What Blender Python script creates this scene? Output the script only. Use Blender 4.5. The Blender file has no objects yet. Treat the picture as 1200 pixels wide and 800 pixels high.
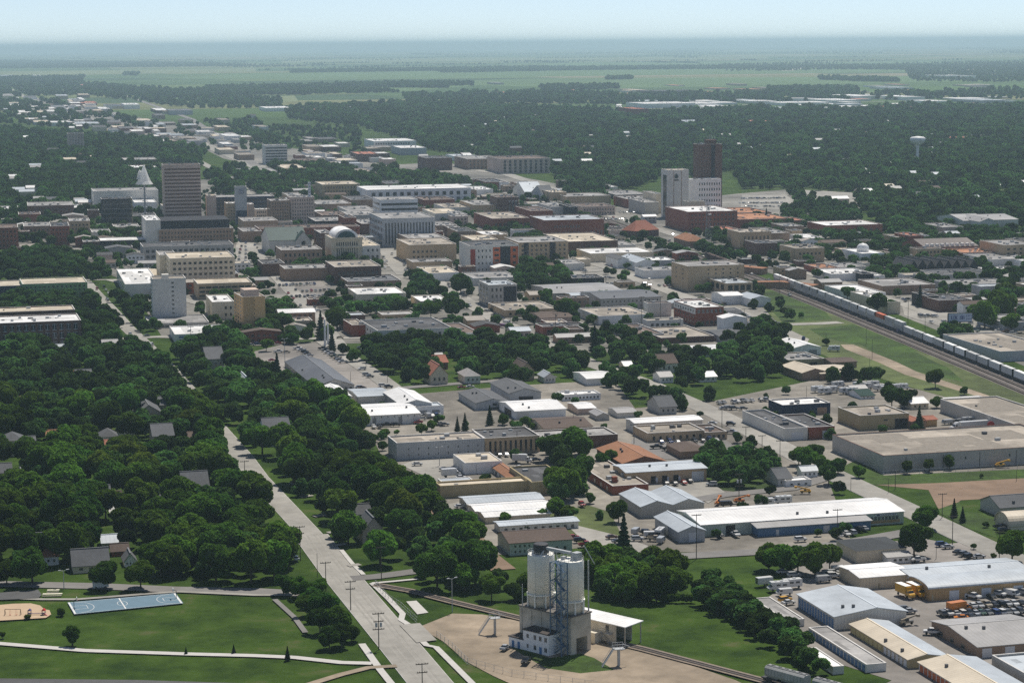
import bpy, math, random
import numpy as np
from mathutils import Vector, Matrix
random.seed(7); rng = np.random.default_rng(11)
sc = bpy.context.scene
col = sc.collection
PI = math.pi
# ---------------------------------------------------------------- camera, world, sun, exposure
CAM_H, FPX, PITCH, ROLL = 181.0, 2600.0, math.radians(7.66), math.radians(0.45)
F = Vector((0, math.cos(PITCH), -math.sin(PITCH)))
_R0 = Vector((1, 0, 0)); _U0 = Vector((0, math.sin(PITCH), math.cos(PITCH)))
R_ = _R0 * math.cos(ROLL) - _U0 * math.sin(ROLL)
U_ = _U0 * math.cos(ROLL) + _R0 * math.sin(ROLL)
CP = Vector((0, 0, CAM_H))
cam_d = bpy.data.cameras.new("camera"); cam = bpy.data.objects.new("camera", cam_d); col.objects.link(cam)
cam_d.sensor_width = 36.0; cam_d.lens = 36.0 * FPX / 1200.0
cam_d.clip_start = 1.0; cam_d.clip_end = 200000.0
m = Matrix((R_, U_, -F)).transposed().to_4x4(); m.translation = CP; cam.matrix_world = m
sc.camera = cam
SUN_AZ, SUN_EL = math.radians(22), math.radians(61)      # azimuth from +Y towards +X
w = bpy.data.worlds.new("World"); sc.world = w; w.use_nodes = True
nt = w.node_tree; nt.nodes.clear()
sky = nt.nodes.new("ShaderNodeTexSky"); sky.sky_type = 'NISHITA'; sky.sun_disc = False
sky.sun_elevation = SUN_EL; sky.sun_rotation = SUN_AZ; sky.altitude = 300; sky.air_density = 0.5
sky.dust_density = 0.0; sky.ozone_density = 2.5
bg = nt.nodes.new("ShaderNodeBackground"); bg.inputs[1].default_value = 0.092
out = nt.nodes.new("ShaderNodeOutputWorld")
hsv = nt.nodes.new("ShaderNodeHueSaturation"); hsv.inputs['Saturation'].default_value = 0.80
nt.links.new(sky.outputs[0], hsv.inputs['Color']); nt.links.new(hsv.outputs[0], bg.inputs[0]); nt.links.new(bg.outputs[0], out.inputs[0])
sd = bpy.data.lights.new("sun", 'SUN'); sd.energy = 3.75; sd.angle = math.radians(0.55); sd.color = (1.0, 0.94, 0.84)
sun = bpy.data.objects.new("sun", sd); col.objects.link(sun)
_sv = Vector((math.sin(SUN_AZ) * math.cos(SUN_EL), math.cos(SUN_AZ) * math.cos(SUN_EL), math.sin(SUN_EL)))
sun.rotation_euler = _sv.to_track_quat('Z', 'Y').to_euler()
vs = sc.view_settings; vs.view_transform = 'Standard'; vs.look = 'None'; vs.gamma = 1.0; vs.exposure = 0.28
vs.use_curve_mapping = False
cy = sc.cycles
cy.max_bounces = 5; cy.diffuse_bounces = 3; cy.glossy_bounces = 2; cy.transmission_bounces = 2
cy.volume_bounces = 2; cy.transparent_max_bounces = 4; cy.use_denoising = False
cy.caustics_reflective = False; cy.caustics_refractive = False; cy.sample_clamp_indirect = 4.0

# ---------------------------------------------------------------- pixel -> ground helpers (photo pixels 1200x800)
def G(x, y, z=0.0):
    d = F * FPX + R_ * (x - 600.0) + U_ * (400.0 - y)
    t = (CAM_H - z) / -d.z
    return Vector((d.x * t, d.y * t, z))
def PJ(p):
    q = p - CP; dz = q.dot(F)
    return 600.0 + FPX * q.dot(R_) / dz, 400.0 - FPX * q.dot(U_) / dz, dz
def solve(A, D, axis, target):
    """length L along D from A so that image coordinate reaches target"""
    q = A - CP
    if axis == 'x': k, V = (target - 600.0) / FPX, R_
    else: k, V = (400.0 - target) / FPX, U_
    den = D.dot(V) - k * D.dot(F)
    return (k * q.dot(F) - q.dot(V)) / den
AZ = math.radians(-15.1)
def axes(az):
    return Vector((math.sin(az), math.cos(az), 0)), Vector((math.cos(az), -math.sin(az), 0))
Zu = Vector((0, 0, 1))

# ---------------------------------------------------------------- materials
MATS = {}
def lin(c):
    return tuple((v / 12.92 if v <= 0.04045 else ((v + 0.055) / 1.055) ** 2.4) for v in c)
def mat(name, c, rough=0.85, var=0.12, scale=0.25, seam=None, spec=0.3, big=0.0, metal=0.0, rnd=0.0):
    """diffuse surface with two sizes of blotches, optional standing seams / boards (object space)"""
    if name in MATS: return MATS[name]
    M = bpy.data.materials.new(name); M.use_nodes = True
    t = M.node_tree; n = t.nodes; l = t.links; n.clear()
    o = n.new("ShaderNodeOutputMaterial"); b = n.new("ShaderNodeBsdfPrincipled"); l.new(b.outputs[0], o.inputs[0])
    b.inputs['Roughness'].default_value = rough; b.inputs['Specular IOR Level'].default_value = spec
    b.inputs['Metallic'].default_value = metal
    g = n.new("ShaderNodeNewGeometry")
    nz = n.new("ShaderNodeTexNoise"); nz.inputs['Scale'].default_value = scale; nz.inputs['Detail'].default_value = 5; nz.inputs['Roughness'].default_value = .65
    l.new(g.outputs['Position'], nz.inputs['Vector'])
    mx = n.new("ShaderNodeMix"); mx.data_type = 'RGBA'
    mp = n.new("ShaderNodeMapRange"); mp.inputs[1].default_value = .3; mp.inputs[2].default_value = .7
    l.new(nz.outputs['Fac'], mp.inputs[0]); l.new(mp.outputs[0], mx.inputs[0])
    lo = tuple(v * (1 - var) for v in c) + (1,); hi = tuple(min(.92, v * (1 + var)) for v in c) + (1,)
    mx.inputs[6].default_value = lo; mx.inputs[7].default_value = hi
    cur = mx.outputs[2]
    def mul(cur, fac):
        v = n.new("ShaderNodeMix"); v.data_type = 'RGBA'; v.blend_type = 'MULTIPLY'; v.inputs[0].default_value = 1.0
        l.new(cur, v.inputs[6]); l.new(fac, v.inputs[7]); return v.outputs[2]
    if big:
        n2 = n.new("ShaderNodeTexNoise"); n2.inputs['Scale'].default_value = scale * .13; n2.inputs['Detail'].default_value = 4
        l.new(g.outputs['Position'], n2.inputs['Vector'])
        m2 = n.new("ShaderNodeMapRange"); m2.inputs[1].default_value = .35; m2.inputs[2].default_value = .65; m2.inputs[3].default_value = 1 - big; m2.inputs[4].default_value = 1 + big
        l.new(n2.outputs['Fac'], m2.inputs[0]); cur = mul(cur, m2.outputs[0])
    if rnd:
        oi = n.new("ShaderNodeObjectInfo"); m4 = n.new("ShaderNodeMapRange"); m4.inputs[3].default_value = 1 - rnd; m4.inputs[4].default_value = 1 + rnd
        l.new(oi.outputs['Random'], m4.inputs[0]); cur = mul(cur, m4.outputs[0])
    if seam:
        ax, step, dark, wd = seam
        tc = n.new("ShaderNodeTexCoord"); sp = n.new("ShaderNodeSeparateXYZ"); l.new(tc.outputs['Object'], sp.inputs[0])
        md = n.new("ShaderNodeMath"); md.operation = 'PINGPONG'; md.inputs[1].default_value = step / 2
        l.new(sp.outputs[ax], md.inputs[0])
        m3 = n.new("ShaderNodeMapRange"); m3.inputs[1].default_value = 0; m3.inputs[2].default_value = wd; m3.inputs[3].default_value = 1 - dark; m3.inputs[4].default_value = 1
        l.new(md.outputs[0], m3.inputs[0]); cur = mul(cur, m3.outputs[0])
    l.new(cur, b.inputs['Base Color'])
    MATS[name] = M; return M
def shiny(name, c, rough=.25, spec=.5, metal=0.0):
    if name in MATS: return MATS[name]
    M = bpy.data.materials.new(name); M.use_nodes = True
    b = M.node_tree.nodes['Principled BSDF']; b.inputs['Base Color'].default_value = (*c, 1)
    b.inputs['Roughness'].default_value = rough; b.inputs['Specular IOR Level'].default_value = spec; b.inputs['Metallic'].default_value = metal
    MATS[name] = M; return M
WALLC = dict(W=(.88, .86, .81), G=(.47, .445, .40), L=(.70, .675, .61), T=(.54, .40, .25), C=(.70, .60, .44), B=(.28, .095, .06), D=(.15, .085, .065),
             K=(.035, .036, .042), N=(.03, .045, .085), U=(.12, .22, .36), Y=(.42, .345, .20), E=(.23, .36, .16), O=(.50, .33, .16), A=(.66, .42, .20), S=(.46, .47, .47),
             P=(.58, .45, .37), Q=(.34, .235, .165), V=(.56, .62, .52))
WNAME = dict(W='white', G='grey', L='pale grey', T='tan', C='cream', B='red brick', D='dark brick', K='black', N='navy', U='blue', Y='mustard',
             E='green', O='orange', A='light brown', S='blue grey', P='pinkish beige', Q='brown brick', V='pale green')
ROOFC = dict(w=(.80, .79, .77), g=(.33, .32, .31), t=(.345, .305, .255), d=(.075, .075, .078), b=(.115, .085, .07), n=(.30, .145, .08), l=(.46, .50, .535),
             s=(.115, .118, .125), k=(.05, .055, .06), e=(.022, .055, .045), c=(.60, .52, .40), r=(.33, .13, .085))
RNAME = dict(w='white', g='grey', t='tan gravel', d='dark grey', b='dark brown', n='rust brown', l='silver metal', s='slate', k='black', e='green', c='cream', r='terracotta')
def wallm(k, seam=False):
    if seam: return mat('siding_' + WNAME[k].replace(' ', '_'), WALLC[k], .7, .07, .3, seam=(0, 1.1, .14, .25), big=.05)
    return mat('wall_' + WNAME[k].replace(' ', '_'), WALLC[k], .9, .10, .35, big=.08)
def roofm(k, ax=None):
    if ax is None: return mat('flat_roof_' + RNAME[k].replace(' ', '_'), ROOFC[k], .92, .22, .25, big=.28)
    return mat('sheet_roof_%s_%d' % (RNAME[k].replace(' ', '_'), ax), ROOFC[k], .5, .12, .2, seam=(ax, 1.5, .14, .3), big=.16)
def glassm(): return shiny('window_glass', (.028, .035, .045), .12, .6)
def lightm(): return shiny('window_light_frame', (.55, .56, .56), .5)
TRIM = lambda: mat('coping', (.62, .60, .57), .7, .1, .5)

# ---------------------------------------------------------------- mesh builder
class MB:
    def __init__(s): s.v = []; s.f = []; s.mi = []; s.m = 0
    def face(s, pts):
        b = len(s.v); s.v += [tuple(p) for p in pts]; s.f.append(tuple(range(b, b + len(pts)))); s.mi.append(s.m)
    def box(s, x0, y0, z0, x1, y1, z1):
        b = len(s.v)
        s.v += [(x0, y0, z0), (x1, y0, z0), (x1, y1, z0), (x0, y1, z0), (x0, y0, z1), (x1, y0, z1), (x1, y1, z1), (x0, y1, z1)]
        for q in ((0, 3, 2, 1), (4, 5, 6, 7), (0, 1, 5, 4), (1, 2, 6, 5), (2, 3, 7, 6), (3, 0, 4, 7)):
            s.f.append(tuple(b + i for i in q)); s.mi.append(s.m)
        return s
    def prism(s, pts, z0, z1):
        n = len(pts); b = len(s.v)
        s.v += [(p[0], p[1], z0) for p in pts] + [(p[0], p[1], z1) for p in pts]
        s.f.append(tuple(b + n + i for i in range(n))); s.mi.append(s.m)
        s.f.append(tuple(b + n - 1 - i for i in range(n))); s.mi.append(s.m)
        for i in range(n):
            j = (i + 1) % n; s.f.append((b + i, b + j, b + n + j, b + n + i)); s.mi.append(s.m)
        return s
    def extrude(s, prof, axis, a0, a1):
        """profile of (p,q) pairs extruded along axis ('x': p=y,q=z ; 'y': p=x,q=z)"""
        n = len(prof); b = len(s.v)
        for a in (a0, a1):
            for p, q in prof: s.v.append((a, p, q) if axis == 'x' else (p, a, q))
        s.f.append(tuple(b + i for i in range(n))); s.mi.append(s.m)
        s.f.append(tuple(b + 2 * n - 1 - i for i in range(n))); s.mi.append(s.m)
        for i in range(n):
            j = (i + 1) % n; s.f.append((b + i, b + n + i, b + n + j, b + j)); s.mi.append(s.m)
        return s
    def tube(s, p0, p1, r0, r1=None, n=8, cap=True):
        r1 = r0 if r1 is None else r1
        p0 = Vector(p0); p1 = Vector(p1); d = (p1 - p0).normalized()
        a = d.orthogonal().normalized(); c = d.cross(a); b = len(s.v)
        for p, r in ((p0, r0), (p1, r1)):
            for i in range(n):
                t = 2 * PI * i / n; s.v.append(tuple(p + (a * math.cos(t) + c * math.sin(t)) * r))
        for i in range(n):
            j = (i + 1) % n; s.f.append((b + i, b + j, b + n + j, b + n + i)); s.mi.append(s.m)
        if cap:
            s.f.append(tuple(b + n - 1 - i for i in range(n))); s.mi.append(s.m)
            s.f.append(tuple(b + n + i for i in range(n))); s.mi.append(s.m)
        return s
    def lathe(s, prof, n=20, cx=0, cy=0):
        b = len(s.v)
        for r, z in prof:
            for i in range(n):
                t = 2 * PI * i / n; s.v.append((cx + r * math.cos(t), cy + r * math.sin(t), z))
        for k in range(len(prof) - 1):
            for i in range(n):
                j = (i + 1) % n; s.f.append((b + k * n + i, b + k * n + j, b + (k + 1) * n + j, b + (k + 1) * n + i)); s.mi.append(s.m)
        s.f.append(tuple(b + n - 1 - i for i in range(n))); s.mi.append(s.m)
        s.f.append(tuple(b + (len(prof) - 1) * n + i for i in range(n))); s.mi.append(s.m)
        return s
    def mesh(s, name, mats, smooth=False):
        me = bpy.data.meshes.new(name); me.from_pydata(s.v, [], s.f); me.update()
        for q in (mats if isinstance(mats, (list, tuple)) else [mats]): me.materials.append(q)
        if any(s.mi): me.polygons.foreach_set('material_index', s.mi)
        if smooth: me.polygons.foreach_set('use_smooth', [True] * len(s.f))
        return me
    def obj(s, name, mats, parent=None, smooth=False):
        o = bpy.data.objects.new(name, s.mesh(name, mats, smooth)); col.objects.link(o)
        if parent: o.parent = parent
        return o
def link(name, me, parent=None, loc=None, scale=None, rz=None):
    o = bpy.data.objects.new(name, me); col.objects.link(o)
    if parent: o.parent = parent
    if loc is not None: o.location = loc
    if scale is not None: o.scale = scale
    if rz is not None: o.rotation_euler.z = rz
    return o
THINGS = []     # (object, descriptor or None, full label or None)
LAND = []       # (px, py, phrase)
def thing(name, loc, rz=0.0, cat=None, desc=None, label=None, group=None, land=None, anchor=None):
    o = bpy.data.objects.new(name, None); col.objects.link(o); o.location = loc; o.rotation_euler = (0, 0, rz)
    o.empty_display_size = 1
    reg(o, cat, desc, label, group, land, anchor); return o
def reg(o, cat, desc=None, label=None, group=None, land=None, anchor=None):
    o['category'] = cat
    if group: o['group'] = group
    if label: o['label'] = label
    a = anchor or PJ(o.location)[:2]
    THINGS.append((o, desc, label, a))
    if land: LAND.append((a[0], a[1], land))
def structure(o): o['kind'] = 'structure'; return o

# ---------------------------------------------------------------- ground, roads, lots
def groundmat():
    M = bpy.data.materials.new('countryside_ground'); M.use_nodes = True
    t = M.node_tree; n = t.nodes; l = t.links; b = n['Principled BSDF']
    b.inputs['Roughness'].default_value = .95; b.inputs['Specular IOR Level'].default_value = .1
    g = n.new("ShaderNodeNewGeometry")
    mp = n.new("ShaderNodeMapping"); mp.inputs['Rotation'].default_value = (0, 0, AZ); l.new(g.outputs['Position'], mp.inputs[0])
    def cells(sx, sy):
        m2 = n.new("ShaderNodeMapping"); m2.inputs['Scale'].default_value = (1 / sx, 1 / sy, 0); l.new(mp.outputs[0], m2.inputs[0])
        fl = n.new("ShaderNodeVectorMath"); fl.operation = 'FLOOR'; l.new(m2.outputs[0], fl.inputs[0])
        wn = n.new("ShaderNodeTexWhiteNoise"); wn.noise_dimensions = '2D'; l.new(fl.outputs[0], wn.inputs[0])
        return wn.outputs['Value'], m2
    v1, _ = cells(1610, 800)
    r1 = n.new("ShaderNodeValToRGB"); r1.color_ramp.interpolation = 'CONSTANT'; l.new(v1, r1.inputs[0])
    e = r1.color_ramp.elements; cs = [(.075, .13, .04), (.11, .16, .05), (.05, .09, .035), (.17, .18, .08), (.085, .15, .04), (.24, .21, .13), (.06, .11, .035), (.13, .16, .06)]
    e[0].position = 0; e[0].color = (*cs[0], 1); e[1].position = .14; e[1].color = (*cs[1], 1)
    for i, c in enumerate(cs[2:]):
        q = e.new(.14 + .13 * (i + 1)); q.color = (*c, 1)
    nz = n.new("ShaderNodeTexNoise"); nz.inputs['Scale'].default_value = .004; nz.inputs['Detail'].default_value = 8; l.new(g.outputs['Position'], nz.inputs[0])
    m3 = n.new("ShaderNodeMapRange"); m3.inputs[1].default_value = .3; m3.inputs[2].default_value = .7; m3.inputs[3].default_value = .78; m3.inputs[4].default_value = 1.2; l.new(nz.outputs['Fac'], m3.inputs[0])
    # near the town: mown grass, yards, bare patches
    n4 = n.new("ShaderNodeTexNoise"); n4.inputs['Scale'].default_value = .05; n4.inputs['Detail'].default_value = 7; n4.inputs['Roughness'].default_value = .7; l.new(g.outputs['Position'], n4.inputs[0])
    r2 = n.new("ShaderNodeValToRGB"); l.new(n4.outputs['Fac'], r2.inputs[0]); e = r2.color_ramp.elements
    e[0].position = .36; e[0].color = (.018, .040, .005, 1); e[1].position = .47; e[1].color = (.033, .064, .007, 1)
    q = e.new(.57); q.color = (.046, .086, .010, 1); q = e.new(.70); q.color = (.095, .10, .04, 1)
    ln = n.new("ShaderNodeVectorMath"); ln.operation = 'LENGTH'; l.new(g.outputs['Position'], ln.inputs[0])
    m5 = n.new("ShaderNodeMapRange"); m5.inputs[1].default_value = 5000; m5.inputs[2].default_value = 7000; l.new(ln.outputs['Value'], m5.inputs[0])
    mx = n.new("ShaderNodeMix"); mx.data_type = 'RGBA'; l.new(m5.outputs[0], mx.inputs[0]); l.new(r2.outputs[0], mx.inputs[6]); l.new(r1.outputs[0], mx.inputs[7])
    mu = n.new("ShaderNodeMix"); mu.data_type = 'RGBA'; mu.blend_type = 'MULTIPLY'; mu.inputs[0].default_value = 1; l.new(mx.outputs[2], mu.inputs[6]); l.new(m3.outputs[0], mu.inputs[7])
    l.new(mu.outputs[2], b.inputs['Base Color'])
    return M
gb = MB(); gb.face([(-90000, -2000, 0), (90000, -2000, 0), (90000, 150000, 0), (-90000, 150000, 0)])
structure(gb.obj('ground', groundmat()))
def hills():
    b = MB(); q = random.Random(9); N = 220; prev = None; ph = [q.uniform(0, 6.28) for _ in range(6)]
    for i in range(N + 1):
        x = -26000 + 52000 * i / N
        h = 184 + 9 * math.sin(x / 5200 + ph[0]) + 10 * math.sin(x / 2100 + ph[1]) + 6 * math.sin(x / 900 + ph[2]) + q.uniform(-2.5, 2.5)
        row_ = [(x * 1.7, 58000, -1), (x * 1.7, 62000, h * .7), (x * 1.7, 64000, h), (x * 1.7, 68000, h * .6), (x * 1.7, 72000, -1)]
        if prev:
            for a in range(4): b.face([prev[a], row_[a], row_[a + 1], prev[a + 1]])
        prev = row_
    return b
GM = dict(
    lawn=mat('lawn_grass', (.036, .070, .006), .95, .38, .35, big=.42),
    darklawn=mat('shaggy_grass', (.024, .045, .007), .95, .30, .2, big=.3),
    weeds=mat('dry_weeds', (.085, .11, .032), .95, .35, .1, big=.3),
    concrete=mat('pale_concrete', (.305, .29, .26), .9, .16, .15, big=.18),
    walk=mat('white_concrete', (.52, .50, .47), .9, .08, .3),
    asphalt=mat('worn_asphalt', (.20, .19, .18), .9, .14, .12, big=.16),
    lot=mat('parking_concrete', (.235, .215, .195), .9, .2, .12, big=.28),
    dark=mat('dark_asphalt', (.10, .10, .10), .9, .15, .2, big=.15),
    town=mat('town_paving', (.185, .175, .155), .9, .35, .06, big=.35),
    dirt=mat('dirt_yard', (.28, .225, .165), .95, .25, .12, big=.35),
    gravel=mat('gravel_yard', (.225, .205, .175), .95, .28, .12, big=.35),
    brown=mat('brown_soil', (.21, .145, .10), .95, .2, .1, big=.2),
    ballast=mat('rail_ballast', (.145, .125, .115), .95, .2, .6, big=.15),
    sand=mat('play_sand', (.50, .37, .25), .95, .08, .5),
    court=mat('court_blue', (.125, .205, .265), .7, .06, .3),
    runway=mat('pale_strip', (.5, .46, .38), .9, .1, .05),
    field=mat('crop_green', (.085, .15, .04), .95, .10, .004, big=.1),
    field2=mat('crop_pale', (.16, .19, .08), .95, .12, .004, big=.1))
_z = [0.02]
ROADS = []; PAVED = []
def pad(name, m, pts, curb=0.0):
    _z[0] += .005; z = _z[0]
    b = MB(); b.face([tuple(G(x, y).xy) + (z,) for x, y in pts])
    me = b.mesh(name, GM[m])
    if me.polygons[0].normal.z < 0: me.flip_normals()
    o = link(name, me); structure(o)
    if m not in ('lawn', 'darklawn', 'weeds', 'field', 'field2', 'town', 'gravel', 'brown'): PAVED.append(np.array([tuple(G(x, y).xy) for x, y in pts]))
    return o
def ribbon(name, m, pts, width, world=False, z=None, avoid=True, zoff=0.0):
    if z is None: _z[0] += .005; z = _z[0]
    P = [Vector(p) if world else G(*p) for p in pts]
    P = [Vector((p.x, p.y, 0)) for p in P]
    L = []; Rr = []
    for i, p in enumerate(P):
        d = (P[min(i + 1, len(P) - 1)] - P[max(i - 1, 0)]).normalized(); nn = Vector((-d.y, d.x, 0))
        L.append(p + nn * width / 2); Rr.append(p - nn * width / 2)
    b = MB()
    for i in range(len(P) - 1):
        b.face([(*Rr[i].xy, z), (*Rr[i + 1].xy, z), (*L[i + 1].xy, z), (*L[i].xy, z)])
    me = b.mesh(name, GM[m] if isinstance(m, str) else m)
    if me.polygons[0].normal.z < 0: me.flip_normals()
    o = link(name, me); structure(o)
    if avoid: ROADS.append(([p.xy for p in P], width))
    return P
def curb(P, width, name='kerb'):
    """raised kerb strips along a road"""
    b = MB()
    for s in (-1, 1):
        prev = None
        for i, p in enumerate(P):
            d = (P[min(i + 1, len(P) - 1)] - P[max(i - 1, 0)]).normalized(); nn = Vector((-d.y, d.x, 0)) * s
            a, c = p + nn * (width / 2), p + nn * (width / 2 + .22)
            if prev:
                q0, q1 = prev
                for pa, pb in (((q0, a), (q1, c)),):
                    b.face([(*q0.xy, .22), (*a.xy, .22), (*c.xy, .22), (*q1.xy, .22)])
                    b.face([(*q0.xy, 0), (*a.xy, 0), (*a.xy, .22), (*q0.xy, .22)])
                    b.face([(*q1.xy, 0), (*c.xy, 0), (*c.xy, .22), (*q1.xy, .22)])
            prev = (a, c)
    structure(b.obj(name, GM['walk']))
# far countryside strips
for q, mm in (([(195, 103), (640, 92), (1120, 90), (1120, 96), (700, 104), (560, 100), (470, 108), (260, 112), (205, 118)], 'field'),
              ([(170, 92), (520, 79), (900, 76), (1100, 78), (1130, 84), (640, 90), (400, 94)], 'field'),
              ([(0, 84), (300, 80), (300, 84), (0, 90)], 'field2'), ([(330, 70), (900, 66), (900, 69), (330, 74)], 'field2'),
              ([(215, 118), (345, 112), (350, 119), (235, 126)], 'field2'), ([(640, 73), (1180, 72), (1180, 76), (640, 78)], 'field')):
    pad('crop_field', mm, q)
pad('airstrip', 'runway', [(912, 83), (928, 83), (955, 78), (948, 78)])
pad('town_paving', 'town', [(-40, 285), (110, 238), (200, 215), (330, 200), (520, 190), (650, 215), (720, 258), (780, 290), (860, 320), (905, 343), (960, 380), (930, 402), (760, 414), (620, 412), (430, 402), (300, 405), (190, 395), (150, 330), (60, 296)])
pad('town_paving', 'town', [(690, 246), (780, 236), (865, 227), (935, 221), (1005, 227), (1010, 262), (1240, 300), (1240, 445), (1000, 347), (880, 314), (780, 284), (730, 262)])
pad('strip_lots', 'town', [(30, 112), (110, 128), (230, 150), (330, 172), (430, 186), (475, 206), (400, 206), (330, 200), (262, 186), (225, 168), (120, 152), (40, 132)])
pad('industrial_yard', 'gravel', [(388, 470), (600, 452), (720, 445), (760, 500), (720, 560), (690, 600), (700, 640), (592, 650), (560, 648), (500, 588), (455, 550), (440, 520)])
pad('industrial_yard', 'gravel', [(724, 480), (835, 470), (980, 440), (1110, 462), (1240, 530), (1240, 548), (1035, 557), (965, 548), (1000, 640), (960, 645), (700, 648), (690, 600)])
pad('storage_yard', 'lot', [(925, 668), (1000, 640), (1080, 630), (1240, 665), (1300, 700), (1300, 850), (1110, 850), (1015, 812), (1045, 797), (965, 772), (880, 712), (915, 690)])
# grass over the yards
pad('lawn', 'lawn', [(1005, 538), (1036, 557), (1240, 548), (1240, 560), (1040, 569), (1012, 568), (985, 548)])
pad('dirt_lot', 'brown', [(1026, 568), (1096, 566), (1240, 558), (1240, 580), (1126, 586), (1116, 594), (1100, 597), (1088, 574)])
pad('lawn', 'lawn', [(1095, 598), (1124, 588), (1130, 600), (1240, 606), (1165, 612), (1168, 630), (1135, 619)])
pad('lawn', 'lawn', [(822, 556), (920, 552), (935, 565), (870, 577), (835, 573)])
pad('lawn', 'weeds', [(640, 602), (690, 592), (715, 600), (735, 640), (700, 646), (650, 622)])
pad('grass_verge', 'lawn', [(838, 478), (872, 494), (870, 501), (846, 490)])
pad('grass_verge', 'lawn', [(884, 502), (925, 520), (920, 526), (900, 518)])
pad('lawn', 'lawn', [(350, 350), (385, 347), (392, 354), (356, 360)])
pad('lawn', 'lawn', [(340, 382), (362, 380), (372, 400), (345, 402)])
pad('lawn', 'lawn', [(870, 204), (960, 214), (1010, 222), (990, 224), (905, 222), (868, 222)])
pad('lawn', 'weeds', [(1100, 198), (1160, 200), (1165, 214), (1110, 218)])
pad('lawn', 'weeds', [(1110, 224), (1200, 222), (1200, 228), (1120, 230)])
# railway corridor
pad('rail_bank', 'weeds', [(880, 335), (905, 340), (1000, 378), (1230, 478), (1230, 505), (1180, 492), (1110, 466), (1005, 436), (932, 400), (886, 352)])
pad('lawn', 'lawn', [(886, 344), (905, 340), (962, 360), (975, 374), (918, 379)])
pad('lawn', 'lawn', [(948, 386), (1000, 380), (1060, 404), (1110, 430), (1130, 448), (1060, 432), (1010, 405), (965, 396)])
pad('dirt_path', 'dirt', [(985, 404), (1000, 404), (1050, 424), (1075, 436), (1160, 464), (1150, 466), (1060, 439), (1030, 425), (990, 409)])
pad('dirt_path', 'weeds', [(1095, 418), (1230, 474), (1230, 480), (1095, 424), (1070, 411)])
BP = [(600, 215), (660, 238), (700, 255), (735, 268), (768, 280), (826, 306), (880, 325), (960, 356), (1080, 405), (1200, 455), (1300, 497), (1420, 547)]
ribbon('railway_bed', 'ballast', BP, 17)
# dirt and lots
pad('dirt_yard', 'dirt', [(490, 735), (530, 719), (565, 720), (605, 727), (700, 752), (756, 761), (862, 797), (905, 818), (640, 820), (578, 792), (546, 775), (520, 752)])
pad('lawn', 'lawn', [(598, 758), (620, 772), (640, 783), (680, 789), (720, 785), (696, 771), (680, 766), (644, 771), (602, 757)])
pad('parking_lot', 'lot', [(298, 412), (330, 404), (372, 403), (415, 425), (470, 462), (400, 466), (372, 428), (338, 426), (345, 442), (300, 442)])
pad('parking_lot', 'lot', [(324, 328), (372, 326), (392, 344), (398, 352), (350, 352), (326, 338)])
pad('parking_lot', 'concrete', [(870, 229), (920, 228), (935, 238), (925, 246), (868, 244)])
pad('parking_lot', 'concrete', [(930, 222), (1000, 226), (1005, 236), (960, 240)])
pad('parking_lot', 'concrete', [(1054, 348), (1100, 352), (1120, 380), (1200, 400), (1200, 408), (1120, 388), (1060, 370)])
pad('parking_lot', 'concrete', [(484, 540), (530, 530), (532, 552), (540, 562), (515, 566), (470, 545)])
pad('parking_lot', 'asphalt', [(744, 510), (760, 520), (850, 516), (872, 530), (820, 540), (780, 538), (735, 527)])
pad('loading_yard', 'concrete', [(756, 567), (828, 562), (850, 577), (830, 590), (820, 584), (758, 577)])
pad('concrete_pad', 'concrete', [(520, 592), (540, 588), (568, 612), (562, 616)])
pad('concrete_pad', 'walk', [(476, 705), (488, 704), (502, 718), (489, 720)])
pad('parking_lot', 'lot', [(1088, 640), (1125, 636), (1168, 656), (1120, 660), (1082, 658)])
pad('parking_lot', 'concrete', [(660, 612), (725, 628), (760, 640), (745, 650), (690, 640)])
pad('plaza', 'concrete', [(277, 280), (292, 282), (298, 292), (290, 318), (275, 318)])
# roads
R1 = ribbon('street', 'concrete', [(560, 868), (504, 800), (471, 760), (400, 675), (364, 627)], 12.5)
curb(R1, 12.5)
R1b = ribbon('street', 'concrete', [(364, 627), (302, 560), (284, 535), (249, 495), (218, 455), (187, 420), (150, 385), (132, 365), (112, 344), (100, 330)], 9.0)
curb(R1b, 9.0)
for o_ in (-3.4, -1.6, 1.6, 3.4): ribbon('tyre_tracks', mat('worn_track', (.30, .285, .255), .9, .12, .3), [p + Vector((.74, .67, 0)) * o_ for p in R1], .7, world=True, avoid=False)
R2 = ribbon('side_street', 'asphalt', [(-60, 683), (0, 684.5), (112, 687), (200, 691), (300, 693), (352, 696)], 8)
R2b = ribbon('side_street', 'asphalt', [(412, 678), (440, 676), (478, 671), (520, 665)], 7)
R4 = ribbon('street', 'concrete', [(440, 266), (455, 290), (478, 308), (503, 325), (550, 356), (590, 379), (625, 396), (690, 425), (760, 450), (842, 486), (880, 505), (925, 529), (966, 551), (1025, 579), (1085, 607), (1150, 638), (1200, 661), (1290, 703)], 13)
curb(R4[7:], 13)
ribbon('street', 'concrete', [(452, 284), (462, 305), (478, 322)], 18)
ribbon('street', 'concrete', [(640, 290), (720, 316), (796, 346), (850, 362), (886, 374), (935, 398), (925, 412)], 14)
ribbon('street', 'concrete', [(660, 320), (720, 316)], 14)
ribbon('side_street', 'concrete', [(900, 381), (960, 379.5), (985, 378)], 11)
ribbon('street', 'concrete', [(690, 246), (760, 266), (850, 294), (930, 314), (1000, 336), (1110, 374), (1200, 405), (1290, 436)], 12)
ribbon('side_street', 'asphalt', [(690, 661), (740, 657), (800, 652), (890, 647), (985, 638), (1075, 622)], 9)
ribbon('alley', 'brown', [(500, 586), (545, 622), (570, 652), (590, 668)], 9)
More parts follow.
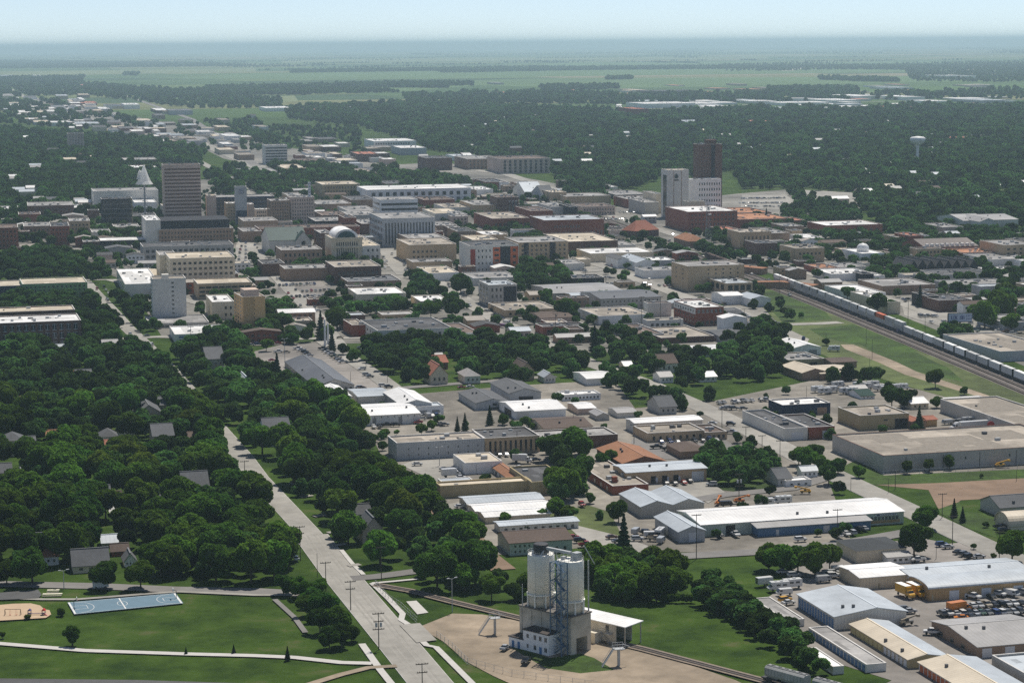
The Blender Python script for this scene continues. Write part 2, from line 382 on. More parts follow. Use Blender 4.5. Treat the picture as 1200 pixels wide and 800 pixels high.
ribbon('side_street', 'asphalt', [(380, 462), (470, 455), (560, 448), (650, 441)], 8)
ribbon('side_street', 'asphalt', [(760, 596), (850, 580), (925, 573), (968, 560)], 8)
ribbon('side_street', 'concrete', [(120, 398), (185, 395), (300, 398), (432, 396), (540, 398), (628, 398)], 9)
ribbon('side_street', 'concrete', [(60, 329), (130, 328), (240, 358), (330, 352), (480, 348), (538, 350)], 9)
ribbon('side_street', 'concrete', [(0, 300), (120, 290), (280, 314), (478, 312), (640, 308), (700, 330)], 11)
ribbon('street', 'concrete', [(380, 400), (440, 440), (480, 470), (500, 482)], 11)
ribbon('street', 'concrete', [(290, 285), (330, 330), (372, 372), (398, 408)], 11)
ribbon('street', 'concrete', [(210, 176), (262, 205), (300, 232), (318, 255)], 12)
ribbon('highway', 'concrete', [(10, 104), (25, 112), (60, 126), (110, 140), (160, 152), (230, 166), (290, 190), (310, 200)], 26)
ribbon('highway', 'asphalt', [(60, 96), (150, 113), (225, 140), (262, 165), (300, 195)], 16)
ribbon('highway', 'asphalt', [(504, 199), (552, 212), (600, 219)], 14)
ribbon('highway', 'concrete', [(540, 193), (554, 199), (596, 205), (632, 217), (652, 223)], 18)
ribbon('country_road', 'concrete', [(600, 128), (760, 128), (900, 122), (1200, 116)], 20, avoid=False)
# pavements and paths
ribbon('footpath', 'walk', [(-10, 754), (40, 758), (100, 763), (220, 767), (300, 769), (345, 771), (400, 777), (436, 778)], 3.2)
ribbon('footpath', 'walk', [(424, 755), (446, 786), (462, 806), (480, 830)], 2.2)
ribbon('footpath', 'dirt', [(345, 808), (400, 791), (432, 783), (465, 781)], 3)
ribbon('footpath', 'walk', [(436, 684), (455, 702), (472, 720), (470, 727), (478, 732)], 2)
ribbon('footpath', 'walk', [(495, 752), (500, 757), (511, 759), (530, 778), (552, 800), (575, 825)], 2)
ribbon('footpath', 'walk', [(400, 645), (412, 660), (426, 674)], 1.6)
ribbon('footpath', 'walk', [(436, 684), (460, 682), (490, 679)], 1.8)
ribbon('footpath', 'concrete', [(-10, 701), (50, 703), (90, 703), (130, 700), (180, 696), (210, 694), (300, 698), (345, 698)], 2.2)
ribbon('footpath', 'asphalt', [(322, 703), (345, 724), (358, 742)], 1.8)
pad('driveway', 'concrete', [(468, 733), (492, 731), (512, 751), (488, 754)])
for k in range(6):
    x, y = [(384, 625), (392, 640), (368, 606), (352, 583), (408, 664), (340, 568)][k]
    ribbon('driveway', 'concrete', [(x, y), (x + 14, y - 2)], 3, avoid=False)
pad('play_area', 'sand', [(-12, 711), (15, 708.5), (36, 708), (47, 710.5), (52, 715), (58, 716), (60, 721), (54, 725), (30, 726.5), (-12, 729)])
pad('play_lot', 'dark', [(-20, 697), (20, 694), (45, 692), (49, 698), (45, 702), (-20, 705)])
pad('basketball_court', 'court', [(79, 707), (206, 696), (215, 708), (87, 721)])
pad('dirt_track', 'dark', [(-20, 796), (160, 798), (420, 806), (430, 816), (-20, 816)])
# court markings: one sheet of painted lines
CA, CB, CC, CD = G(79, 707), G(206, 696), G(215, 708), G(87, 721)
def court(u, v): return CD.lerp(CC, u).lerp(CA.lerp(CB, u), v)
mb = MB(); zc = _z[0] + .01
def cl(p, q, w=.32):
    p, q = court(*p), court(*q); d = (q - p).normalized(); nn = Vector((-d.y, d.x, 0)) * w / 2
    mb.face([(*(p - nn).xy, zc), (*(q - nn).xy, zc), (*(q + nn).xy, zc), (*(p + nn).xy, zc)])
for e in (.012, .985): cl((e, .02), (e, .98), .6)
cl((.47, .02), (.47, .98), .4)
for v in (.04, .96): cl((.012, v), (.985, v), .14)
for a, s in ((.02, 1), (.98, -1)):
    cl((a, .36), (a + .13 * s, .36), .16); cl((a, .64), (a + .13 * s, .64), .16); cl((a + .13 * s, .36), (a + .13 * s, .64), .16)
    for k in range(12):
        t0, t1 = -PI / 2 + PI * k / 12, -PI / 2 + PI * (k + 1) / 12
        cl((a + s * (.05 + .14 * math.cos(t0)), .5 + .42 * math.sin(t0)), (a + s * (.05 + .14 * math.cos(t1)), .5 + .42 * math.sin(t1)), .16)
for k in range(14):
    t0, t1 = 2 * PI * k / 14, 2 * PI * (k + 1) / 14
    cl((.47 + .045 * math.cos(t0), .5 + .2 * math.sin(t0)), (.47 + .045 * math.cos(t1), .5 + .2 * math.sin(t1)), .16)
structure(mb.obj('court_markings', mat('line_paint', (.7, .7, .68), .7)))
# rails
def offs(P, o):
    r = []
    for i, p in enumerate(P):
        d = (P[min(i + 1, len(P) - 1)] - P[max(i - 1, 0)]).normalized(); r.append(p + Vector((-d.y, d.x, 0)) * o)
    return r
structure(hills().obj('hills', mat('far_hills', (.06, .09, .05), .95, .5, .0009), None, True))
RAILM = mat('rail_steel', (.22, .19, .17), .6, .1, 1)
TIEM = mat('sleepers', (.075, .06, .05), .95, .2, 1)
def track(P, o):
    Q = offs(P, o)
    _z[0] += .004; zt = _z[0]
    ribbon('track_sleepers', TIEM, Q, 2.7, world=True, z=zt, avoid=False)
    b = MB()
    for s in (-.75, .75):
        q = offs(Q, s)
        for i in range(len(q) - 1):
            a, c = q[i], q[i + 1]; d = (c - a).normalized(); nn = Vector((-d.y, d.x, 0)) * .09
            b.face([(*(a - nn).xy, zt + .18), (*(c - nn).xy, zt + .18), (*(c + nn).xy, zt + .18), (*(a + nn).xy, zt + .18)])
            b.face([(*(a + nn).xy, zt), (*(c + nn).xy, zt), (*(c + nn).xy, zt + .18), (*(a + nn).xy, zt + .18)])
            b.face([(*(a - nn).xy, zt), (*(c - nn).xy, zt), (*(c - nn).xy, zt + .18), (*(a - nn).xy, zt + .18)])
    structure(b.obj('rails', RAILM)); return Q
RP = [G(*p) for p in BP]
track(RP, -6.0); TRAINP = track(RP, 6.2); track(RP, .2)
LP = ribbon('siding_bed', mat('spur_ballast', (.23, .185, .145), .95, .2, .5), [(440, 686), (480, 693), (530, 706), (609, 725), (700, 749), (752, 761), (820, 779), (900, 800), (980, 822)], 4.5)
track(LP, 0)
# ---------------------------------------------------------------- buildings
_unit = {}
def unitbox(name, m):
    k = (name, m.name)
    if k not in _unit:
        b = MB(); b.box(-.5, -.5, 0, .5, .5, 1); _unit[k] = b.mesh(name, m)
    return _unit[k]
FOOT = []
def footprint(A, u, v, W, D, pad_=2.5, front=2.5):
    c = [A - u * front - v * pad_, A + v * (W + pad_) - u * front, A + v * (W + pad_) + u * (D + pad_), A + u * (D + pad_) - v * pad_]
    FOOT.append(np.array([tuple(p.xy) for p in c]))
def winmesh(lite):
    k = 'win%d' % lite
    if k not in _unit:
        b = MB(); b.box(-.5, -.5, 0, .5, .5, 1)
        b.m = 1; b.box(-.56, -.42, -.09, .56, .5, 0); 
        if lite: b.box(-.56, -.42, 1, .56, .5, 1.06); b.box(-.05, -.55, 0, .05, .5, 1)
        _unit[k] = b.mesh('window', [glassm(), lightm() if lite else mat('window_sill', (.38, .36, .33), .8, .1, 1)])
    return _unit[k]
CODE2DOOR = dict(w=(.66, .67, .68), b=(.08, .19, .38), k=(.03, .03, .035), o=(.55, .14, .05), g=(.33, .33, .33), r=(.35, .05, .03), t=(.45, .38, .25), y=(.48, .42, .2), l=(.16, .32, .50))
def openings(root, W, D, spec, H):
    """spec: list of (face, rows, cols, a0, a1, z0, z1, fw, fh, kind) ; fractions of the wall"""
    for s in spec:
        face, rows, cols, a0, a1, z0, z1, fw, fh = s[:9]; kind = s[9] if len(s) > 9 else 'win'
        Lw = W if face in 'fk' else D
        cw = (a1 - a0) * Lw / cols; ch = (z1 - z0) * H / rows
        if rows * cols > 100: cols = 100 // rows; cw = (a1 - a0) * Lw / cols
        for r in range(rows):
            for c in range(cols):
                a = a0 * Lw + (c + .5) * cw; z = z0 * H + (r + .5) * ch - ch * fh / 2
                if kind == 'win' or kind == 'lite': me = winmesh(kind == 'lite'); nm = 'window'
                elif kind.startswith('band'): me = unitbox('window_band', glassm()); nm = 'window_band'
                elif kind.startswith('door_'): me = unitbox('door', mat('door_' + kind[5:], CODE2DOOR[kind[5]], .6, .05, 1)); nm = 'door'
                elif kind.startswith('gar_'): me = unitbox('garage_door', mat('garage_' + kind[4:], CODE2DOOR[kind[4]], .5, .05, 1, seam=(2, .25, .1, .05))); nm = 'garage_door'
                elif kind.startswith('pan_'): me = unitbox('wall_panel', mat('panel_' + kind[4:], WALLC[kind[4]] if kind[4].isupper() else CODE2DOOR[kind[4]], .7, .08, 1)); nm = 'wall_panel'
                dp = .16 if nm != 'wall_panel' else .1
                if nm == 'window_band': dp = .14
                if face == 'f': link(nm, me, root, (a, 0, z), (cw * fw, dp, ch * fh))
                elif face == 'l': link(nm, me, root, (0, a, z), (ch and cw * fw, dp, ch * fh), -PI / 2)
                elif face == 'r': link(nm, me, root, (W, a, z), (cw * fw, dp, ch * fh), PI / 2)
UNITM = lambda: mat('rooftop_metal', (.42, .43, .43), .5, .15, 1)
UNITD = lambda: mat('rooftop_metal_dark', (.12, .12, .125), .6, .15, 1)
def walls(W, D, H, par, th=.3):
    b = MB(); z1 = H + par
    o = [(0, 0), (W, 0), (W, D), (0, D)]; i_ = [(th, th), (W - th, th), (W - th, D - th), (th, D - th)]
    for k in range(4):
        j = (k + 1) % 4
        b.face([(*o[k], 0), (*o[j], 0), (*o[j], z1), (*o[k], z1)])
        b.face([(*i_[j], H - .3), (*i_[k], H - .3), (*i_[k], z1), (*i_[j], z1)])
        b.face([(*o[k], z1), (*o[j], z1), (*i_[j], z1), (*i_[k], z1)])
    return b
def coping(W, D, z, t=.45):
    b = MB()
    b.box(-.06, -.06, z, W + .06, t, z + .14); b.box(-.06, D - t, z, W + .06, D + .06, z + .14)
    b.box(-.06, t, z, t, D - t, z + .14); b.box(W - t, t, z, W + .06, D - t, z + .14); return b
NB = [0]
def bld(x, y, w, dy, h, wall, roof, kind='f', rise=0, op=None, desc=None, label=None, cat=None, name=None, land=None, az=None, seam=False, units=None, par=.55, trim=None, roof2=None, ridge=.5, group=None, eave=.5, front=None, Wm=None, Dm=None, Hm=None, oh=.5):
    az = AZ if az is None else az
    u, v = axes(az); A = G(x, y)
    W = Wm or solve(A, v, 'x', x + w)
    D = Dm or solve(A, u, 'y', y - dy)
    H = Hm or solve(A, Zu, 'y', y - h)
    D = max(D, 4); W = max(W, 3)
    NB[0] += 1
    ct = PJ(A + v * W / 2 + u * D / 2 + Zu * H)[:2]
    root = thing(name or 'building', A, -az, cat or 'building', desc or bdesc(wall, roof, H, kind).replace('building', cat or 'building'), label, group, land, (x + w / 2, y - h * .6 - dy * .3))
    footprint(A, u, v, W, D, front=front or (20 if cat == 'house' and y > 300 else 2.5))
    wm = wallm(wall, seam)
    if kind == 'f':
        walls(W, D, H, par).obj('wall', wm, root)
        rb = MB(); rb.box(.3, .3, H - .35, W - .3, D - .3, H + .02)
        rm = roofm(roof)
        if roof in 'wlc': rm = mat('membrane_roof_' + roof, ROOFC[roof], .6, .12, .15, seam=(0, 3.2, .05, .25), big=.14)
        rf = rb.obj('roof', rm, root)
        rb.m = 1
        for k in range(min(8, int(W * D / 150))):
            pw, pd = random.uniform(.12, .35) * W, random.uniform(.15, .4) * D; px, py = random.uniform(.6, W - pw - .6), random.uniform(.6, D - pd - .6); pz = H + .03 + .006 * k; rb.box(px, py, pz - .012, px + pw, py + pd, pz)
        rf.data = rb.mesh('roof', [rm, mat('roof_patch_' + roof, tuple(min(.85, c * (.72 if roof in 'wlcgt' else 1.5)) for c in ROOFC[roof]), .9, .2, .5)])
        if par: coping(W, D, H + par).obj('coping', trim or TRIM(), root)
        nu = units if units is not None else min(9, 1 + int(W * D / 110))
        for k in range(nu):
            s = random.uniform(.8, 2.2); ux = random.uniform(.15, .85) * W; uy = random.uniform(.2, .8) * D
            link('roof_unit', unitbox('roof_unit', UNITM() if random.random() < .65 else UNITD()), rf, (ux, uy, H + .02), (s * random.uniform(.7, 1.6), s, s * random.uniform(.4, .8)))
    elif kind in ('gu', 'gv'):
        R = rise or (W if kind == 'gu' else D) * .16
        b = MB()
        b.face([(0, 0, 0), (W, 0, 0), (W, 0, H), (0, 0, H)]); b.face([(W, 0, 0), (W, D, 0), (W, D, H), (W, 0, H)])
        b.face([(W, D, 0), (0, D, 0), (0, D, H), (W, D, H)]); b.face([(0, D, 0), (0, 0, 0), (0, 0, H), (0, D, H)])
        rb = MB(); e = oh; t = .22; sl = e
        if kind == 'gu':
            rx = W * ridge
            b.face([(0, 0, H), (W, 0, H), (rx, 0, H + R)]); b.face([(W, D, H), (0, D, H), (rx, D, H + R)])
            dl = R / rx * e; dr = R / (W - rx) * e
            rb.extrude([(-e, H - dl), (rx, H + R), (rx, H + R + t), (-e, H - dl + t)], 'y', -e, D + e)
            if roof2: rb.m = 2
            rb.extrude([(rx + .002, H + R), (W + e, H - dr), (W + e, H - dr + t), (rx + .002, H + R + t)], 'y', -e, D + e)
            rb.m = 1; rb.box(rx - .25, -e, H + R + t - .04, rx + .25, D + e, H + R + t + .1); rb.m = 0
            rm = roofm(roof, 1)
        else:
            ry = D * ridge
            b.face([(0, D, H), (0, 0, H), (0, ry, H + R)]); b.face([(W, 0, H), (W, D, H), (W, ry, H + R)])
            dl = R / ry * e; dr = R / (D - ry) * e
            rb.extrude([(-e, H - dl), (ry, H + R), (ry, H + R + t), (-e, H - dl + t)], 'x', -e, W + e)
            rb.extrude([(ry + .002, H + R), (D + e, H - dr), (D + e, H - dr + t), (ry + .002, H + R + t)], 'x', -e, W + e)
            rb.m = 1; rb.box(-e, ry - .25, H + R + t - .04, W + e, ry + .25, H + R + t + .1); rb.m = 0
            rm = roofm(roof, 0)
        if roof in 'dbsern' and W * D < 900: rm = shingle(roof)
        b.obj('wall', wm, root); rf = rb.obj('roof', [rm, mat('ridge_cap_' + roof, tuple(min(.85, c * 1.25 + .03) for c in ROOFC[roof]), .6, .05, 1)] + ([roofm(roof2, 1)] if roof2 else []), root)
        nu = units if units is not None else (2 if W * D > 500 else 0)
        for k in range(nu):
            if kind == 'gv': yy = random.uniform(.2, .8) * D * ridge; zz = H + R * yy / (D * ridge); xx = random.uniform(.1, .9) * W
            else: xx = random.uniform(.2, .8) * W * ridge; zz = H + R * xx / (W * ridge); yy = random.uniform(.1, .9) * D
            link('roof_vent', unitbox('roof_vent', UNITD()), rf, (xx, yy, zz), (.8, .8, 1.1))
    elif kind == 'h':
        R = rise or min(W, D) * .25; e = oh
        b = MB(); b.box(0, 0, 0, W, D, H); b.obj('wall', wm, root)
        rb = MB(); a = min(W, D) / 2
        if W > D: p0, p1 = (a, D / 2, H + R), (W - a, D / 2, H + R)
        else: p0, p1 = (W / 2, a, H + R), (W / 2, D - a + .01, H + R)
        c = [(-e, -e, H + .02), (W + e, -e, H + .02), (W + e, D + e, H + .02), (-e, D + e, H + .02)]
        if W > D: fs = [(c[0], c[1], p1, p0), (c[1], c[2], p1), (c[2], c[3], p0, p1), (c[3], c[0], p0)]
        else: fs = [(c[0], c[1], p0), (c[1], c[2], p1, p0), (c[2], c[3], p1), (c[3], c[0], p0, p1)]
        for q in fs: rb.face(q)
        rb.face([c[3], c[2], c[1], c[0]])
        rf = rb.obj('roof', shingle(roof), root)
    elif kind == 'v':     # barrel roof, ridge along the front
        R = rise or D * .2
        prof = [(0, 0)] + [(0, 0)] * 0
        N = 14; top = []
        for k in range(N + 1):
            t = PI * k / N; top.append((D / 2 - D / 2 * math.cos(t), H + R * math.sin(t)))
        b = MB(); b.extrude([(0, 0)] + top[:1] + top[1:-1] + top[-1:] + [(D, 0)], 'x', 0, W)
        b.obj('wall', wm, root)
        rb = MB(); t_ = [(p[0] * 1.0, p[1] + .05) for p in top]; t2 = [(p[0] + (p[0] - D / 2) * .03, p[1] + .3) for p in top]
        rb.extrude(t_ + t2[::-1], 'x', -.5, W + .5)
        rf = rb.obj('roof', roofm(roof, 0), root)
    if op: openings(root, W, D, op, H)
    root['_dims'] = (W, D, H)
    return root
def shingle(k): return mat('shingle_roof_' + RNAME[k].replace(' ', '_'), ROOFC[k], .9, .14, .8, big=.08)
def bdesc(wall, roof, H, kind):
    sz = 'low' if H < 6 else ('tall' if H > 16 else '')
    t = {'f': 'flat', 'gu': 'gabled', 'gv': 'pitched', 'h': 'hipped', 'v': 'arched'}[kind]
    return ' '.join(f"{sz} {WNAME[wall]} building with {t} {RNAME[roof]} roof".split())
def W_(rows, cols, a0=.03, a1=.97, z0=.06, z1=.96, fw=.5, fh=.5, face='f', kind='win'): return (face, rows, cols, a0, a1, z0, z1, fw, fh, kind)
DT = math.radians(-13.0)
exec_after = []
# ---- self storage and workshops, bottom right
bld(978, 738, 84, 27, 15.5, 'L', 'l', 'gu', 1.9, [W_(1, 13, .02, .98, 0, .8, .72, 1, 'l', 'gar_b'), W_(1, 1, .36, .37, 0, 1, 1, 1, 'f', 'pan_L')], cat='storage units', name='storage_building', ridge=.58, roof2='l',
    label='widest storage building, silver gabled roof over a row of blue roller doors', land='wide blue-door storage building', seam=True)
bld(1015, 788, 23.5, 44, 9, 'L', 'g', 'f', 0, [W_(1, 16, .01, .99, 0, .86, .74, 1, 'l', 'gar_b')], cat='storage units', name='storage_building', units=0, par=.15,
    label='long low storage row with blue doors and pale flat roof, beside the yellow one', land='low blue-door storage row')
bld(1064.5, 783, 46, 42, 10.5, 'Y', 'c', 'gu', 1.2, [W_(1, 6, .02, .42, 0, .8, .7, 1, 'l', 'gar_w'), W_(1, 7, .44, .98, 0, .8, .75, 1, 'l', 'gar_y'), W_(1, 2, .28, .8, .2, .75, .35, 1, 'f', 'door_k')], cat='storage units', name='storage_building', ridge=.45, roof2='l',
    label='yellow-walled storage row with cream and grey gabled roof', land='yellow storage row')
bld(1150, 831, 70, 45, 11, 'L', 'c', 'gu', 1.4, [W_(1, 14, .01, .99, 0, .8, .75, 1, 'l', 'gar_o')], cat='storage units', name='storage_building', ridge=.5, roof2='l', label='storage row with bright orange roller doors in the bottom corner', land='orange-door storage row')
bld(921, 735, 21.5, 26, 8, 'L', 'g', 'f', 0, [W_(1, 9, .02, .98, 0, .8, .3, .8, 'l', 'door_g')], cat='shed', name='storage_shed', units=0, par=.12, label='narrow pale grey shed between hedge and blue-door storage building', land='narrow grey shed')
bld(976, 790, 13, 22, 8.5, 'L', 'w', 'f', 0, None, cat='shed', name='storage_shed', units=0, par=.12, label='small white-roofed shed half hidden behind the hedge end')
bld(1146, 771, 95, 31, 13, 'Q', 'g', 'gv', 1.6, [W_(1, 1, .04, .18, 0, .85, .85, 1, 'f', 'gar_w'), W_(1, 1, .32, .46, 0, .85, .85, 1, 'f', 'gar_w'), W_(1, 3, .2, .9, .1, .6, .3, .8, 'l', 'win')], cat='workshop', name='workshop',
    label='brown brick workshop with grey pitched roof, white ridge and garage doors', land='brown brick workshop', ridge=.62)
bld(1206, 806, 50, 25, 12, 'G', 'l', 'f', 0, None, cat='workshop', name='workshop', label='grey block workshop with silver roof at the bottom right edge')
bld(1008, 691, 60, 14, 14, 'C', 'w', 'gv', .7, [W_(1, 1, .34, .4, 0, .45, .7, 1, 'f', 'door_t')], cat='workshop', name='workshop', label='cream workshop with plain white roof behind the parked box trucks', land='cream white-roofed workshop', seam=True)
bld(1069, 690, 135, 13, 13.5, 'C', 'l', 'gv', .8, None, cat='workshop', name='workshop', label='long silver-roofed hall behind the gold-walled workshop', seam=True)
bld(1089, 704.5, 125, 13, 14, 'O', 'l', 'v', 1.6, [W_(1, 1, .02, .04, 0, .55, .9, 1, 'f', 'door_t'), W_(1, 3, .08, .98, 0, .78, .3, 1, 'f', 'gar_w'), W_(1, 2, .2, .75, 0, .5, .07, .8, 'f', 'door_w'), W_(1, 1, .1, .9, .3, .8, .3, .6, 'l', 'pan_O')], cat='workshop', name='workshop',
    label='gold-brown workshop with bowed silver roof and white garage doors', land='gold-brown workshop', seam=True)
bld(1004, 660, 58, 13, 14.5, 'C', 'k', 'h', 2.0, None, cat='workshop', name='workshop', label='beige building with dark slate hipped roof and two skylights', land='dark hipped-roof building', units=0)
bld(1040, 661, 28, 5, 8, 'W', 'g', 'gv', .8, [W_(1, 3, .2, .9, .3, .8, .5, .6)], cat='office cabin', name='office_cabin', label='small white cabin in front of the dark hipped roof')
# long white roofed hall with lean-to and shop front
b = bld(822, 629, 237, 17, 14, 'V', 'w', 'gv', 1.4, [W_(1, 1, .115, .165, 0, .85, .9, 1, 'f', 'gar_k'), W_(1, 1, .80, .98, .12, .42, 1, .9, 'f', 'pan_O'), W_(1, 8, .83, .975, .38, .72, .62, .9, 'f', 'lite')], cat='warehouse', name='warehouse', ridge=.62,
        label='very long white-roofed warehouse with blue lean-to and orange shop front', land='long white-roofed warehouse', seam=True)
W0, D0, H0 = b['_dims']
lb = MB(); lb.box(W0 * .245, -6, 0, W0 * .80, -.02, 3.6); lb.obj('lean_to_wall', wallm('U', True), b)
lb = MB(); lb.extrude([(-7, 3.3), (-.05, H0 - .4), (-.05, H0 - .15), (-7, 3.55)], 'x', W0 * .235, W0 * .805); lb.obj('lean_to_roof', roofm('g', 0), b)
link('garage_door', unitbox('garage_door', mat('garage_w', CODE2DOOR['w'])), b, (W0 * .58, -6, 0), (2.4, .2, 2.6)); link('door', unitbox('door', mat('garage_w', CODE2DOOR['w'])), b, (W0 * .34, -6, 0), (1.2, .2, 2.3))
sg = MB(); sg.box(W0 * .855, -.35, H0 * .76, W0 * .965, -.02, H0 * .92); s1 = sg.obj('sign_board', mat('sign_white', (.75, .76, .78), .6, .03, 1), b)
sg = MB(); sg.box(W0 * .86, -.42, H0 * .785, W0 * .878, -.36, H0 * .895); sg.obj('emblem', mat('sign_ink', (.03, .04, .1), .6, .03, 1), s1)
sg = MB()
for k in range(9): sg.box(W0 * (.884 + .0085 * k), -.42, H0 * .81, W0 * (.889 + .0085 * k), -.36, H0 * (.86 + .02 * (k % 2)))
sg.obj('lettering', mat('sign_ink', (.03, .04, .1)), s1)
bld(751, 607, 37.5, 16, 13, 'G', 'l', 'gu', 2.0, None, cat='warehouse', name='warehouse', label='grey shed with white gabled roof, nearer the tall tree of the joined pair', land='paired white gabled sheds', oh=.3, seam=True)
bld(788.6, 604.5, 36.5, 16, 13, 'G', 'l', 'gu', 2.0, None, cat='warehouse', name='warehouse', label='grey shed with white gabled roof touching the long white-roofed warehouse', oh=.3, seam=True)
bld(795.6, 636, 30.5, 18, 13, 'S', 'l', 'gu', 1.8, [W_(1, 1, .38, .68, 0, .85, 1, 1, 'f', 'gar_w')], cat='garage', name='garage', label='blue-grey garage with silver gabled roof and white door', land='blue-grey gabled garage', seam=True)
bld(734, 569, 94, 9.5, 15, 'T', 'l', 'gv', .8, [W_(1, 1, .3, .37, .0, .7, .9, .8, 'f', 'gar_k'), W_(1, 1, .44, .51, 0, .7, .9, .8, 'f', 'gar_k'), W_(1, 1, .58, .65, 0, .7, .9, .8, 'f', 'gar_k'), W_(1, 3, .30, .72, .1, .55, .28, .8, 'f', 'door_w'), W_(1, 1, .81, .97, .05, .8, .95, 1, 'f', 'gar_w')], cat='warehouse', name='warehouse',
    label='tan loading-dock building with silver roof and three black dock doors', land='tan loading-dock building')
bld(730, 553, 50, 18, 10, 'D', 'n', 'gu', 2.6, None, cat='building', label='broad rust-brown gabled roof behind the loading-dock building', land='rust-brown gabled roof')
b = bld(718, 580, 42, 30, 9, 'B', 't', 'f', 0, [W_(1, 6, .05, .95, .15, .8, .25, .7, 'l', 'lite')], cat='building', label='red brick building with flat tan roof and square chimney', land='red brick building with chimney')
c = MB(); c.box(3, 9, b['_dims'][2], 5, 11, b['_dims'][2] + 2.4); c.obj('chimney', wallm('B'), b)
bld(1035, 554, 230, 26, 18.5, 'G', 't', 'f', 0, [W_(1, 5, .02, .95, .05, .95, .012, 1, 'f', 'door_k'), W_(1, 2, .3, .75, .55, .75, .03, .8)], cat='warehouse', name='warehouse', units=3, trim=mat('rust_coping', (.16, .09, .07)),
    label='huge grey block warehouse with gravel-coloured flat roof', land='huge grey warehouse')
bld(1204, 519, 70, 36, 15.5, 'G', 't', 'f', 0, None, cat='warehouse', name='warehouse', units=1, label='grey warehouse with tan roof behind the huge one, by the railway', land='grey warehouse by the railway')
bld(1112, 474, 46, 3.5, 4.5, 'W', 'w', 'f', 0, None, cat='shed', name='shed', units=0, par=.1, label='thin white-roofed strip building beside the railway tracks')
bld(1008, 504.4, 57, 10.5, 16, 'Y', 't', 'f', 0, [W_(1, 1, .71, .97, 0, .72, 1, 1, 'f', 'gar_k'), W_(1, 1, .48, .56, .6, .75, 1, .8)], cat='building', label='mustard-yellow block building with black garage opening', land='mustard-yellow building')
bld(1069, 503, 16, 4, 9, 'Q', 'r', 'gu', 1, None, cat='building', label='small brown gabled building beside the mustard-yellow building')
bld(1086, 500, 12, 4, 8, 'O', 'r', 'gv', 1, None, cat='building', label='small tan hut with red-brown roof beside the truck yard')
bld(919, 516.5, 27.5, 22, 13, 'L', 'd', 'f', 0, [W_(1, 1, .2, .9, 0, .7, .7, 1, 'f', 'gar_w')], cat='workshop', label='black flat roof building with yellow side wall at the road corner', land='black-roofed corner workshop')
bld(948, 515, 30, 15, 13, 'B', 'd', 'f', 0, [W_(1, 1, .5, .95, 0, .75, .9, 1, 'f', 'gar_w')], cat='workshop', label='brick garage with dark flat roof and white door beside black-roofed workshop')
bld(917, 488, 56, 7, 12, 'N', 'w', 'f', 0, [W_(1, 1, .7, .95, 0, .7, .8, 1, 'f', 'pan_Q')], cat='workshop', label='navy-walled workshop with white flat roof', land='navy white-roofed workshop')
bld(744, 508, 79, 5.5, 12, 'L', 'w', 'gv', .6, None, cat='warehouse', label='pale grey shed with long narrow white roof behind the tan offices', seam=True)
bld(759, 518.5, 67, 9, 9.5, 'T', 't', 'f', 0, [W_(1, 8, .05, .98, .15, .8, .35, .7)], cat='office', label='low tan office with gravel roof facing its car park', land='low tan office')
bld(827, 516, 25, 9, 8, 'T', 'b', 'f', 0, [W_(1, 4, .05, .95, .2, .85, .5, .7)], cat='office', label='brown-roofed wing at the end of the low tan office')
bld(798, 538, 32, 9, 9, 'Q', 'b', 'h', 2.2, None, cat='garage', label='dark brown hipped garage between car park and thicket')
# ---- centre block
bld(604, 491.5, 59, 11.5, 9.5, 'W', 'w', 'gv', 1.6, [W_(1, 1, .02, .28, 0, .85, .9, 1, 'f', 'pan_L'), W_(1, 1, .1, .8, 0, .8, .6, 1, 'l', 'gar_k')], cat='warehouse', name='warehouse', ridge=.55, label='bright white pitched-roof shed with open black side door', land='bright white shed')
bld(638, 508.5, 56, 12, 6, 'C', 'b', 'gv', 1.8, [W_(1, 7, .1, .95, .2, .8, .45, .7)], cat='building', label='long dark brown pitched roof on cream walls', land='long dark brown roof')
bld(558, 481, 39, 13, 8.5, 'S', 's', 'gu', 1.8, [W_(1, 1, .5, .62, .5, .95, 1, .7), W_(1, 1, .35, .7, .05, .4, .9, .7, 'f', 'win')], cat='building', label='blue-grey gable-fronted building with slate roof')
bld(597, 472, 37, 13, 11, 'S', 's', 'gu', 2.2, [W_(1, 1, .3, .75, 0, .62, 1, 1, 'f', 'gar_k')], cat='building', label='blue-grey gabled garage with wide dark opening', land='blue-grey gabled garage pair')
bld(470, 486, 36, 15, 12, 'S', 'w', 'gu', 2.0, None, cat='warehouse', label='tall white gable roof shed with pale blue walls', land='white gabled blue shed', seam=True)
bld(487, 487, 33, 4.5, 9, 'W', 'l', 'f', 0, [W_(1, 2, .05, .95, 0, .65, .6, 1, 'f', 'gar_g')], cat='garage', label='small white flat garage with two grey doors')
bld(416, 500, 76, 13, 12, 'W', 'w', 'gv', 1.2, [W_(1, 9, .05, .97, .72, .9, .12, .8), W_(1, 2, .1, .9, 0, .75, .14, 1, 'f', 'gar_g')], cat='warehouse', name='warehouse', label='large white warehouse with brilliant white roof above parked vans', land='brilliant white warehouse', seam=True)
bld(420, 474, 38, 9, 9, 'L', 'l', 'gv', .8, None, cat='warehouse', label='silver-roofed grey shed behind the brilliant white warehouse', seam=True)
bld(394, 473, 18, 13, 8, 'W', 'w', 'gu', 1.2, None, cat='shed', label='slim white gabled shed at the corner of the car park')
b = bld(465, 539.5, 103, 8.5, 19, 'S', 't', 'f', 0, [W_(2, 8, .08, .98, .12, .85, .1, .3)], cat='factory', name='factory', label='long blue-grey corrugated factory with two rows of tiny windows', land='corrugated factory', seam=True, units=5)
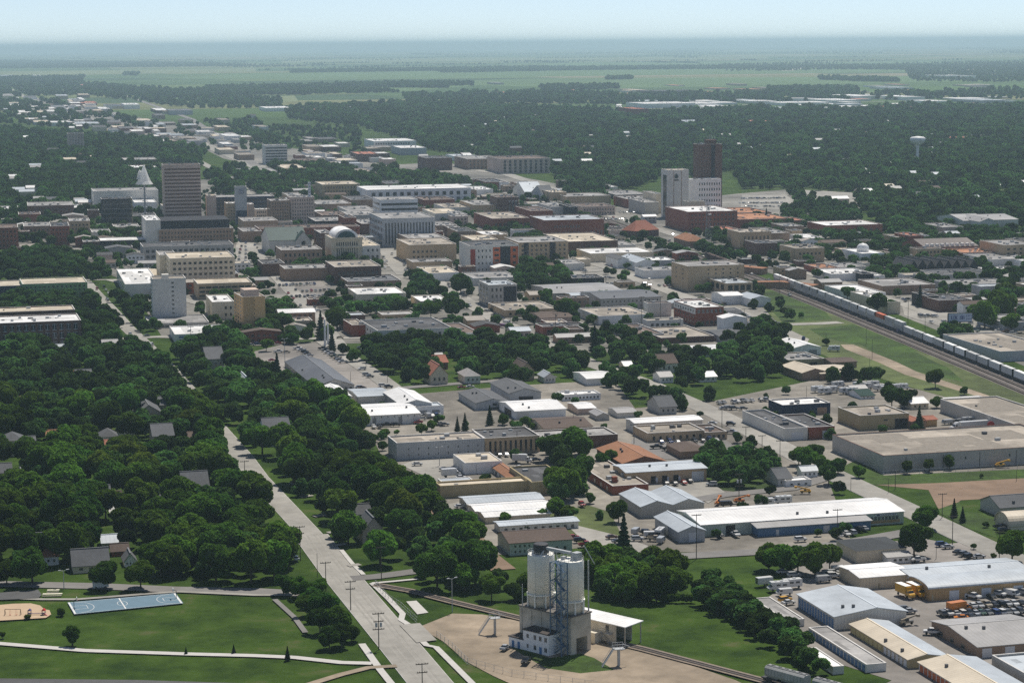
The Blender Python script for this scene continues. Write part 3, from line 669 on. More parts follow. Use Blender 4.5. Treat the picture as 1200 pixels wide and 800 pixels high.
bld(568.5, 533, 64, 11, 18, 'T', 'd', 'f', 0, [W_(1, 10, .05, .98, .1, .9, .4, .9), W_(2, 10, .05, .98, .1, .9, .36, .3, 'f', 'pan_Q')], cat='factory', name='factory', label='tan factory with tall dark windows joined to the corrugated one', units=5)
bld(634, 528, 90, 9, 13, 'D', 'g', 'f', 0, None, cat='factory', name='factory', label='dark brick building with weathered grey roof behind the tall tree')
bld(545, 556, 43.5, 10.5, 13, 'W', 'c', 'f', 0, [W_(1, 2, .1, .9, .1, .9, .02, 1, 'f', 'door_g'), W_(1, 3, .1, .9, .1, .5, .1, .8, 'l')], cat='workshop', label='white box-shaped workshop with cream roof and pipe vents', land='white box workshop', units=2, par=.2)
bld(597, 568, 17, 25, 7, 'L', 'n', 'gu', 1.4, [W_(1, 6, .1, .9, .1, .7, .4, .8, 'l')], cat='building', label='narrow rust-roofed gabled building between workshop and tan hall', land='narrow rust roof')
bld(623, 581, 45, 18.5, 14.5, 'Y', 'd', 'f', 0, None, cat='warehouse', name='warehouse', label='tan block hall with flat grey roof beside the tall tree', land='tan block hall', units=2, trim=wallm('Y'))
bld(516, 584, 107, 5, 13, 'Y', 'c', 'f', 0, None, cat='warehouse', name='warehouse', label='long narrow tan hall with cream roof in front of the workshop', land='long narrow tan hall', units=1, trim=wallm('Y'))
bld(519, 571, 37, 5, 5, 'L', 'l', 'f', 0, None, cat='shed', units=0, par=.1, label='low silver-roofed shed behind the long narrow tan hall')
bld(548, 598, 89, 8, 8, 'L', 'l', 'gv', .8, [W_(1, 3, .1, .9, .1, .8, .3, .8, 'l', 'gar_g')], cat='workshop', label='rearmost of three stepped sheds, striped silver roof and black chimney', land='stepped white sheds', seam=True)
bld(558, 607, 88, 8, 8, 'W', 'w', 'gv', .8, None, cat='workshop', label='middle one of three stepped sheds, plain white roof', seam=True)
bld(569, 613.5, 76, 7, 7.5, 'C', 'w', 'gv', .8, None, cat='workshop', label='front one of three stepped sheds, white roof over cream wall', seam=True)
bld(586, 625, 92, 5.5, 8.5, 'L', 'l', 'gv', .5, [W_(1, 10, .03, .97, .1, .7, .4, .8)], cat='workshop', label='long thin silver-roofed shed behind bushes, nearest the grey-brown building', seam=True)
bld(597.5, 651, 73, 12, 14.5, 'V', 'b', 'gv', 2.0, [W_(2, 6, .05, .5, .1, .95, .35, .4), W_(1, 3, .55, .95, .1, .6, .3, .6)], cat='workshop', name='workshop', label='grey-brown pitched-roof building with pale green wall behind the silos', land='grey-brown building behind the silos', ridge=.6)
bld(660, 470, 44, 4, 6, 'W', 'w', 'f', 0, [W_(1, 10, .03, .97, .3, .8, .5, .7)], cat='building', label='low white strip building with a row of square windows')
bld(688, 452, 32, 8, 8, 'W', 'w', 'gv', 1.4, None, cat='warehouse', label='white pitched shed glowing among the dark trees', land='white shed among trees')
bld(678, 486, 20, 7, 7, 'P', 'w', 'gv', 1, None, cat='shed', label='little pink-beige shed with white roof')
bld(700, 493, 14, 5, 6, 'G', 'g', 'gu', 1.2, None, cat='garage', label='grey gabled garage under the tree belt')
bld(724, 490, 22, 6, 6, 'L', 'g', 'gv', 1, None, cat='garage', label='pale pitched garage beside the thin white roof')
# ---- row at y 340-420
bld(443, 403.5, 87, 13, 15, 'L', 'd', 'f', 0, [W_(2, 9, .1, .98, .1, .9, .3, .4), W_(2, 6, .05, .95, .1, .9, .3, .4, 'l')], cat='building', label='large pale two-storey building with dark patched roof', land='large pale two-storey building')
bld(528, 400, 34, 12, 8, 'L', 'b', 'f', 0, None, cat='building', desc='low pale grey annexe with brown roof')
bld(413, 395, 16, 7, 13, 'B', 't', 'f', 0, [W_(1, 1, .45, .9, 0, .6, 1, 1, 'f', 'gar_r')], cat='building', label='small cube-shaped red brick building with red door', land='red brick cube')
bld(537, 401, 40, 7, 3.5, 'S', 'l', 'f', 0, None, cat='building', units=0, par=.1, label='low building with pale blue flat roof by the street corner')
bld(577, 401, 20, 5, 3.5, 'W', 'w', 'f', 0, None, cat='building', units=0, par=.1, label='tiny white-roofed kiosk beside the pale blue roof')
bld(370, 460, 45, 30, 7, 'G', 's', 'gu', 3.4, [W_(1, 8, .03, .97, .2, .8, .5, .7), W_(1, 12, .03, .97, .2, .8, .4, .6, 'l')], cat='hall', name='hall', label='wide dark slate roof hall in the middle of the car park', land='dark slate-roofed hall', units=3)
bld(573, 360, 33, 6, 25, 'G', 'l', 'f', 0, [W_(3, 3, .05, .5, .05, .95, .4, .5), W_(1, 1, .52, .98, .02, .95, 1, 1, 'f', 'pan_K'), W_(4, 3, .05, .95, .05, .95, .6, .6, 'l')], cat='apartment block', name='apartment_block', label='modern grey four-storey apartment block with black corner panel', land='modern grey apartment block', az=DT)
bld(592, 372, 62, 9, 7.5, 'T', 't', 'f', 0, [W_(1, 9, .05, .97, .2, .8, .4, .6)], cat='building', desc='low tan shop row with gravel roof', land='low tan shop row')
bld(634, 381, 38, 7, 8, 'P', 'b', 'gv', 1.4, None, cat='building', desc='low brown-roofed brick building')
bld(636, 393, 52, 4, 9, 'B', 'd', 'f', 0, [W_(1, 5, .05, .95, .1, .75, .5, .7)], cat='building', desc='low red brick shop with dark roof')
bld(702, 381, 61, 10, 9.5, 'W', 't', 'f', 0, [W_(1, 1, .05, .2, 0, .7, .8, 1, 'f', 'gar_g')], cat='building', label='low white hall with tan roof beside the parking lane', land='low white hall')
bld(648, 353, 82, 10, 9, 'G', 'g', 'gv', 1.8, [W_(1, 16, .02, .98, .3, .85, .3, .5)], cat='building', label='long grey two-storey building with pitched roof, farther half')
bld(704, 363.5, 70, 9, 13, 'G', 's', 'gv', 1.8, [W_(2, 14, .02, .98, .1, .95, .3, .35)], cat='building', label='long grey two-storey building with slate pitched roof, nearer half', land='long grey two-storey building')
bld(676, 358, 22, 7, 8, 'T', 'l', 'gv', 1.4, None, cat='building', label='tan building with pale blue pitched roof beside the long grey one')
bld(815, 382, 33, 9, 20.5, 'B', 'w', 'f', 0, [W_(1, 6, .04, .96, .68, .96, .6, .6, 'f', 'lite'), W_(1, 6, .04, .96, .05, .3, .7, .8, 'f'), W_(1, 1, 0, 1, .66, 1, 1, 1, 'l', 'pan_L'), W_(3, 8, .04, .96, .05, .98, .4, .4, 'l')], cat='office', name='office_building', label='three-storey red brick office with white roof and pale top floor', land='red brick office with white roof', Dm=42)
bld(848, 357.5, 23, 4.5, 10.5, 'W', 'w', 'gv', 1.2, None, cat='shed', label='white shed nearer the street of the two beside the rail lawn', land='white sheds by the rail lawn')
bld(880, 360, 23, 5, 9.5, 'W', 'l', 'gu', 1.8, None, cat='shed', label='white gabled shed touching the green rail lawn')
b = bld(806, 342, 66, 6, 29, 'T', 'g', 'f', 0, [W_(4, 5, .3, .95, .3, .95, .2, .35), W_(3, 2, .1, .9, .4, .95, .2, .3, 'l')], cat='factory', name='factory', label='tan brick factory tower block with plain walls by the train', land='tan brick factory')
bld(851, 347.5, 31, 11, 14.5, 'T', 'l', 'f', 0, [W_(1, 4, .04, .96, .42, .95, .72, .8), W_(1, 4, .04, .96, .05, .36, .8, .8), W_(1, 6, .04, .96, .42, .95, .6, .8, 'l')], cat='factory', name='factory', label='low tan wing with big dark windows in front of the brick factory')
bld(806, 419, 62, 7, 6, 'W', 'w', 'gv', .5, None, cat='warehouse', label='white-roofed hall at the edge of the tree belt', land='white hall by the tree belt')
bld(775, 403, 62, 12, 6, 'D', 't', 'f', 0, None, cat='warehouse', desc='low dark building with tan panelled roof')
bld(742, 400, 36, 12, 7, 'S', 'b', 'f', 0, None, cat='warehouse', desc='low blue grey building with brown roof')
bld(846, 402, 36, 9, 6, 'S', 's', 'gv', 1.4, None, cat='building', desc='low slate-roofed building')
bld(930, 417, 32, 8, 9, 'W', 'w', 'gu', 2, [W_(1, 1, .55, .85, 0, .7, 1, 1, 'f', 'gar_g')], cat='garage', label='cream gabled garage with white roof beside the rail lawn', land='cream gabled garage')
bld(924, 431, 42, 8, 8, 'Y', 'g', 'f', 0, [W_(1, 1, .6, .8, 0, .7, 1, 1, 'f', 'gar_k')], cat='building', label='mustard block building with grey roof near the rail lawn')
bld(940, 446, 30, 9, 9, 'Q', 'c', 'gu', 2, None, cat='building', label='brown building with tan gable roof, nearer the caravan yard', land='tan gable roof building')
bld(962, 446, 40, 9, 8, 'Q', 'c', 'gv', 1.6, None, cat='building', desc='brown shed with cream pitched roof')
bld(975, 432, 29, 5, 7, 'Q', 'b', 'gv', 1, None, cat='building', desc='low brown shed')
bld(1172, 606, 70, 10, 11, 'G', 's', 'gv', 3, [W_(1, 8, .05, .95, .2, .7, .25, .5)], cat='house', label='grey bungalow with dark slate roof beside the dirt lot', land='grey slate-roofed bungalow', Wm=50)
b = bld(1184, 622, 30, 6, 4, 'C', 'c', 'v', 4.5, None, cat='shelter', name='arched_shelter', label='cream quonset-style arched shelter near the right edge', Wm=9, Dm=12)
# ---------------------------------------------------------------- downtown
def D(x, y, w, dy, h, wall, roof, label=None, op=None, land=None, kind='f', **k):
    k.setdefault('az', DT); k.setdefault('cat', 'building')
    return bld(x, y, w, dy, h, wall, roof, kind, k.pop('rise', 0), op, label=label, land=land, **k)
BANDS = lambda n, a=.02, b=.98, z0=.03, z1=.97, f='f', fh=.5: [(f, n, 1, a, b, z0, z1, 1, fh, 'band')]
# striped hotel tower
D(193, 262, 43.5, 2, 68, 'P', 'b', 'tall hotel tower striped with dark window bands and a plain tan end wall', [('f', 15, 1, .03, .99, .05, .96, 1, .48, 'pan_D')], 'striped hotel tower', cat='tower', name='tower_block', units=4)
D(120, 268, 36, 2, 34, 'K', 'd', 'black glass office cube with white rooftop clutter', [('f', 6, 9, .02, .98, .02, .98, .9, .8, 'win'), ('f', 1, 1, .93, 1, .1, 1, 1, 1, 'pan_Y')], 'black glass cube', cat='office', name='office_building', units=9)
D(110, 247, 76, 4, 22, 'L', 'g', 'long pale grey building behind the black glass cube', [('f', 1, 6, .5, .98, .2, .5, .8, .6, 'win')], cat='building', units=5)
D(172, 292, 17, 7, 33, 'L', 'w', 'pale narrow building end beside the dark-topped office', None, cat='office')
b = D(187, 292, 87, 6, 22, 'Q', 'g', 'wide brown office building with recessed black top floor', [('f', 4, 22, .02, .98, .05, .95, .45, .45, 'win')], 'wide brown office', cat='office', name='office_building', units=3)
c = MB(); q = b['_dims']; c.box(2, 4, q[2], q[0] - 3, q[1] - 1, q[2] + 8); c.obj('top_floor', wallm('K'), b)
D(168, 306, 106, 5, 16, 'G', 'd', 'low grey deck building in front of the brown office', [('f', 2, 16, .02, .98, .1, .9, .6, .5, 'win')], cat='building')
D(118, 292, 60, 4, 9, 'K', 'w', 'black-fronted low building with thin white roof', None, cat='building', units=0)
D(200, 340, 76, 8, 36, 'C', 'c', 'beige five-storey office with rows of dark square windows', [('f', 5, 12, .03, .98, .05, .95, .55, .42, 'win'), ('l', 5, 3, .1, .9, .05, .95, .4, .4, 'win')], 'beige five-storey office', cat='office', name='office_building', units=6)
D(188, 334, 20, 6, 34, 'C', 'g', 'plain beige stair block beside the beige five-storey office', None, cat='office', units=1)
D(232, 351, 64, 6, 17.5, 'T', 'c', 'tan parking deck with open dark levels', [('f', 3, 8, .02, .98, .1, .92, .86, .45, 'win')], 'tan parking deck', cat='parking deck', name='parking_deck', units=0)
D(249, 375, 26, 9, 20, 'C', 'w', 'cream low block with white roof beside the tan tower', [('f', 2, 2, .5, .95, .1, .9, .4, .4, 'win')], cat='building')
b = D(285, 391.5, 26.5, 10, 42.5, 'A', 't', 'tan eight-storey tower with two shades of brick front', [('f', 1, 1, .05, .5, 0, 1, 1, 1, 'pan_O'), ('f', 8, 1, .50, .54, .04, .97, .5, .4, 'win'), ('l', 9, 3, .08, .95, .03, .97, .4, .42, 'win')], 'tan eight-storey tower', cat='tower', name='tower_block', units=0, Dm=28, az=math.radians(-18))
c = MB(); q = b['_dims']; c.box(2, 4, q[2], q[0] - 3, q[1] * .6, q[2] + 4.5); c.obj('penthouse', wallm('P'), b)
b = D(180, 376, 39, 8, 48, 'L', 't', 'pale windowless-fronted high-rise with a single column of windows', [('f', 9, 1, .52, .68, .02, .97, .42, .35, 'win'), ('l', 9, 1, .55, .95, .02, .97, .8, .5, 'win')], 'pale high-rise', cat='tower', name='tower_block', units=2, Dm=20)
c = MB(); q = b['_dims']; c.box(q[0] * .3, 3, q[2], q[0] * .5, 9, q[2] + 3); c.obj('penthouse', wallm('L'), b)
D(175, 385, 70, 9, 4.5, 'L', 'g', 'low grey podium at the foot of the pale high-rise', [('f', 1, 12, .02, .98, .1, .9, .8, .5, 'win')], units=1)
D(205, 402, 66, 10, 9, 'W', 'w', 'low white shop building with blue canopies', [('f', 1, 6, .05, .95, .55, .95, .7, .6, 'pan_b'), ('f', 1, 6, .05, .95, .05, .5, .7, .8, 'win')], 'white shop with blue canopies', cat='shop', name='shop')
D(147, 348, 40, 19, 14, 'L', 'w', 'white-roofed office block with raised dark parapet', [('l', 3, 8, .03, .97, .05, .95, .5, .5, 'win')], 'white-roofed office block', cat='office', units=8)
D(160, 327, 30, 5, 4, 'T', 'c', 'cream pyramid roof behind the white-roofed office block', None, kind='h', rise=4, cat='pavilion', Wm=26, Dm=22)
D(27, 353, 76, 7, 19, 'E', 'c', 'lime green apartment building with cream roof edge', [('f', 4, 14, .03, .98, .05, .95, .4, .5, 'win')], 'lime green apartments', cat='apartment block', name='apartment_block', units=0, az=AZ)
D(-22, 353, 49, 7, 16, 'N', 'c', 'dark blue end of the apartment row at the left edge', [('f', 3, 9, .03, .98, .05, .95, .3, .4, 'win')], cat='apartment block', name='apartment_block', units=0, az=AZ)
D(-25, 413, 121, 9, 32, 'D', 'w', 'dark brick school building with rows of tall paired windows', [('f', 3, 14, .02, .98, .04, .98, .55, .62, 'lite')], 'dark brick school', cat='school', name='school', units=14, az=AZ)
D(-25, 398, 114, 6, 30, 'D', 'c', 'upper rear wing of the dark brick school with cream roof strip', None, cat='school', name='school', units=2, az=AZ)
# civic centre with round emblem
D(244, 262, 10, 2, 32, 'P', 'c', 'pinkish slab at the left end of the civic centre', None)
D(252, 259, 70, 3, 27, 'N', 'g', 'dark glass body of the civic centre', [('f', 5, 16, .02, .98, .03, .97, .8, .7, 'win')], units=4)
D(266, 263, 11, 2, 24, 'T', 'w', 'tan block left of the civic centre pylon', [('f', 5, 3, .1, .9, .1, .9, .7, .2, 'win')])
D(291, 262, 7, 2, 22, 'P', 'w', 'narrow pinkish pier beside the civic centre pylon', None)
b = D(277, 263.5, 13, 1, 44, 'S', 'g', 'grey pylon of the civic centre carrying a dark round emblem', [('f', 1, 1, 0, 1, 0, .38, .98, 1, 'pan_N')], 'civic centre pylon', cat='tower', name='clock_pylon', units=0)
q = b['_dims']; c = MB(); c.tube((q[0] * .5, -.1, q[2] * .88), (q[0] * .5, -.5, q[2] * .88), 2.4, n=24); e = c.obj('emblem', mat('emblem_blue', (.04, .06, .14), .6, .03, 1), b)
c = MB()
for k in range(20):
    t0, t1 = 2 * PI * k / 20, 2 * PI * (k + 1) / 20
    c.face([(q[0] * .5 + r * math.cos(t), -.56, q[2] * .88 + r * math.sin(t)) for r, t in ((1.5, t0), (1.9, t0), (1.9, t1), (1.5, t1))])
c.box(q[0] * .5 - 1, -.57, q[2] * .88 - .3, q[0] * .5 + 1, -.52, q[2] * .88 + .3)
c.obj('emblem_ring', mat('sign_white', (.7, .7, .7)), e)
D(300, 260, 16, 4, 14, 'L', 'w', 'low cream offices right of the civic centre pylon', [('f', 3, 6, .05, .95, .05, .95, .6, .4, 'win')])
D(318, 264, 22, 3, 28, 'Q', 'g', 'beige seven-storey apartment hotel, lower front part', [('f', 7, 7, .05, .95, .03, .97, .45, .45, 'win'), ('l', 7, 2, .1, .9, .03, .97, .5, .5, 'win')], cat='apartment block', name='apartment_block')
b = D(341, 263, 28, 2.5, 31, 'P', 'g', 'beige seven-storey apartment hotel below the vertical rooftop sign', [('f', 7, 9, .05, .95, .03, .97, .4, .45, 'win')], 'beige apartment hotel', cat='apartment block', name='apartment_block')
q = b['_dims']
t = thing('rooftop_sign', b.location + Vector((0, 0, q[2])) + axes(DT)[1] * q[0] * .82 + axes(DT)[0] * 4, -DT, 'sign', None, 'tall vertical white rooftop sign with dark stacked characters', None, 'vertical rooftop sign', (363.5, 220))
c = MB(); c.box(-1.3, -.4, 0, 1.3, .4, 15.5); c.obj('sign_board', mat('sign_white', (.7, .7, .7)), t)
c = MB(); zz = 12.5
for k in range(5):      # five stacked characters, strokes only
    z = zz - k * 2.9
    c.box(-.8, -.46, z, -.45, -.41, z + 2); c.box(.45, -.46, z, .8, -.41, z + 2); c.box(-.45, -.46, z + .85, .45, -.41, z + 1.2)
    if k % 2: c.box(-.45, -.46, z + 1.7, .45, -.41, z + 2)
c.obj('lettering', mat('sign_ink', (.03, .04, .1)), t)
D(378, 233, 44, 4, 16, 'Y', 'c', 'yellow-tan three-storey building before the dark trees', [('f', 3, 12, .04, .96, .05, .95, .4, .5, 'win')], 'yellow-tan three-storey building')
D(430, 240, 122, 5, 17, 'W', 'w', 'long white apartment building with recessed balconies', [('f', 2, 14, .03, .98, .08, .9, .5, .6, 'win')], 'long white apartments', cat='apartment block', name='apartment_block', units=10, par=.3)
D(449, 290, 61, 8, 33, 'S', 'g', 'blue-grey office block with tall narrow windows by the avenue', [('f', 1, 16, .03, .98, .1, .9, .4, .9, 'win'), ('l', 4, 8, .03, .97, .05, .95, .5, .6, 'win')], 'blue-grey office block', cat='office', name='office_building', units=8)
D(446, 262, 44, 4, 27, 'W', 'g', 'white office with black horizontal window bands', BANDS(4, .03, .99, .05, .93, fh=.45) + BANDS(4, .1, .95, .05, .93, 'l', .4), 'white banded office', cat='office', name='office_building', units=5)
# church
b = D(316, 299, 44, 7, 17, 'L', 'e', 'stone church with long dark green roof', [('f', 1, 4, .1, .6, .1, .7, .3, .7, 'win')], 'green-roofed church', kind='gv', rise=9, cat='church', name='church')
q = b['_dims']; c = MB(); c.face([(0, 0, 0), (14, 0, 0), (14, 0, 12), (7, 0, 20), (0, 0, 12)]); c.box(0, .01, 0, 14, 6, 12)
g_ = c.obj('gable', wallm('L'), b); g_.location = (q[0] * .68, -3, 0)
c = MB(); c.extrude([(-.6, 11.6), (7, 20), (7, 20.4), (-.6, 12)], 'y', -.5, 12); c.extrude([(7, 20), (14.6, 11.6), (14.6, 12), (7, 20.4)], 'y', -.5, 12); g2 = c.obj('gable_roof', shingle('e'), g_)
c = MB(); c.box(5.8, -.2, 4, 8.2, -.02, 9); c.tube((7, -.02, 10), (7, -.22, 10), 1.8, n=16); c.obj('rose_window', glassm(), g_)
D(330, 312, 48, 5, 18, 'Q', 'g', 'low stone parish building in front of the church', [('f', 2, 8, .05, .95, .1, .9, .4, .5, 'win')])
D(304, 282, 118, 4, 13, 'B', 'b', 'very long low brown brick building behind the church', [('f', 2, 24, .02, .98, .1, .9, .3, .4, 'win')], 'long brown brick building')
# arched-window hall
b = D(389, 310, 36, 5, 30, 'C', 'c', 'beige hall with big arched window over tall columns', [('f', 1, 10, .14, .86, .06, .62, .36, 1, 'win'), ('f', 1, 10, .14, .86, .70, .88, .5, .8, 'win')], 'beige arched hall', cat='civic hall', name='civic_hall', units=0)
q = b['_dims']; cx = q[0] * .5; rr = q[0] * .38; c = MB()
for r0, nm, m_, y0, y1 in ((rr, 'arched_roof', roofm('w'), 1.0, q[1] - 1), (rr * .78, 'arched_window', shiny('teal_glass', (.02, .07, .08), .15), .75, 1.2)):
    c = MB(); pr = [(cx - r0, q[2])] + [(cx - r0 * math.cos(PI * k / 20), q[2] + r0 * .78 * math.sin(PI * k / 20)) for k in range(1, 20)] + [(cx + r0, q[2])]
    c.extrude(pr, 'y', y0, y1); c.obj(nm, m_, b)
c = MB(); c.box(-.5, -.9, q[2] * .64, q[0] + .5, 0, q[2] * .69); c.box(-.5, -.7, q[2] * .95, q[0] + .5, 0, q[2] + .9); c.obj('cornice', wallm('C'), b)
D(425, 309, 21, 14, 20, 'L', 'c', 'cream wing beside the arched hall with arched openings', [('f', 1, 3, .2, .95, .1, .5, .5, .9, 'win'), ('f', 1, 3, .2, .95, .65, .9, .4, .6, 'win')], cat='civic hall')
D(376, 300, 13, 5, 26, 'D', 'g', 'dark narrow building left of the arched hall', None)
# centre
for a in [
    (393, 334, 54, 8, 20, 'D', 't', 'dark brown brick complex with stepped flat roofs', [('f', 2, 10, .05, .95, .2, .85, .6, .5, 'win')], 'dark brick complex'),
    (308, 324, 26, 5, 14, 'D', 'd', None), (334, 330, 52, 5, 14, 'Q', 'g', 'long brown-grey building above the rows of parked cars', None, 'brown-grey building above the car park'),
    (408, 340, 62, 7, 9, 'Q', 's', 'dark hipped-roof restaurant with small central gable', None, 'dark hipped-roof restaurant'),
    (419, 361, 57, 8, 15, 'C', 'w', 'white-roofed bank building with dark ground floor', [('f', 1, 2, .05, .3, .05, .6, .8, 1, 'win'), ('f', 1, 1, .35, .65, .05, .45, .9, 1, 'win')], 'white-roofed bank'),
    (480, 309, 55, 8, 21, 'T', 't', 'tan brick block left of the colourful flats', [('f', 2, 6, .05, .6, .2, .8, .5, .4, 'win')], 'tan brick block'),
    (494, 292, 31, 5, 7, 'L', 'w', 'small building with very bright white roof'),
    (484, 318, 46, 4, 10, 'T', 'g', None), (483, 298, 44, 12, 16, 'Q', 'g', None),
    (503, 330, 35, 8, 9, 'W', 'c', 'white pavilion with cream roof by the boulevard', None, 'cream-roofed pavilion'),
    (493, 363, 34, 7, 9, 'C', 'w', 'white flat-roofed bank branch on the corner', [('f', 1, 5, .1, .9, .2, .7, .7, .6, 'win')], 'white corner branch'),
    (555, 335, 53, 7, 8, 'L', 'g', 'low grey base in front of the colourful flats'),
    (554, 296, 30, 6, 14, 'T', 'c', None), (568, 288, 26, 5, 12, 'T', 'w', None), (536, 286, 22, 5, 14, 'Q', 'd', None),
    (638, 281, 70, 6, 22, 'B', 'l', 'large red brick warehouse with a pale metal roof', [('f', 2, 10, .15, .6, .15, .85, .5, .3, 'lite'), ('f', 1, 4, .75, .98, .15, .5, .4, .5, 'lite')], 'large red brick warehouse'),
    (577, 271, 43, 8, 14, 'B', 't', 'low red brick building right beside the dark brick cube', [('f', 1, 8, .05, .95, .2, .8, .5, .5, 'win')]),
    (583, 253, 25, 3, 21, 'D', 'b', 'dark brick cube with three tall pale windows', [('f', 1, 3, .5, .95, .1, .8, .6, 1, 'lite')], 'dark brick cube'),
    (622, 264, 26, 6, 16, 'B', 'b', None), (646, 256, 22, 5, 13, 'L', 'g', None), (668, 258, 9, 4, 15, 'K', 'd', None),
    (683, 253, 38, 4, 10, 'P', 'b', 'pinkish two-storey row beside the car-filled square', [('f', 2, 12, .02, .98, .1, .9, .4, .5, 'win')]),
    (664, 242, 52, 4, 11, 'T', 'g', None), (646, 240, 18, 4, 14, 'T', 'c', None),
    (664, 298, 60, 10, 14, 'D', 'c', 'dark-sided hall with bright cream roof', None, 'cream-roofed dark hall'),
    (692, 308, 74, 6, 10, 'C', 'w', 'cream hall with pale flat roof beside the tracks', None, 'cream hall beside the tracks'),
    (695, 297, 50, 5, 8, 'L', 'g', None), (724, 315, 13, 5, 11, 'W', 's', 'little white gabled house beside the white sheds', None, None, 'gu'),
    (746, 318, 22, 7, 10, 'W', 'l', 'white shed with pale metal gable roof beside the tracks', None, None, 'gu'),
    (755, 327, 44, 4, 9, 'W', 'g', None), (765, 312, 26, 4, 6, 'S', 'w', None),
    (640, 305, 14, 4, 9, 'L', 'w', None), (663, 318, 22, 5, 8, 'L', 'g', None), (672, 334, 36, 4, 7, 'K', 'd', 'low black shelter building by the pole-lined lot'),
    (497, 245, 36, 4, 10, 'B', 'b', None), (522, 252, 30, 5, 8, 'L', 't', None), (556, 253, 26, 6, 12, 'T', 'g', None), (534, 262, 14, 4, 10, 'W', 'g', None),
    (510, 260, 32, 6, 9, 'L', 'c', None), (512, 273, 24, 5, 8, 'Q', 'g', None), (530, 281, 14, 4, 12, 'D', 'g', None), (552, 229, 26, 4, 6, 'W', 'w', None),
    (615, 234, 22, 4, 9, 'L', 'l', 'row of grey pitched townhouses below the freeway', None, None, 'gv'), (637, 238, 14, 4, 9, 'S', 's', None, None, None, 'gv'), (570, 222, 24, 4, 8, 'B', 'd', None), (586, 222, 10, 3, 8, 'W', 'w', None), (613, 222, 20, 4, 5, 'Q', 'g', None),
    (372, 250, 40, 5, 10, 'Q', 'g', None), (378, 262, 30, 5, 9, 'D', 'b', None), (410, 262, 34, 5, 9, 'G', 'g', None), (408, 256, 34, 6, 8, 'L', 'g', None), (412, 246, 28, 5, 11, 'Q', 'd', None),
    (404, 276, 14, 4, 20, 'B', 'b', 'thin red brick stair tower among the grey roofs'), (424, 275, 20, 6, 12, 'D', 'g', None), (370, 272, 36, 5, 12, 'K', 'g', None), (286, 276, 40, 5, 16, 'T', 'g', None), (285, 284, 22, 5, 12, 'Q', 'g', None),
    (432, 231, 20, 4, 9, 'L', 'w', None), (453, 226, 22, 4, 10, 'B', 'd', None), (338, 240, 18, 4, 10, 'T', 'g', None), (298, 244, 20, 5, 9, 'L', 'w', None),
    ]: 
    D(*a[:7], *(a[7:]))
# colourful flats
b = D(551, 322, 57, 6, 33, 'L', 'd', 'colourful flats with pale, black and bright orange panels', [('f', 4, 4, .14, .45, .06, .95, .3, .35, 'win'), ('f', 1, 1, .47, .62, .2, .95, 1, 1, 'pan_o'), ('f', 4, 1, .47, .62, .2, .95, .6, .4, 'win'), ('f', 1, 1, .62, .83, .02, .97, 1, 1, 'pan_K'), ('f', 1, 1, .83, .99, .02, .97, 1, 1, 'pan_o'), ('f', 1, 1, .01, .11, .02, .9, 1, 1, 'pan_r'), ('f', 4, 1, .85, .97, .05, .95, .5, .4, 'win')], 'colourful flats', cat='apartment block', name='apartment_block', units=8)
D(608, 307, 58, 7, 22, 'T', 'g', 'tan and black four-storey flats beside the colourful flats', [('f', 4, 10, .03, .97, .05, .95, .4, .5, 'win'), ('f', 1, 1, .1, .2, 0, 1, 1, 1, 'pan_K'), ('f', 1, 1, .62, .74, 0, 1, 1, 1, 'pan_K')], 'tan and black flats', cat='apartment block', name='apartment_block', units=9)
D(587, 204, 58, 4, 17, 'P', 'b', 'long pinkish-grey flats with dark stair bays at the forest edge', [('f', 4, 9, .03, .97, .05, .95, .45, .8, 'win')], 'forest-edge flats', cat='apartment block', name='apartment_block')
D(548, 199, 42, 4, 12, 'Q', 'g', 'brown flats left of the long pinkish-grey flats', [('f', 3, 9, .03, .97, .05, .95, .4, .5, 'win')], cat='apartment block', name='apartment_block')
# bank tower and neighbours
b = D(782, 256, 25, 5, 56, 'L', 'c', 'tall beige bank tower with a dark emblem near the top', None, 'tall beige bank tower', cat='tower', name='tower_block', units=3, Dm=22)
q = b['_dims']; openings(b, *q[:2], [('l', 1, 1, .12, .68, .08, .9, 1, 1, 'win')], q[2])
c = MB(); W = q[0]; cx, cz = W * .42, q[2] * .87
c.tube((cx, 0, cz), (cx, -.3, cz), 2.2, n=6); c.tube((cx, 0, cz + 1.9), (cx, -.3, cz + 1.9), 1.4, n=4); c.box(cx - 2.4, -.3, cz - 4.2, cx + 2.4, 0, cz - 3); c.obj('emblem', mat('emblem_green', (.05, .07, .06), .6, .03, 1), b)
c = MB()
for fx in (.3, .66): c.box(W * fx - .3, -.12, 0, W * fx + .3, .0, q[2]); 
c.obj('joint', wallm('Q'), b)
D(808, 253, 37, 1.5, 42, 'W', 'w', 'white office slab with a grid of small dark windows', [('f', 6, 9, .28, .98, .03, .96, .42, .42, 'win')], 'white office slab', cat='office', name='office_building', units=8)
D(806, 259, 20, 1.5, 22, 'C', 'g', 'cream podium with dark bands between bank tower and white slab', BANDS(3, .05, .8, .2, .9, fh=.3))
b = D(819, 250, 27, 1.6, 80, 'D', 'd', 'very tall dark brown brick tower with rooftop antennas', None, 'very tall dark brick tower', cat='tower', name='tower_block', units=5)
q = b['_dims']; c = MB(); c.box(q[0] * .4, 4, q[2], q[0] * .8, q[1] * .7, q[2] + 5); c.obj('penthouse', wallm('D'), b)
c = MB(); c.box(q[0] * .52, -.6, 0, q[0] * .68, 0, q[2]); c.obj('stair_bay', wallm('K'), b)
openings(b, *q[:2], [('f', 20, 4, .06, .5, .02, .98, .3, .4, 'win')], q[2])
c = MB()
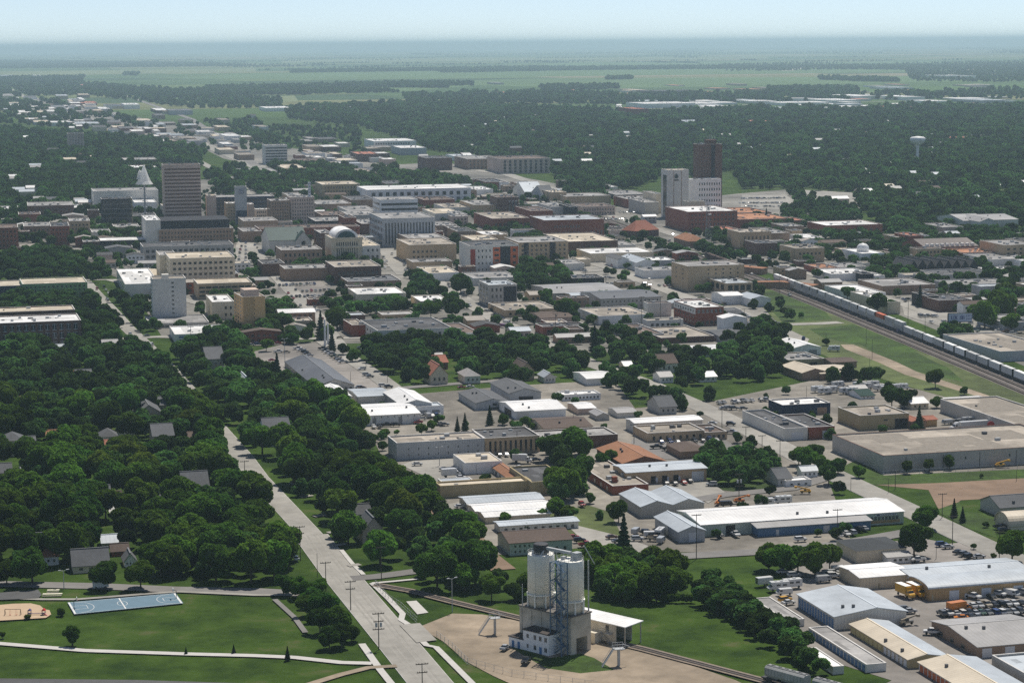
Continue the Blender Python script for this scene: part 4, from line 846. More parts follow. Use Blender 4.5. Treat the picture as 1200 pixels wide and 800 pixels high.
for k in range(5): c.tube((q[0] * (.45 + .07 * k), 6, q[2] + 5), (q[0] * (.45 + .07 * k), 6, q[2] + 9 + k % 3), .15, n=5)
c.obj('antenna', mat('white_metal', (.7, .7, .7), .5), b)
for a in [
    (806, 272, 58, 7, 23, 'B', 'w', 'big red-brown brick warehouse with white coping near the bank tower', [('f', 4, 12, .05, .95, .05, .95, .4, .4, 'win')], 'big red-brown warehouse'),
    (866, 259, 38, 6, 9, 'B', 'n', 'rust-roofed brick hall, the farther one of two'), (867, 268, 59, 7, 10, 'B', 'n', 'rust-roofed brick hall, the nearer one of two', None, 'rust-roofed brick halls'),
    (867, 292, 37, 4, 19, 'T', 't', 'tan building with five arched windows', [('f', 1, 7, .1, .95, .4, .85, .4, .7, 'win')], 'tan arched-window building'),
    (904, 288, 21, 7, 14, 'Q', 'g', 'grey-roofed brown building beside the tan arched-window one'), (887, 300, 24, 4, 14, 'D', 'd', None),
    (932, 308, 34, 5, 16, 'T', 't', 'tan two-part building near the rust-brown freight shed', [('f', 1, 6, .1, .9, .5, .8, .5, .5, 'win')], 'tan two-part building'),
    (928, 290, 24, 4, 5, 'W', 'w', None), (946, 286, 20, 5, 6, 'W', 'w', None), (920, 276, 22, 4, 10, 'Q', 'g', None), (926, 267, 18, 4, 8, 'B', 'r', None),
    (847, 278, 20, 4, 8, 'B', 'r', None), (842, 276, 16, 3, 4, 'C', 'w', None),
    (735, 244, 34, 4, 10, 'B', 'g', None), (756, 252, 16, 5, 14, 'G', 'g', None), (722, 234, 40, 5, 5, 'K', 'g', 'dark single-storey strip left of the bank tower'), (700, 226, 24, 3, 6, 'L', 'w', None), (769, 250, 9, 4, 22, 'C', 'g', None),
    (968, 276, 66, 5, 11, 'B', 'w', 'flat red brick building with sunlit white roof', [('f', 1, 9, .05, .95, .2, .8, .5, .5, 'win')], 'flat brick building with white roof'),
    (1052, 291, 18, 4, 12, 'Y', 't', 'small yellow building beside the dormered brick block'),
    (1066, 292, 16, 4, 15, 'B', 'r', None), (1105, 277, 24, 5, 10, 'P', 'g', None), (1176, 306, 40, 6, 18, 'T', 'g', 'tan block at the right edge below the white hall', [('f', 3, 5, .05, .95, .1, .9, .4, .4, 'win')]),
    (1126, 305, 48, 5, 8, 'B', 'n', None), (1160, 312, 50, 7, 7, 'W', 'g', None), (974, 330, 48, 6, 8, 'W', 'w', 'long white single-storey shop farther beyond the train', None, 'long white shop beyond the train'), (1010, 331, 14, 3, 9, 'K', 'd', None), (1025, 331, 12, 4, 7, 'W', 'w', None),
    (1100, 332, 62, 6, 9, 'L', 'd', 'pale warehouse with cluttered dark roof, farther of the right-hand pair', None, 'pale warehouse with cluttered roof'),
    (1118, 343, 70, 6, 8, 'S', 'g', None), (1034, 346, 62, 8, 10, 'Q', 'g', 'long brown flat-roofed building beyond the train', [('f', 1, 8, .1, .9, .4, .7, .4, .4, 'win')], 'long brown flat-roofed building'),
    (1086, 362, 14, 5, 14, 'K', 'd', None), (1100, 366, 38, 7, 13, 'D', 'd', 'black-brown building with weathered roof beyond the billboard', None, 'black-brown building'),
    (1040, 368, 15, 13, 13, 'C', 'w', 'cream workshop beside the passing train', None, 'cream workshop beside the train'), (1000, 352, 38, 10, 7, 'W', 'w', 'bright white-roofed shop beside the passing train'),
    (1177, 388, 40, 9, 9, 'S', 'g', 'grey hotel-like block at the right edge beyond the lot'), (1172, 424, 70, 21, 11, 'S', 't', 'large tan-roofed warehouse with blue-grey wall right of the train', None, 'tan-roofed warehouse by the train'),
    (1160, 322, 40, 4, 4, 'W', 'w', None), (985, 320, 30, 5, 6, 'L', 'g', None), (990, 300, 14, 3, 6, 'T', 'c', None), (960, 322, 24, 5, 7, 'B', 'n', None)]:
    D(*a[:7], *(a[7:]))
D(1129, 271, 30, 6, 12, 'L', 'g', 'left part of the big pale pitched-roof hall among trees', None, 'big pale pitched hall', kind='gv', rise=4)
D(1159, 270, 34, 6, 12, 'L', 'g', 'right part of the big pale pitched-roof hall among trees', None, kind='gv', rise=3)
D(1148, 273, 20, 5, 13, 'L', 'g', 'central gabled front of the big pale pitched-roof hall', None, kind='gu', rise=3)
b = D(1084, 300, 62, 6, 10, 'B', 'b', 'long brick block with a row of white dormers', [('f', 2, 14, .02, .98, .1, .95, .4, .45, 'win')], 'long dormered brick block', kind='gv', rise=5, cat='school', name='school')
q = b['_dims']
for k in range(10):
    c = MB(); xx = q[0] * (.06 + .095 * k); c.box(xx - 1, 1.0, q[2], xx + 1, 4.5, q[2] + 2.6); c.obj('dormer', wallm('W'), b)
for k in range(8):
    D(1066 + 10 * k, 322, 9.5, 5, 9 + (k % 2), 'K', 'd', None, [('f', 1, 2, .1, .9, .2, .8, .4, .6, 'win')], 'row of black gabled houses' if k == 3 else None, kind='gu', rise=5, desc='dark narrow gabled terrace house', cat='house', name='terrace_house', group='black gabled terrace houses', units=0)
# domed white building
t = D(1010, 312, 26, 6, 14, 'W', 'w', 'white building crowned by a small white dome', None, 'white domed building', cat='mosque', name='domed_building', units=0)
q = t['_dims']; c = MB(); c.lathe([(5, q[2]), (5, q[2] + 2), (5.2, q[2] + 2.2), (4.6, q[2] + 4.5), (3, q[2] + 6.2), (.3, q[2] + 7)], 18, q[0] * .5, q[1] * .5); c.obj('dome', mat('white_paint', (.75, .75, .74), .5), t, True)
# railway depot, hipped red roofs
b = D(744, 279, 28, 6, 8, 'D', 'r', 'old station building with steep red-brown hipped roof', None, 'red-roofed station', kind='h', rise=9, cat='station', name='railway_station', Dm=18, az=math.radians(-38))
b = D(807, 291, 20, 5, 8, 'Q', 'n', 'brown hipped-roof house below the lattice mast', None, kind='h', rise=5)
bld(893, 322, 40, 6, 7, 'Q', 'n', 'gv', 1.6, None, cat='freight shed', name='freight_shed', label='long rust-roofed freight shed right of the train, farther part', land='rust-roofed freight sheds', az=math.radians(-58), Wm=10, Dm=70)
bld(952, 341, 40, 6, 6, 'Q', 'n', 'gv', 1.6, None, cat='freight shed', name='freight_shed', label='rust-roofed freight shed right of the train, nearer part', az=math.radians(-58), Wm=10, Dm=50)
# far towers and mid distance
for a in [(80, 179, 19, 1.2, 22, 'P', 'd', 'pinkish-brown apartment tower alone in the far left forest', [('f', 12, 5, .05, .95, .03, .97, .5, .4, 'win')], 'lone tower in the left forest'),
          (311, 193, 26, 1.5, 22, 'L', 'g', 'pale office block striped with grey bands far up the avenue', BANDS(6, .02, .98, .05, .95), 'far striped office block'),
          (334, 204, 26, 5, 6, 'T', 'c', 'flat building with warm cream roof below the far striped block'), (275, 206, 50, 4, 4, 'L', 'g', None), (350, 196, 30, 3, 7, 'P', 'b', None), (420, 190, 24, 3, 9, 'D', 'r', None), (438, 175, 50, 3, 9, 'W', 'w', 'long white hospital-like building with pale blue end', [('f', 2, 14, .03, .85, .1, .9, .6, .5, 'win')], 'far white hospital'),
          (420, 209, 24, 6, 5, 'B', 't', 'low brick building with pale roof inside the park trees'), (470, 182, 30, 3, 8, 'S', 'w', None), (500, 200, 30, 3, 14, 'D', 'd', 'dark brick block left of the freeway ramp'), (534, 189, 28, 3, 5, 'W', 'l', None),
          (146, 196, 38, 3, 8, 'D', 'g', 'dark brick hall behind the white spire'), (154, 205, 30, 3, 8, 'B', 'w', None), (0, 254, 22, 4, 8, 'L', 'w', None), (22, 262, 26, 3, 10, 'B', 'b', None), (33, 256, 54, 5, 14, 'D', 'g', 'dark brick row building on the left with flat roof', [('f', 2, 12, .03, .97, .1, .9, .4, .4, 'win')], 'dark brick row on the left'),
          (-8, 292, 30, 5, 24, 'B', 'b', 'red-brown apartment block at the far left edge', [('f', 4, 6, .05, .95, .05, .95, .4, .45, 'win')], 'red-brown block at the left edge'),
          (28, 280, 32, 5, 14, 'Q', 'g', None, [('f', 2, 6, .05, .95, .1, .9, .4, .45, 'win')]), (60, 288, 22, 5, 22, 'B', 'd', 'dark red apartment block among trees', [('f', 4, 5, .05, .95, .05, .95, .4, .45, 'win')]), (82, 277, 24, 4, 17, 'T', 'g', 'tan block with two window rows on the left', [('f', 3, 5, .05, .95, .1, .9, .4, .4, 'win')]),
          (60, 274, 26, 4, 8, 'W', 'w', None), (84, 250, 18, 4, 6, 'W', 'w', None), (108, 280, 22, 4, 7, 'L', 'g', None), (134, 274, 30, 4, 7, 'Q', 'g', None), (156, 262, 28, 4, 8, 'K', 'd', None), (158, 250, 26, 5, 12, 'W', 'w', None), (192, 258, 42, 4, 15, 'C', 'c', 'pale cream block at the foot of the striped tower', [('f', 2, 7, .2, .95, .2, .9, .4, .3, 'win')]),
          (1035, 130, 40, 1.5, 4, 'B', 'r', None), (1112, 166, 46, 1.5, 4, 'B', 'r', 'long red-roofed school in the far right forest', None, 'far red-roofed school'), (1150, 165, 42, 1.5, 3, 'B', 'r', None), (743, 139, 17, 2, 11, 'B', 'r', 'square red brick block far in the forest', None, 'far red brick block'), (755, 127, 60, 2, 5, 'W', 'w', 'long white industrial hall on the horizon edge of the forest', None, 'far white industrial halls'),
          (816, 125, 30, 2, 3, 'W', 'w', None), (917, 124, 58, 1.5, 3, 'W', 'w', None), (975, 121, 34, 2, 3, 'W', 'w', None), (1060, 118, 24, 2, 4, 'W', 'w', None), (1086, 122, 30, 1.5, 3, 'W', 'w', None), (1000, 117, 30, 2, 4, 'L', 'w', None), (1150, 121, 34, 2, 3, 'S', 'l', None), (880, 122, 24, 1, 3, 'L', 'w', None),
          (1110, 93, 12, 1, 4, 'W', 'w', 'bright white hangar, left of a far pair'), (1132, 93, 12, 1, 4, 'W', 'w', 'bright white hangar, right of a far pair'), (760, 110, 56, 1, 3, 'D', 'd', None), (745, 109, 16, 1.5, 3, 'C', 'c', None), (1040, 105, 30, 1, 2, 'L', 'l', None),
          (804, 148, 32, 2, 5, 'W', 'l', None), (885, 148, 24, 2, 5, 'B', 'r', None), (845, 138, 30, 1.2, 3, 'W', 'w', None), (528, 160, 28, 1.5, 3, 'T', 'c', None), (640, 165, 40, 1, 2, 'L', 'w', None),
          (38, 92, 10, 1, 3, 'W', 'w', None), (0, 92, 16, 1, 3, 'L', 'l', None), (146, 128, 18, 2, 5, 'W', 'w', None), (90, 124, 24, 2, 3, 'R' if 0 else 'B', 'r', None), (95, 102, 16, 1, 2, 'P', 'r', None), (20, 136, 18, 2, 3, 'W', 'w', None), (60, 148, 22, 2, 4, 'W', 'w', None), (200, 135, 26, 2, 5, 'S', 's', None), (312, 131, 30, 2, 4, 'W', 'w', None), (355, 134, 26, 2, 4, 'P', 'r', None)]:
    a = list(a); k = 'f'
    D(*a[:7], *(a[7:]), cat='building')
# row of small shops along the far avenue
rr = random.Random(5)
for k in range(165):
    t = rr.random(); x = 30 + 390 * t + rr.uniform(-60, 50); y = 126 + 68 * t + rr.uniform(-16, 14)
    if x < 0 or (285 < x < 345 and y > 165) or (430 < x and y > 205) or (180 < x < 240 and y > 180): continue
    wl = rr.choice('WWLTCPDQSB'); rf = rr.choice('wwlgtcsd')
    D(x, y, rr.uniform(8, 24) * (y / 190), rr.uniform(1.2, 3), rr.uniform(3, 6) * (y / 180), wl, rf, None, units=0, cat='shop', name='shop', front=80)
for k in range(40):     # houses and halls between far fields and forest, all of them named warehouse
    x = rr.uniform(560, 1200); y = rr.uniform(98, 122)
    D(x, y, rr.uniform(6, 22), .8, rr.uniform(1.2, 2.4), rr.choice('WLTGPS'), rr.choice('wlgtcsrn'), None, units=0, par=0, cat='warehouse', name='warehouse')
# ---------------------------------------------------------------- houses among the trees
def house(x, y, w, h, wall, roof, label=None, kind='gv', dy=None, rise=None, land=None, op=None, az=None):
    s = (y - 41) / 185
    return bld(x, y, w, dy or w * .22, h, wall, roof, kind, rise or 2.6, op or [W_(1, 3, .08, .92, .3, .8, .35, .6)], label=label, cat='house', name='house', land=land, az=az, units=0,
               desc=f"{WNAME[wall]} house with {RNAME[roof]} roof")
HS = [(40, 655, 28, 14, 'L', 's', 'two-storey grey house with slate roof and dormer', 'gv', 7, 4), (45, 663, 24, 10, 'W', 'r', 'white house with red-brown hip roof facing the park', 'h', 6, 3), (86, 672, 42, 9, 'C', 's', 'long cream house with dark slate roof facing the park', 'gv', 9, 4.5),
      (146, 664, 14, 7, 'W', 's', 'small white gabled cottage under trees near the court', 'gu', 6, 2.6), (120, 642, 18, 6, 'L', 'l', None, 'gv', 6, 2), (131, 652, 20, 6, 'B', 'b', None, 'gv', 5, 2),
      (3, 535, 26, 18, 'C', 's', 'pale two-storey house with slate hip roof on the left edge', 'h', 6, 3), (28, 533, 14, 14, 'L', 's', None, 'gv', 5, 2), (40, 537, 26, 9, 'L', 'g', None, 'gv', 5, 2), (118, 520, 20, 8, 'W', 's', 'small white house with pyramid roof beside the bright lawn', 'h', 5, 3), (121, 528, 19, 5, 'W', 'r', 'white bungalow with dark red roof beside the blue canopy', 'gv', 5, 2),
      (139, 511, 18, 9, 'L', 'g', None, 'gv', 4, 2), (160, 497, 30, 12, 'P', 's', 'pinkish two-storey house with grey cross gables', 'gu', 9, 4), (183, 484, 14, 9, 'G', 's', None, 'gv', 6, 3), (180, 527, 24, 16, 'P', 's', None, 'gv', 8, 4), (215, 583, 30, 12, 'L', 's', 'large house with slate roof beside the street trees', 'gv', 8, 5, 'slate house by the street trees'),
      (116, 593, 14, 12, 'Q', 's', None, 'gv', 7, 3), (153, 590, 15, 6, 'Y', 'b', 'small yellow cottage with pointed gable and dark vent', 'gu', 5, 4), (172, 597, 20, 8, 'W', 's', 'white house with long grey gable roof beside the red car', 'gu', 14, 3), (129, 590, 14, 6, 'Q', 'b', None, 'gv', 5, 2), (130, 605, 12, 5, 'W', 'w', None, 'gu', 4, 1.5),
      (0, 562, 14, 8, 'C', 's', None, 'gv', 6, 3), (20, 573, 12, 8, 'C', 's', None, 'gu', 6, 4), (84, 447, 20, 6, 'Q', 'r', None, 'gv', 4, 2), (90, 451, 18, 10, 'D', 's', None, 'gv', 5, 2.5), (119, 452, 16, 9, 'B', 'b', None, 'gv', 4, 2), (61, 414, 18, 5, 'L', 'l', None, 'gv', 3, 2), (72, 421, 12, 5, 'W', 'l', 'tiny bright pale-blue roofed shed beside the dark school', 'gv', 4, 1), (121, 414, 18, 10, 'L', 'g', None, 'gv', 4, 2),
      (34, 478, 10, 6, 'B', 'r', None, 'gv', 4, 2), (14, 478, 14, 6, 'T', 'n', None, 'gv', 4, 2), (12, 494, 14, 6, 'L', 'g', None, 'gv', 4, 2), (55, 517, 20, 6, 'T', 'n', None, 'gv', 4, 2), (80, 514, 12, 5, 'W', 'w', None, 'gv', 3, 1), (222, 521, 12, 7, 'B', 'b', None, 'gv', 6, 2), (150, 533, 10, 6, 'K', 'd', None, 'gv', 3, 1),
      (243, 435, 20, 14, 'G', 's', 'grey house with steep roof left of the car park', 'gv', 8, 5), (262, 442, 10, 7, 'W', 's', None, 'gv', 3, 2), (283, 460, 12, 12, 'W', 'l', 'white house with pale gable left of the car park conifer', 'gu', 6, 3),
      (312, 523, 30, 13, 'W', 's', 'white house with steep grey cross gables right of the street', 'gv', 10, 6, 'steep grey-gabled house'), (401, 544, 10, 8, 'L', 'w', 'tiny garage with white door behind parked pickups', 'gu', 4, 1.4), (425, 637, 26, 14, 'P', 's', 'tall house with brown gabled roof right of the street', 'gu', 9, 5, 'brown-gabled house'), (419, 608, 16, 6, 'W', 's', None, 'gv', 5, 3), (400, 619, 20, 7, 'L', 's', None, 'gv', 5, 2),
      (505, 451, 20, 12, 'C', 'r', 'cream house with steep red-brown gable', 'gu', 6, 5, 'cream house with red gable'), (511, 433, 14, 8, 'B', 'r', None, 'gv', 5, 3), (545, 450, 18, 9, 'L', 'g', 'pale cottage with grey hip roof behind a parked white car', 'h', 5, 3), (610, 446, 16, 12, 'T', 'b', 'beige two-storey house with brown gable among dark trees', 'gu', 6, 4, 'beige gabled house among trees'), (638, 449, 13, 7, 'L', 'l', None, 'gu', 4, 2), (512, 424, 8, 5, 'L', 'g', None, 'gv', 3, 2),
      (774, 437, 20, 11, 'L', 'b', 'pale house with brown roof in the central trees', 'gv', 5, 4), (774, 449, 15, 7, 'W', 'g', None, 'gv', 4, 2), (820, 448, 20, 6, 'L', 'w', None, 'gv', 4, 2), (732, 434, 10, 5, 'C', 'w', None, 'gv', 3, 2), (773, 486, 20, 9, 'G', 's', 'grey roofed house behind the thin white-roofed shed', 'gv', 7, 4), (912, 570, 16, 9, 'L', 's', 'grey-roofed house at the thicket end', 'gv', 8, 3), (921, 571, 30, 6, 'W', 'w', 'white flat carport and shed beside the street corner', 'f', 4, 1),
      (940, 560, 18, 8, 'W', 'l', None, 'gv', 3, 1.5), (1009, 468, 16, 4, 'W', 'e', 'pale building with teal-green roof behind the mustard one', 'gv', 6, 2), (1068, 480, 20, 7, 'C', 'w', None, 'gv', 5, 2), (1000, 463, 18, 5, 'L', 'g', None, 'gv', 4, 2)]
for a in HS:
    a = list(a) + [None] * (11 - len(a)); house(*a[:5], a[5], a[6], a[7], a[8], a[9], a[10])
# generic infill between larger downtown buildings, named shop or shed by roof shape only
def clear(A, W, D_, az, m_=2.0):
    u, v = axes(az); c = A + v * W / 2 + u * D_ / 2; r = math.hypot(W, D_) / 2 + m_
    for q in FOOT + PAVED:
        if abs(q[:, 0].mean() - c.x) < 90 and abs(q[:, 1].mean() - c.y) < 90:
            for i in range(5):
                for j in range(5):
                    p = A + v * W * i / 4 + u * D_ * j / 4
                    ins = False; k = len(q) - 1
                    for n_ in range(len(q)):
                        if (q[n_][1] > p.y) != (q[k][1] > p.y) and p.x < (q[k][0] - q[n_][0]) * (p.y - q[n_][1]) / (q[k][1] - q[n_][1]) + q[n_][0]: ins = not ins
                        k = n_
                    if ins: return False
    for pts, wd in ROADS:
        for i in range(len(pts) - 1):
            a = Vector(pts[i]); d = Vector(pts[i + 1]) - a; t = max(0, min(1, (c.xy - a).dot(d) / d.length_squared))
            if (c.xy - a - d * t).length < wd / 2 + min(W, D_) / 2 + 2: return False
    return True
for (x0, x1, y0, y1, n_, az_) in ((300, 760, 215, 300, 70, DT), (240, 860, 300, 408, 56, DT), (860, 1200, 275, 380, 50, DT), (110, 300, 240, 345, 24, DT), (0, 110, 250, 300, 14, DT)):
    for k in range(n_):
        for t_ in range(8):
            x, y = rr.uniform(x0, x1), rr.uniform(y0, y1); Wq, Dq, Hq = rr.uniform(9, 24), rr.uniform(9, 22), rr.choice([3.8, 4.2, 5, 7, 8.5] if y < 420 else [3, 3.6, 4.5])
            if 880 < x < 1170 and y > 330 and y - 340 < (x - 880) * .42 + 45 and y - 325 > (x - 880) * .36 - 10: continue
            if clear(G(x, y), Wq, Dq, az_):
                wl = rr.choice('WLTCPDQQSBBTG'); rf = rr.choice('wggtcsdbtl'); kd = rr.choice(['f', 'f', 'f', 'gv', 'gu'])
                bld(x, y, 10, 3, 5, wl, rf, kd, 1.6 if kd != 'f' else 0, [('f', 1 + (Hq > 6), max(2, int(Wq / 3.5)), .06, .94, .12, .92, .5, .45, 'win')] if rr.random() < .7 else None, az=az_, Wm=Wq, Dm=Dq, Hm=Hq, units=rr.choice([0, 1, 2, 3]) if kd == 'f' else 0, cat='shed' if kd != 'f' else 'shop', name='shed' if kd != 'f' else 'shop'); break
# suburb roofs glimpsed through the far canopy
for k in range(230):
    x = rr.uniform(0, 1200); y = rr.uniform(124, 245)
    if 180 < x < 960 and y > 195: continue
    if 100 < x < 480 and y > 140: continue
    s = (y - 41) / 185
    D(x, y, rr.uniform(9, 18) * s, 10 * s * (y - 41) / 2625 * 1.3, 6.5 * s, rr.choice('WLTCPB'), rr.choice('gslcdgbwlg'), None, kind='gv', rise=2.5, cat='house', name='house', units=0, desc=None, front=rr.choice([20, 60, 90]))
for k in range(34):     # pale industrial halls in front of the far fields
    x = rr.uniform(735, 1200); y = rr.uniform(117, 131)
    D(x, y, rr.uniform(10, 42), 1.2, rr.uniform(2, 3.4), rr.choice('WWLSC'), rr.choice('wwwlg'), None, units=0, par=0, cat='warehouse', name='warehouse', front=60)
# ---------------------------------------------------------------- the silo plant
SAZ = math.radians(-46)
su, sv = axes(SAZ)
S0 = G(669.5, 768)
sil = thing('concrete_silo_plant', S0, -SAZ, 'silo plant', None, 'twin white cylindrical silos on a stained concrete block with blue stair tower', None, 'twin white silos', (650, 700))
SL = solve(S0, su, 'x', 609); SW = solve(S0, sv, 'x', 692.5); SH = 11.6
footprint(S0, su, sv, SW + 14, SL, 3)
CONC = mat('stained_concrete', (.56, .51, .42), .92, .22, .35, big=.2); CONCD = mat('dark_concrete', (.16, .145, .13), .92, .2, .4)
SILW = mat('silo_white', (.90, .87, .79), .6, .10, .5, big=.06, seam=None); BLU = mat('stair_blue', (.10, .17, .26), .5, .1, 1)
RUST = mat('rust_stain', (.33, .24, .17), .9, .3, .6); GALV = mat('galvanised', (.45, .46, .46), .45, .15, 1); BLK = mat('black_steel', (.045, .045, .05), .6, .2, 1)
b = MB()    # block with drive-through opening in its end face
ow0, ow1, oh_ = SW * .26, SW * .82, 4.8
b.box(0, 0, 0, ow0, SL, SH); b.box(ow1, 0, 0, SW, SL, SH); b.box(ow0, .01, oh_, ow1, SL, SH); b.box(ow0, 7, 0, ow1, SL, oh_)
for k in range(5): b.box(-.25, SL * (.2 + .19 * k) - .3, 0, 0, SL * (.2 + .19 * k) + .3, SH * .96)
b.obj('base_block', CONC, sil)
b = MB(); b.box(-.3, -.3, SH, SW + .3, SL + .3, SH + .35); b.obj('deck_slab', CONCD, sil)
for nm, yc, hh in (('silo', 4.3, 15.6), ('silo', SL - 5.0, 15.6)):
    r = 4.1; z0 = SH + .35
    b = MB(); b.lathe([(r, z0 + 3.6), (r, z0 + hh), (r - .1, z0 + hh + .3), (.5, z0 + hh + .9)], 40, SW / 2, yc); s = b.obj(nm, SILW, sil, True)
    s.data.polygons.foreach_set('use_smooth', [abs(p.normal.z) < .3 for p in s.data.polygons])
    b = MB(); b.lathe([(r * .93, z0), (r * .93, z0 + 3.6)], 32, SW / 2, yc); b.obj('skirt', mat('skirt_rusty', (.72, .65, .53), .85, .2, .8), s, True)
    b = MB()
    for k in range(8):
        t = 2 * PI * k / 8 + .3; px, py = SW / 2 + (r + .15) * math.cos(t), yc + (r + .15) * math.sin(t)
        b.box(px - .2, py - .2, z0, px + .2, py + .2, z0 + 4.2)
    b.lathe([(r + .32, z0 + 3.5), (r + .32, z0 + 3.9), (r, z0 + 3.9)], 40, SW / 2, yc); b.obj('support_frame', SILW, s)
    b = MB()        # rust streaks down the seams
    for k in range(6):
        t = 2 * PI * (k + .3) / 6; b.tube((SW / 2 + (r + .01) * math.cos(t), yc + (r + .01) * math.sin(t), z0 + 3.8), (SW / 2 + (r + .01) * math.cos(t), yc + (r + .01) * math.sin(t), z0 + hh - .2), .05, .04, 5)
    b.obj('seam', mat('seam_grey', (.62, .60, .54), .8, .3, .8), s)
    b = MB(); zt = z0 + hh
    for k in range(20):
        t = 2 * PI * k / 20; t2 = 2 * PI * (k + 1) / 20
        p = (SW / 2 + (r - .1) * math.cos(t), yc + (r - .1) * math.sin(t)); q = (SW / 2 + (r - .1) * math.cos(t2), yc + (r - .1) * math.sin(t2))
        b.tube((*p, zt), (*p, zt + 1.3), .05, n=4)
        for dz in (.7, 1.3): b.tube((*p, zt + dz), (*q, zt + dz), .045, n=4)
    b.obj('railing', GALV, s)
    b = MB(); b.lathe([(1.0, zt + .3), (1.0, zt + 1.5), (.2, zt + 1.9)], 14, SW / 2 + 1, yc - .8); b.box(SW / 2 - 2.3, yc + .5, zt + .3, SW / 2 - .9, yc + 1.6, zt + 1.5); b.tube((SW / 2 - 2, yc - 1.6, zt + .2), (SW / 2 - 1, yc - 2.2, zt + 1.7), .3, n=8); b.obj('vent', GALV, s)
zt = SH + 15.9
b = MB(); b.lathe([(2.3, zt), (2.3, zt + 3.4), (2.0, zt + 3.6)], 24, SW / 2 - .2, SL - 5.2); b.obj('dust_collector', BLK, sil)
b = MB(); b.box(SW / 2 - .5, 4, zt + 2.0, SW / 2 + .5, SL - 7, zt + 2.8)
for k in range(5): b.tube((SW / 2, 4 + k * 3, zt), (SW / 2, 4 + k * 3, zt + 2.0), .12, n=5)
b.box(SW / 2 - .2, 1.5, zt + .4, SW / 2 + 2.2, 3.6, zt + 2.7); b.obj('top_conveyor', GALV, sil)
b = MB(); b.tube((SW * .9, 2, zt + 4.6), (SW * 1.05, -1.2, zt - 1), .14, n=6); b.tube((SW + .1, 1, SH), (SW + .1, 1, zt), .22, n=8); b.tube((-.2, SL - 1.5, SH), (-.2, SL - 1.5, SH + 7), .16, n=6); b.obj('fill_pipe', GALV, sil)
# stair tower
b = MB(); tx0, tx1 = -3.3, -.5; ty0 = 1.0; ty1 = ty0 + 4.4; TH = zt + .8
for x in (tx0, tx1):
    for y in (ty0, ty1): b.box(x - .13, y - .13, 0, x + .13, y + .13, TH)
n = 10; hz = TH / n
for k in range(n + 1):
    z = min(TH - .1, k * hz)
    for y in (ty0, ty1): b.box(tx0, y - .07, z, tx1, y + .07, z + .14)
    for x in (tx0, tx1): b.box(x - .07, ty0, z, x + .07, ty1, z + .14)
    if k < n:
        s = 1 if k % 2 else -1
        b.tube((tx0, ty0 if s > 0 else ty1, z), (tx0, ty1 if s > 0 else ty0, z + hz), .09, n=4)
        b.tube((tx0, ty1 if s > 0 else ty0, z), (tx1, ty1 if s > 0 else ty0, z + hz), .07, n=4)
        b.tube((tx0, ty0 if s < 0 else ty1, z + 1), (tx1, ty0 if s < 0 else ty1, z + hz), .06, n=4)
b.obj('stair_tower', BLU, sil)
for k in range(n):
    z = k * hz; s = 1 if k % 2 else -1; m = MB(); xa = tx0 + .5 + (.9 if k % 2 else 0)
    y0, y1 = (ty0 + .5, ty1 - .5) if s > 0 else (ty1 - .5, ty0 + .5)
    m.face([(xa, y0, z), (xa + .9, y0, z), (xa + .9, y1, z + hz), (xa, y1, z + hz)])
    for o in (0, .9): m.tube((xa + o, y0, z + 1), (xa + o, y1, z + hz + 1), .05, n=4); m.tube((xa + o, y0, z + .1), (xa + o, y1, z + hz + .1), .09, n=4)
    m.obj('stair_flight', BLU, sil)
# offices
b = MB(); o0, o1 = SL * .36, SL * .90
OFW = mat('office_white', (.90, .89, .86), .7, .05, .5)
def offbox(x0, y0, x1, y1, h, wins, doors, name):
    m = MB(); m.box(x0, y0, 0, x1, y1, h); o = m.obj(name, OFW, sil)
    m = MB(); m.box(x0 - .2, y0 - .2, h, x1, y1 + .2, h + .3); m.obj('office_roof', mat('tar_roof', (.07, .06, .055), .9, .2, .4), o)
    for (yy, zz, ww, hh) in wins: link('window', winmesh(1), o, (x0, yy, zz), (ww, .16, hh), -PI / 2)
    for (yy, ww) in doors: link('door', unitbox('door', mat('door_b', CODE2DOOR['b'])), o, (x0, yy, .2), (ww, .14, 2.1), -PI / 2)
    return o
ya = o0 + 1.7; yb = ya + 10.5
offbox(-5.2, ya - 5, -.02, yb - 5, 6.4, [(ya - 3.8, 4.2, .9, 1.3), (ya - 1.6, 4.2, .9, 1.3), (ya + .6, 4.2, .9, 1.3), (ya + 3.6, 4.3, .8, 1.1), (ya - 3.8, 1.1, .9, 1.3), (ya + .6, 1.1, .9, 1.3), (ya + 3.6, 1.2, .6, 1.1)], [(ya - 1.7, 1.0)], 'office')
offbox(-5.2, yb - 4.98, -.02, yb + 1, 3.2, [], [(yb - 3.2, 1.0), (yb - .8, 1.0)], 'office_annexe')
b = MB(); b.box(-6.6, -.6, 0, -5.4, yb + 1.5, .15); b.box(-6.6, -1.8, 0, SW * .2, -.6, .15); b.obj('pavement', GM['concrete'], sil)
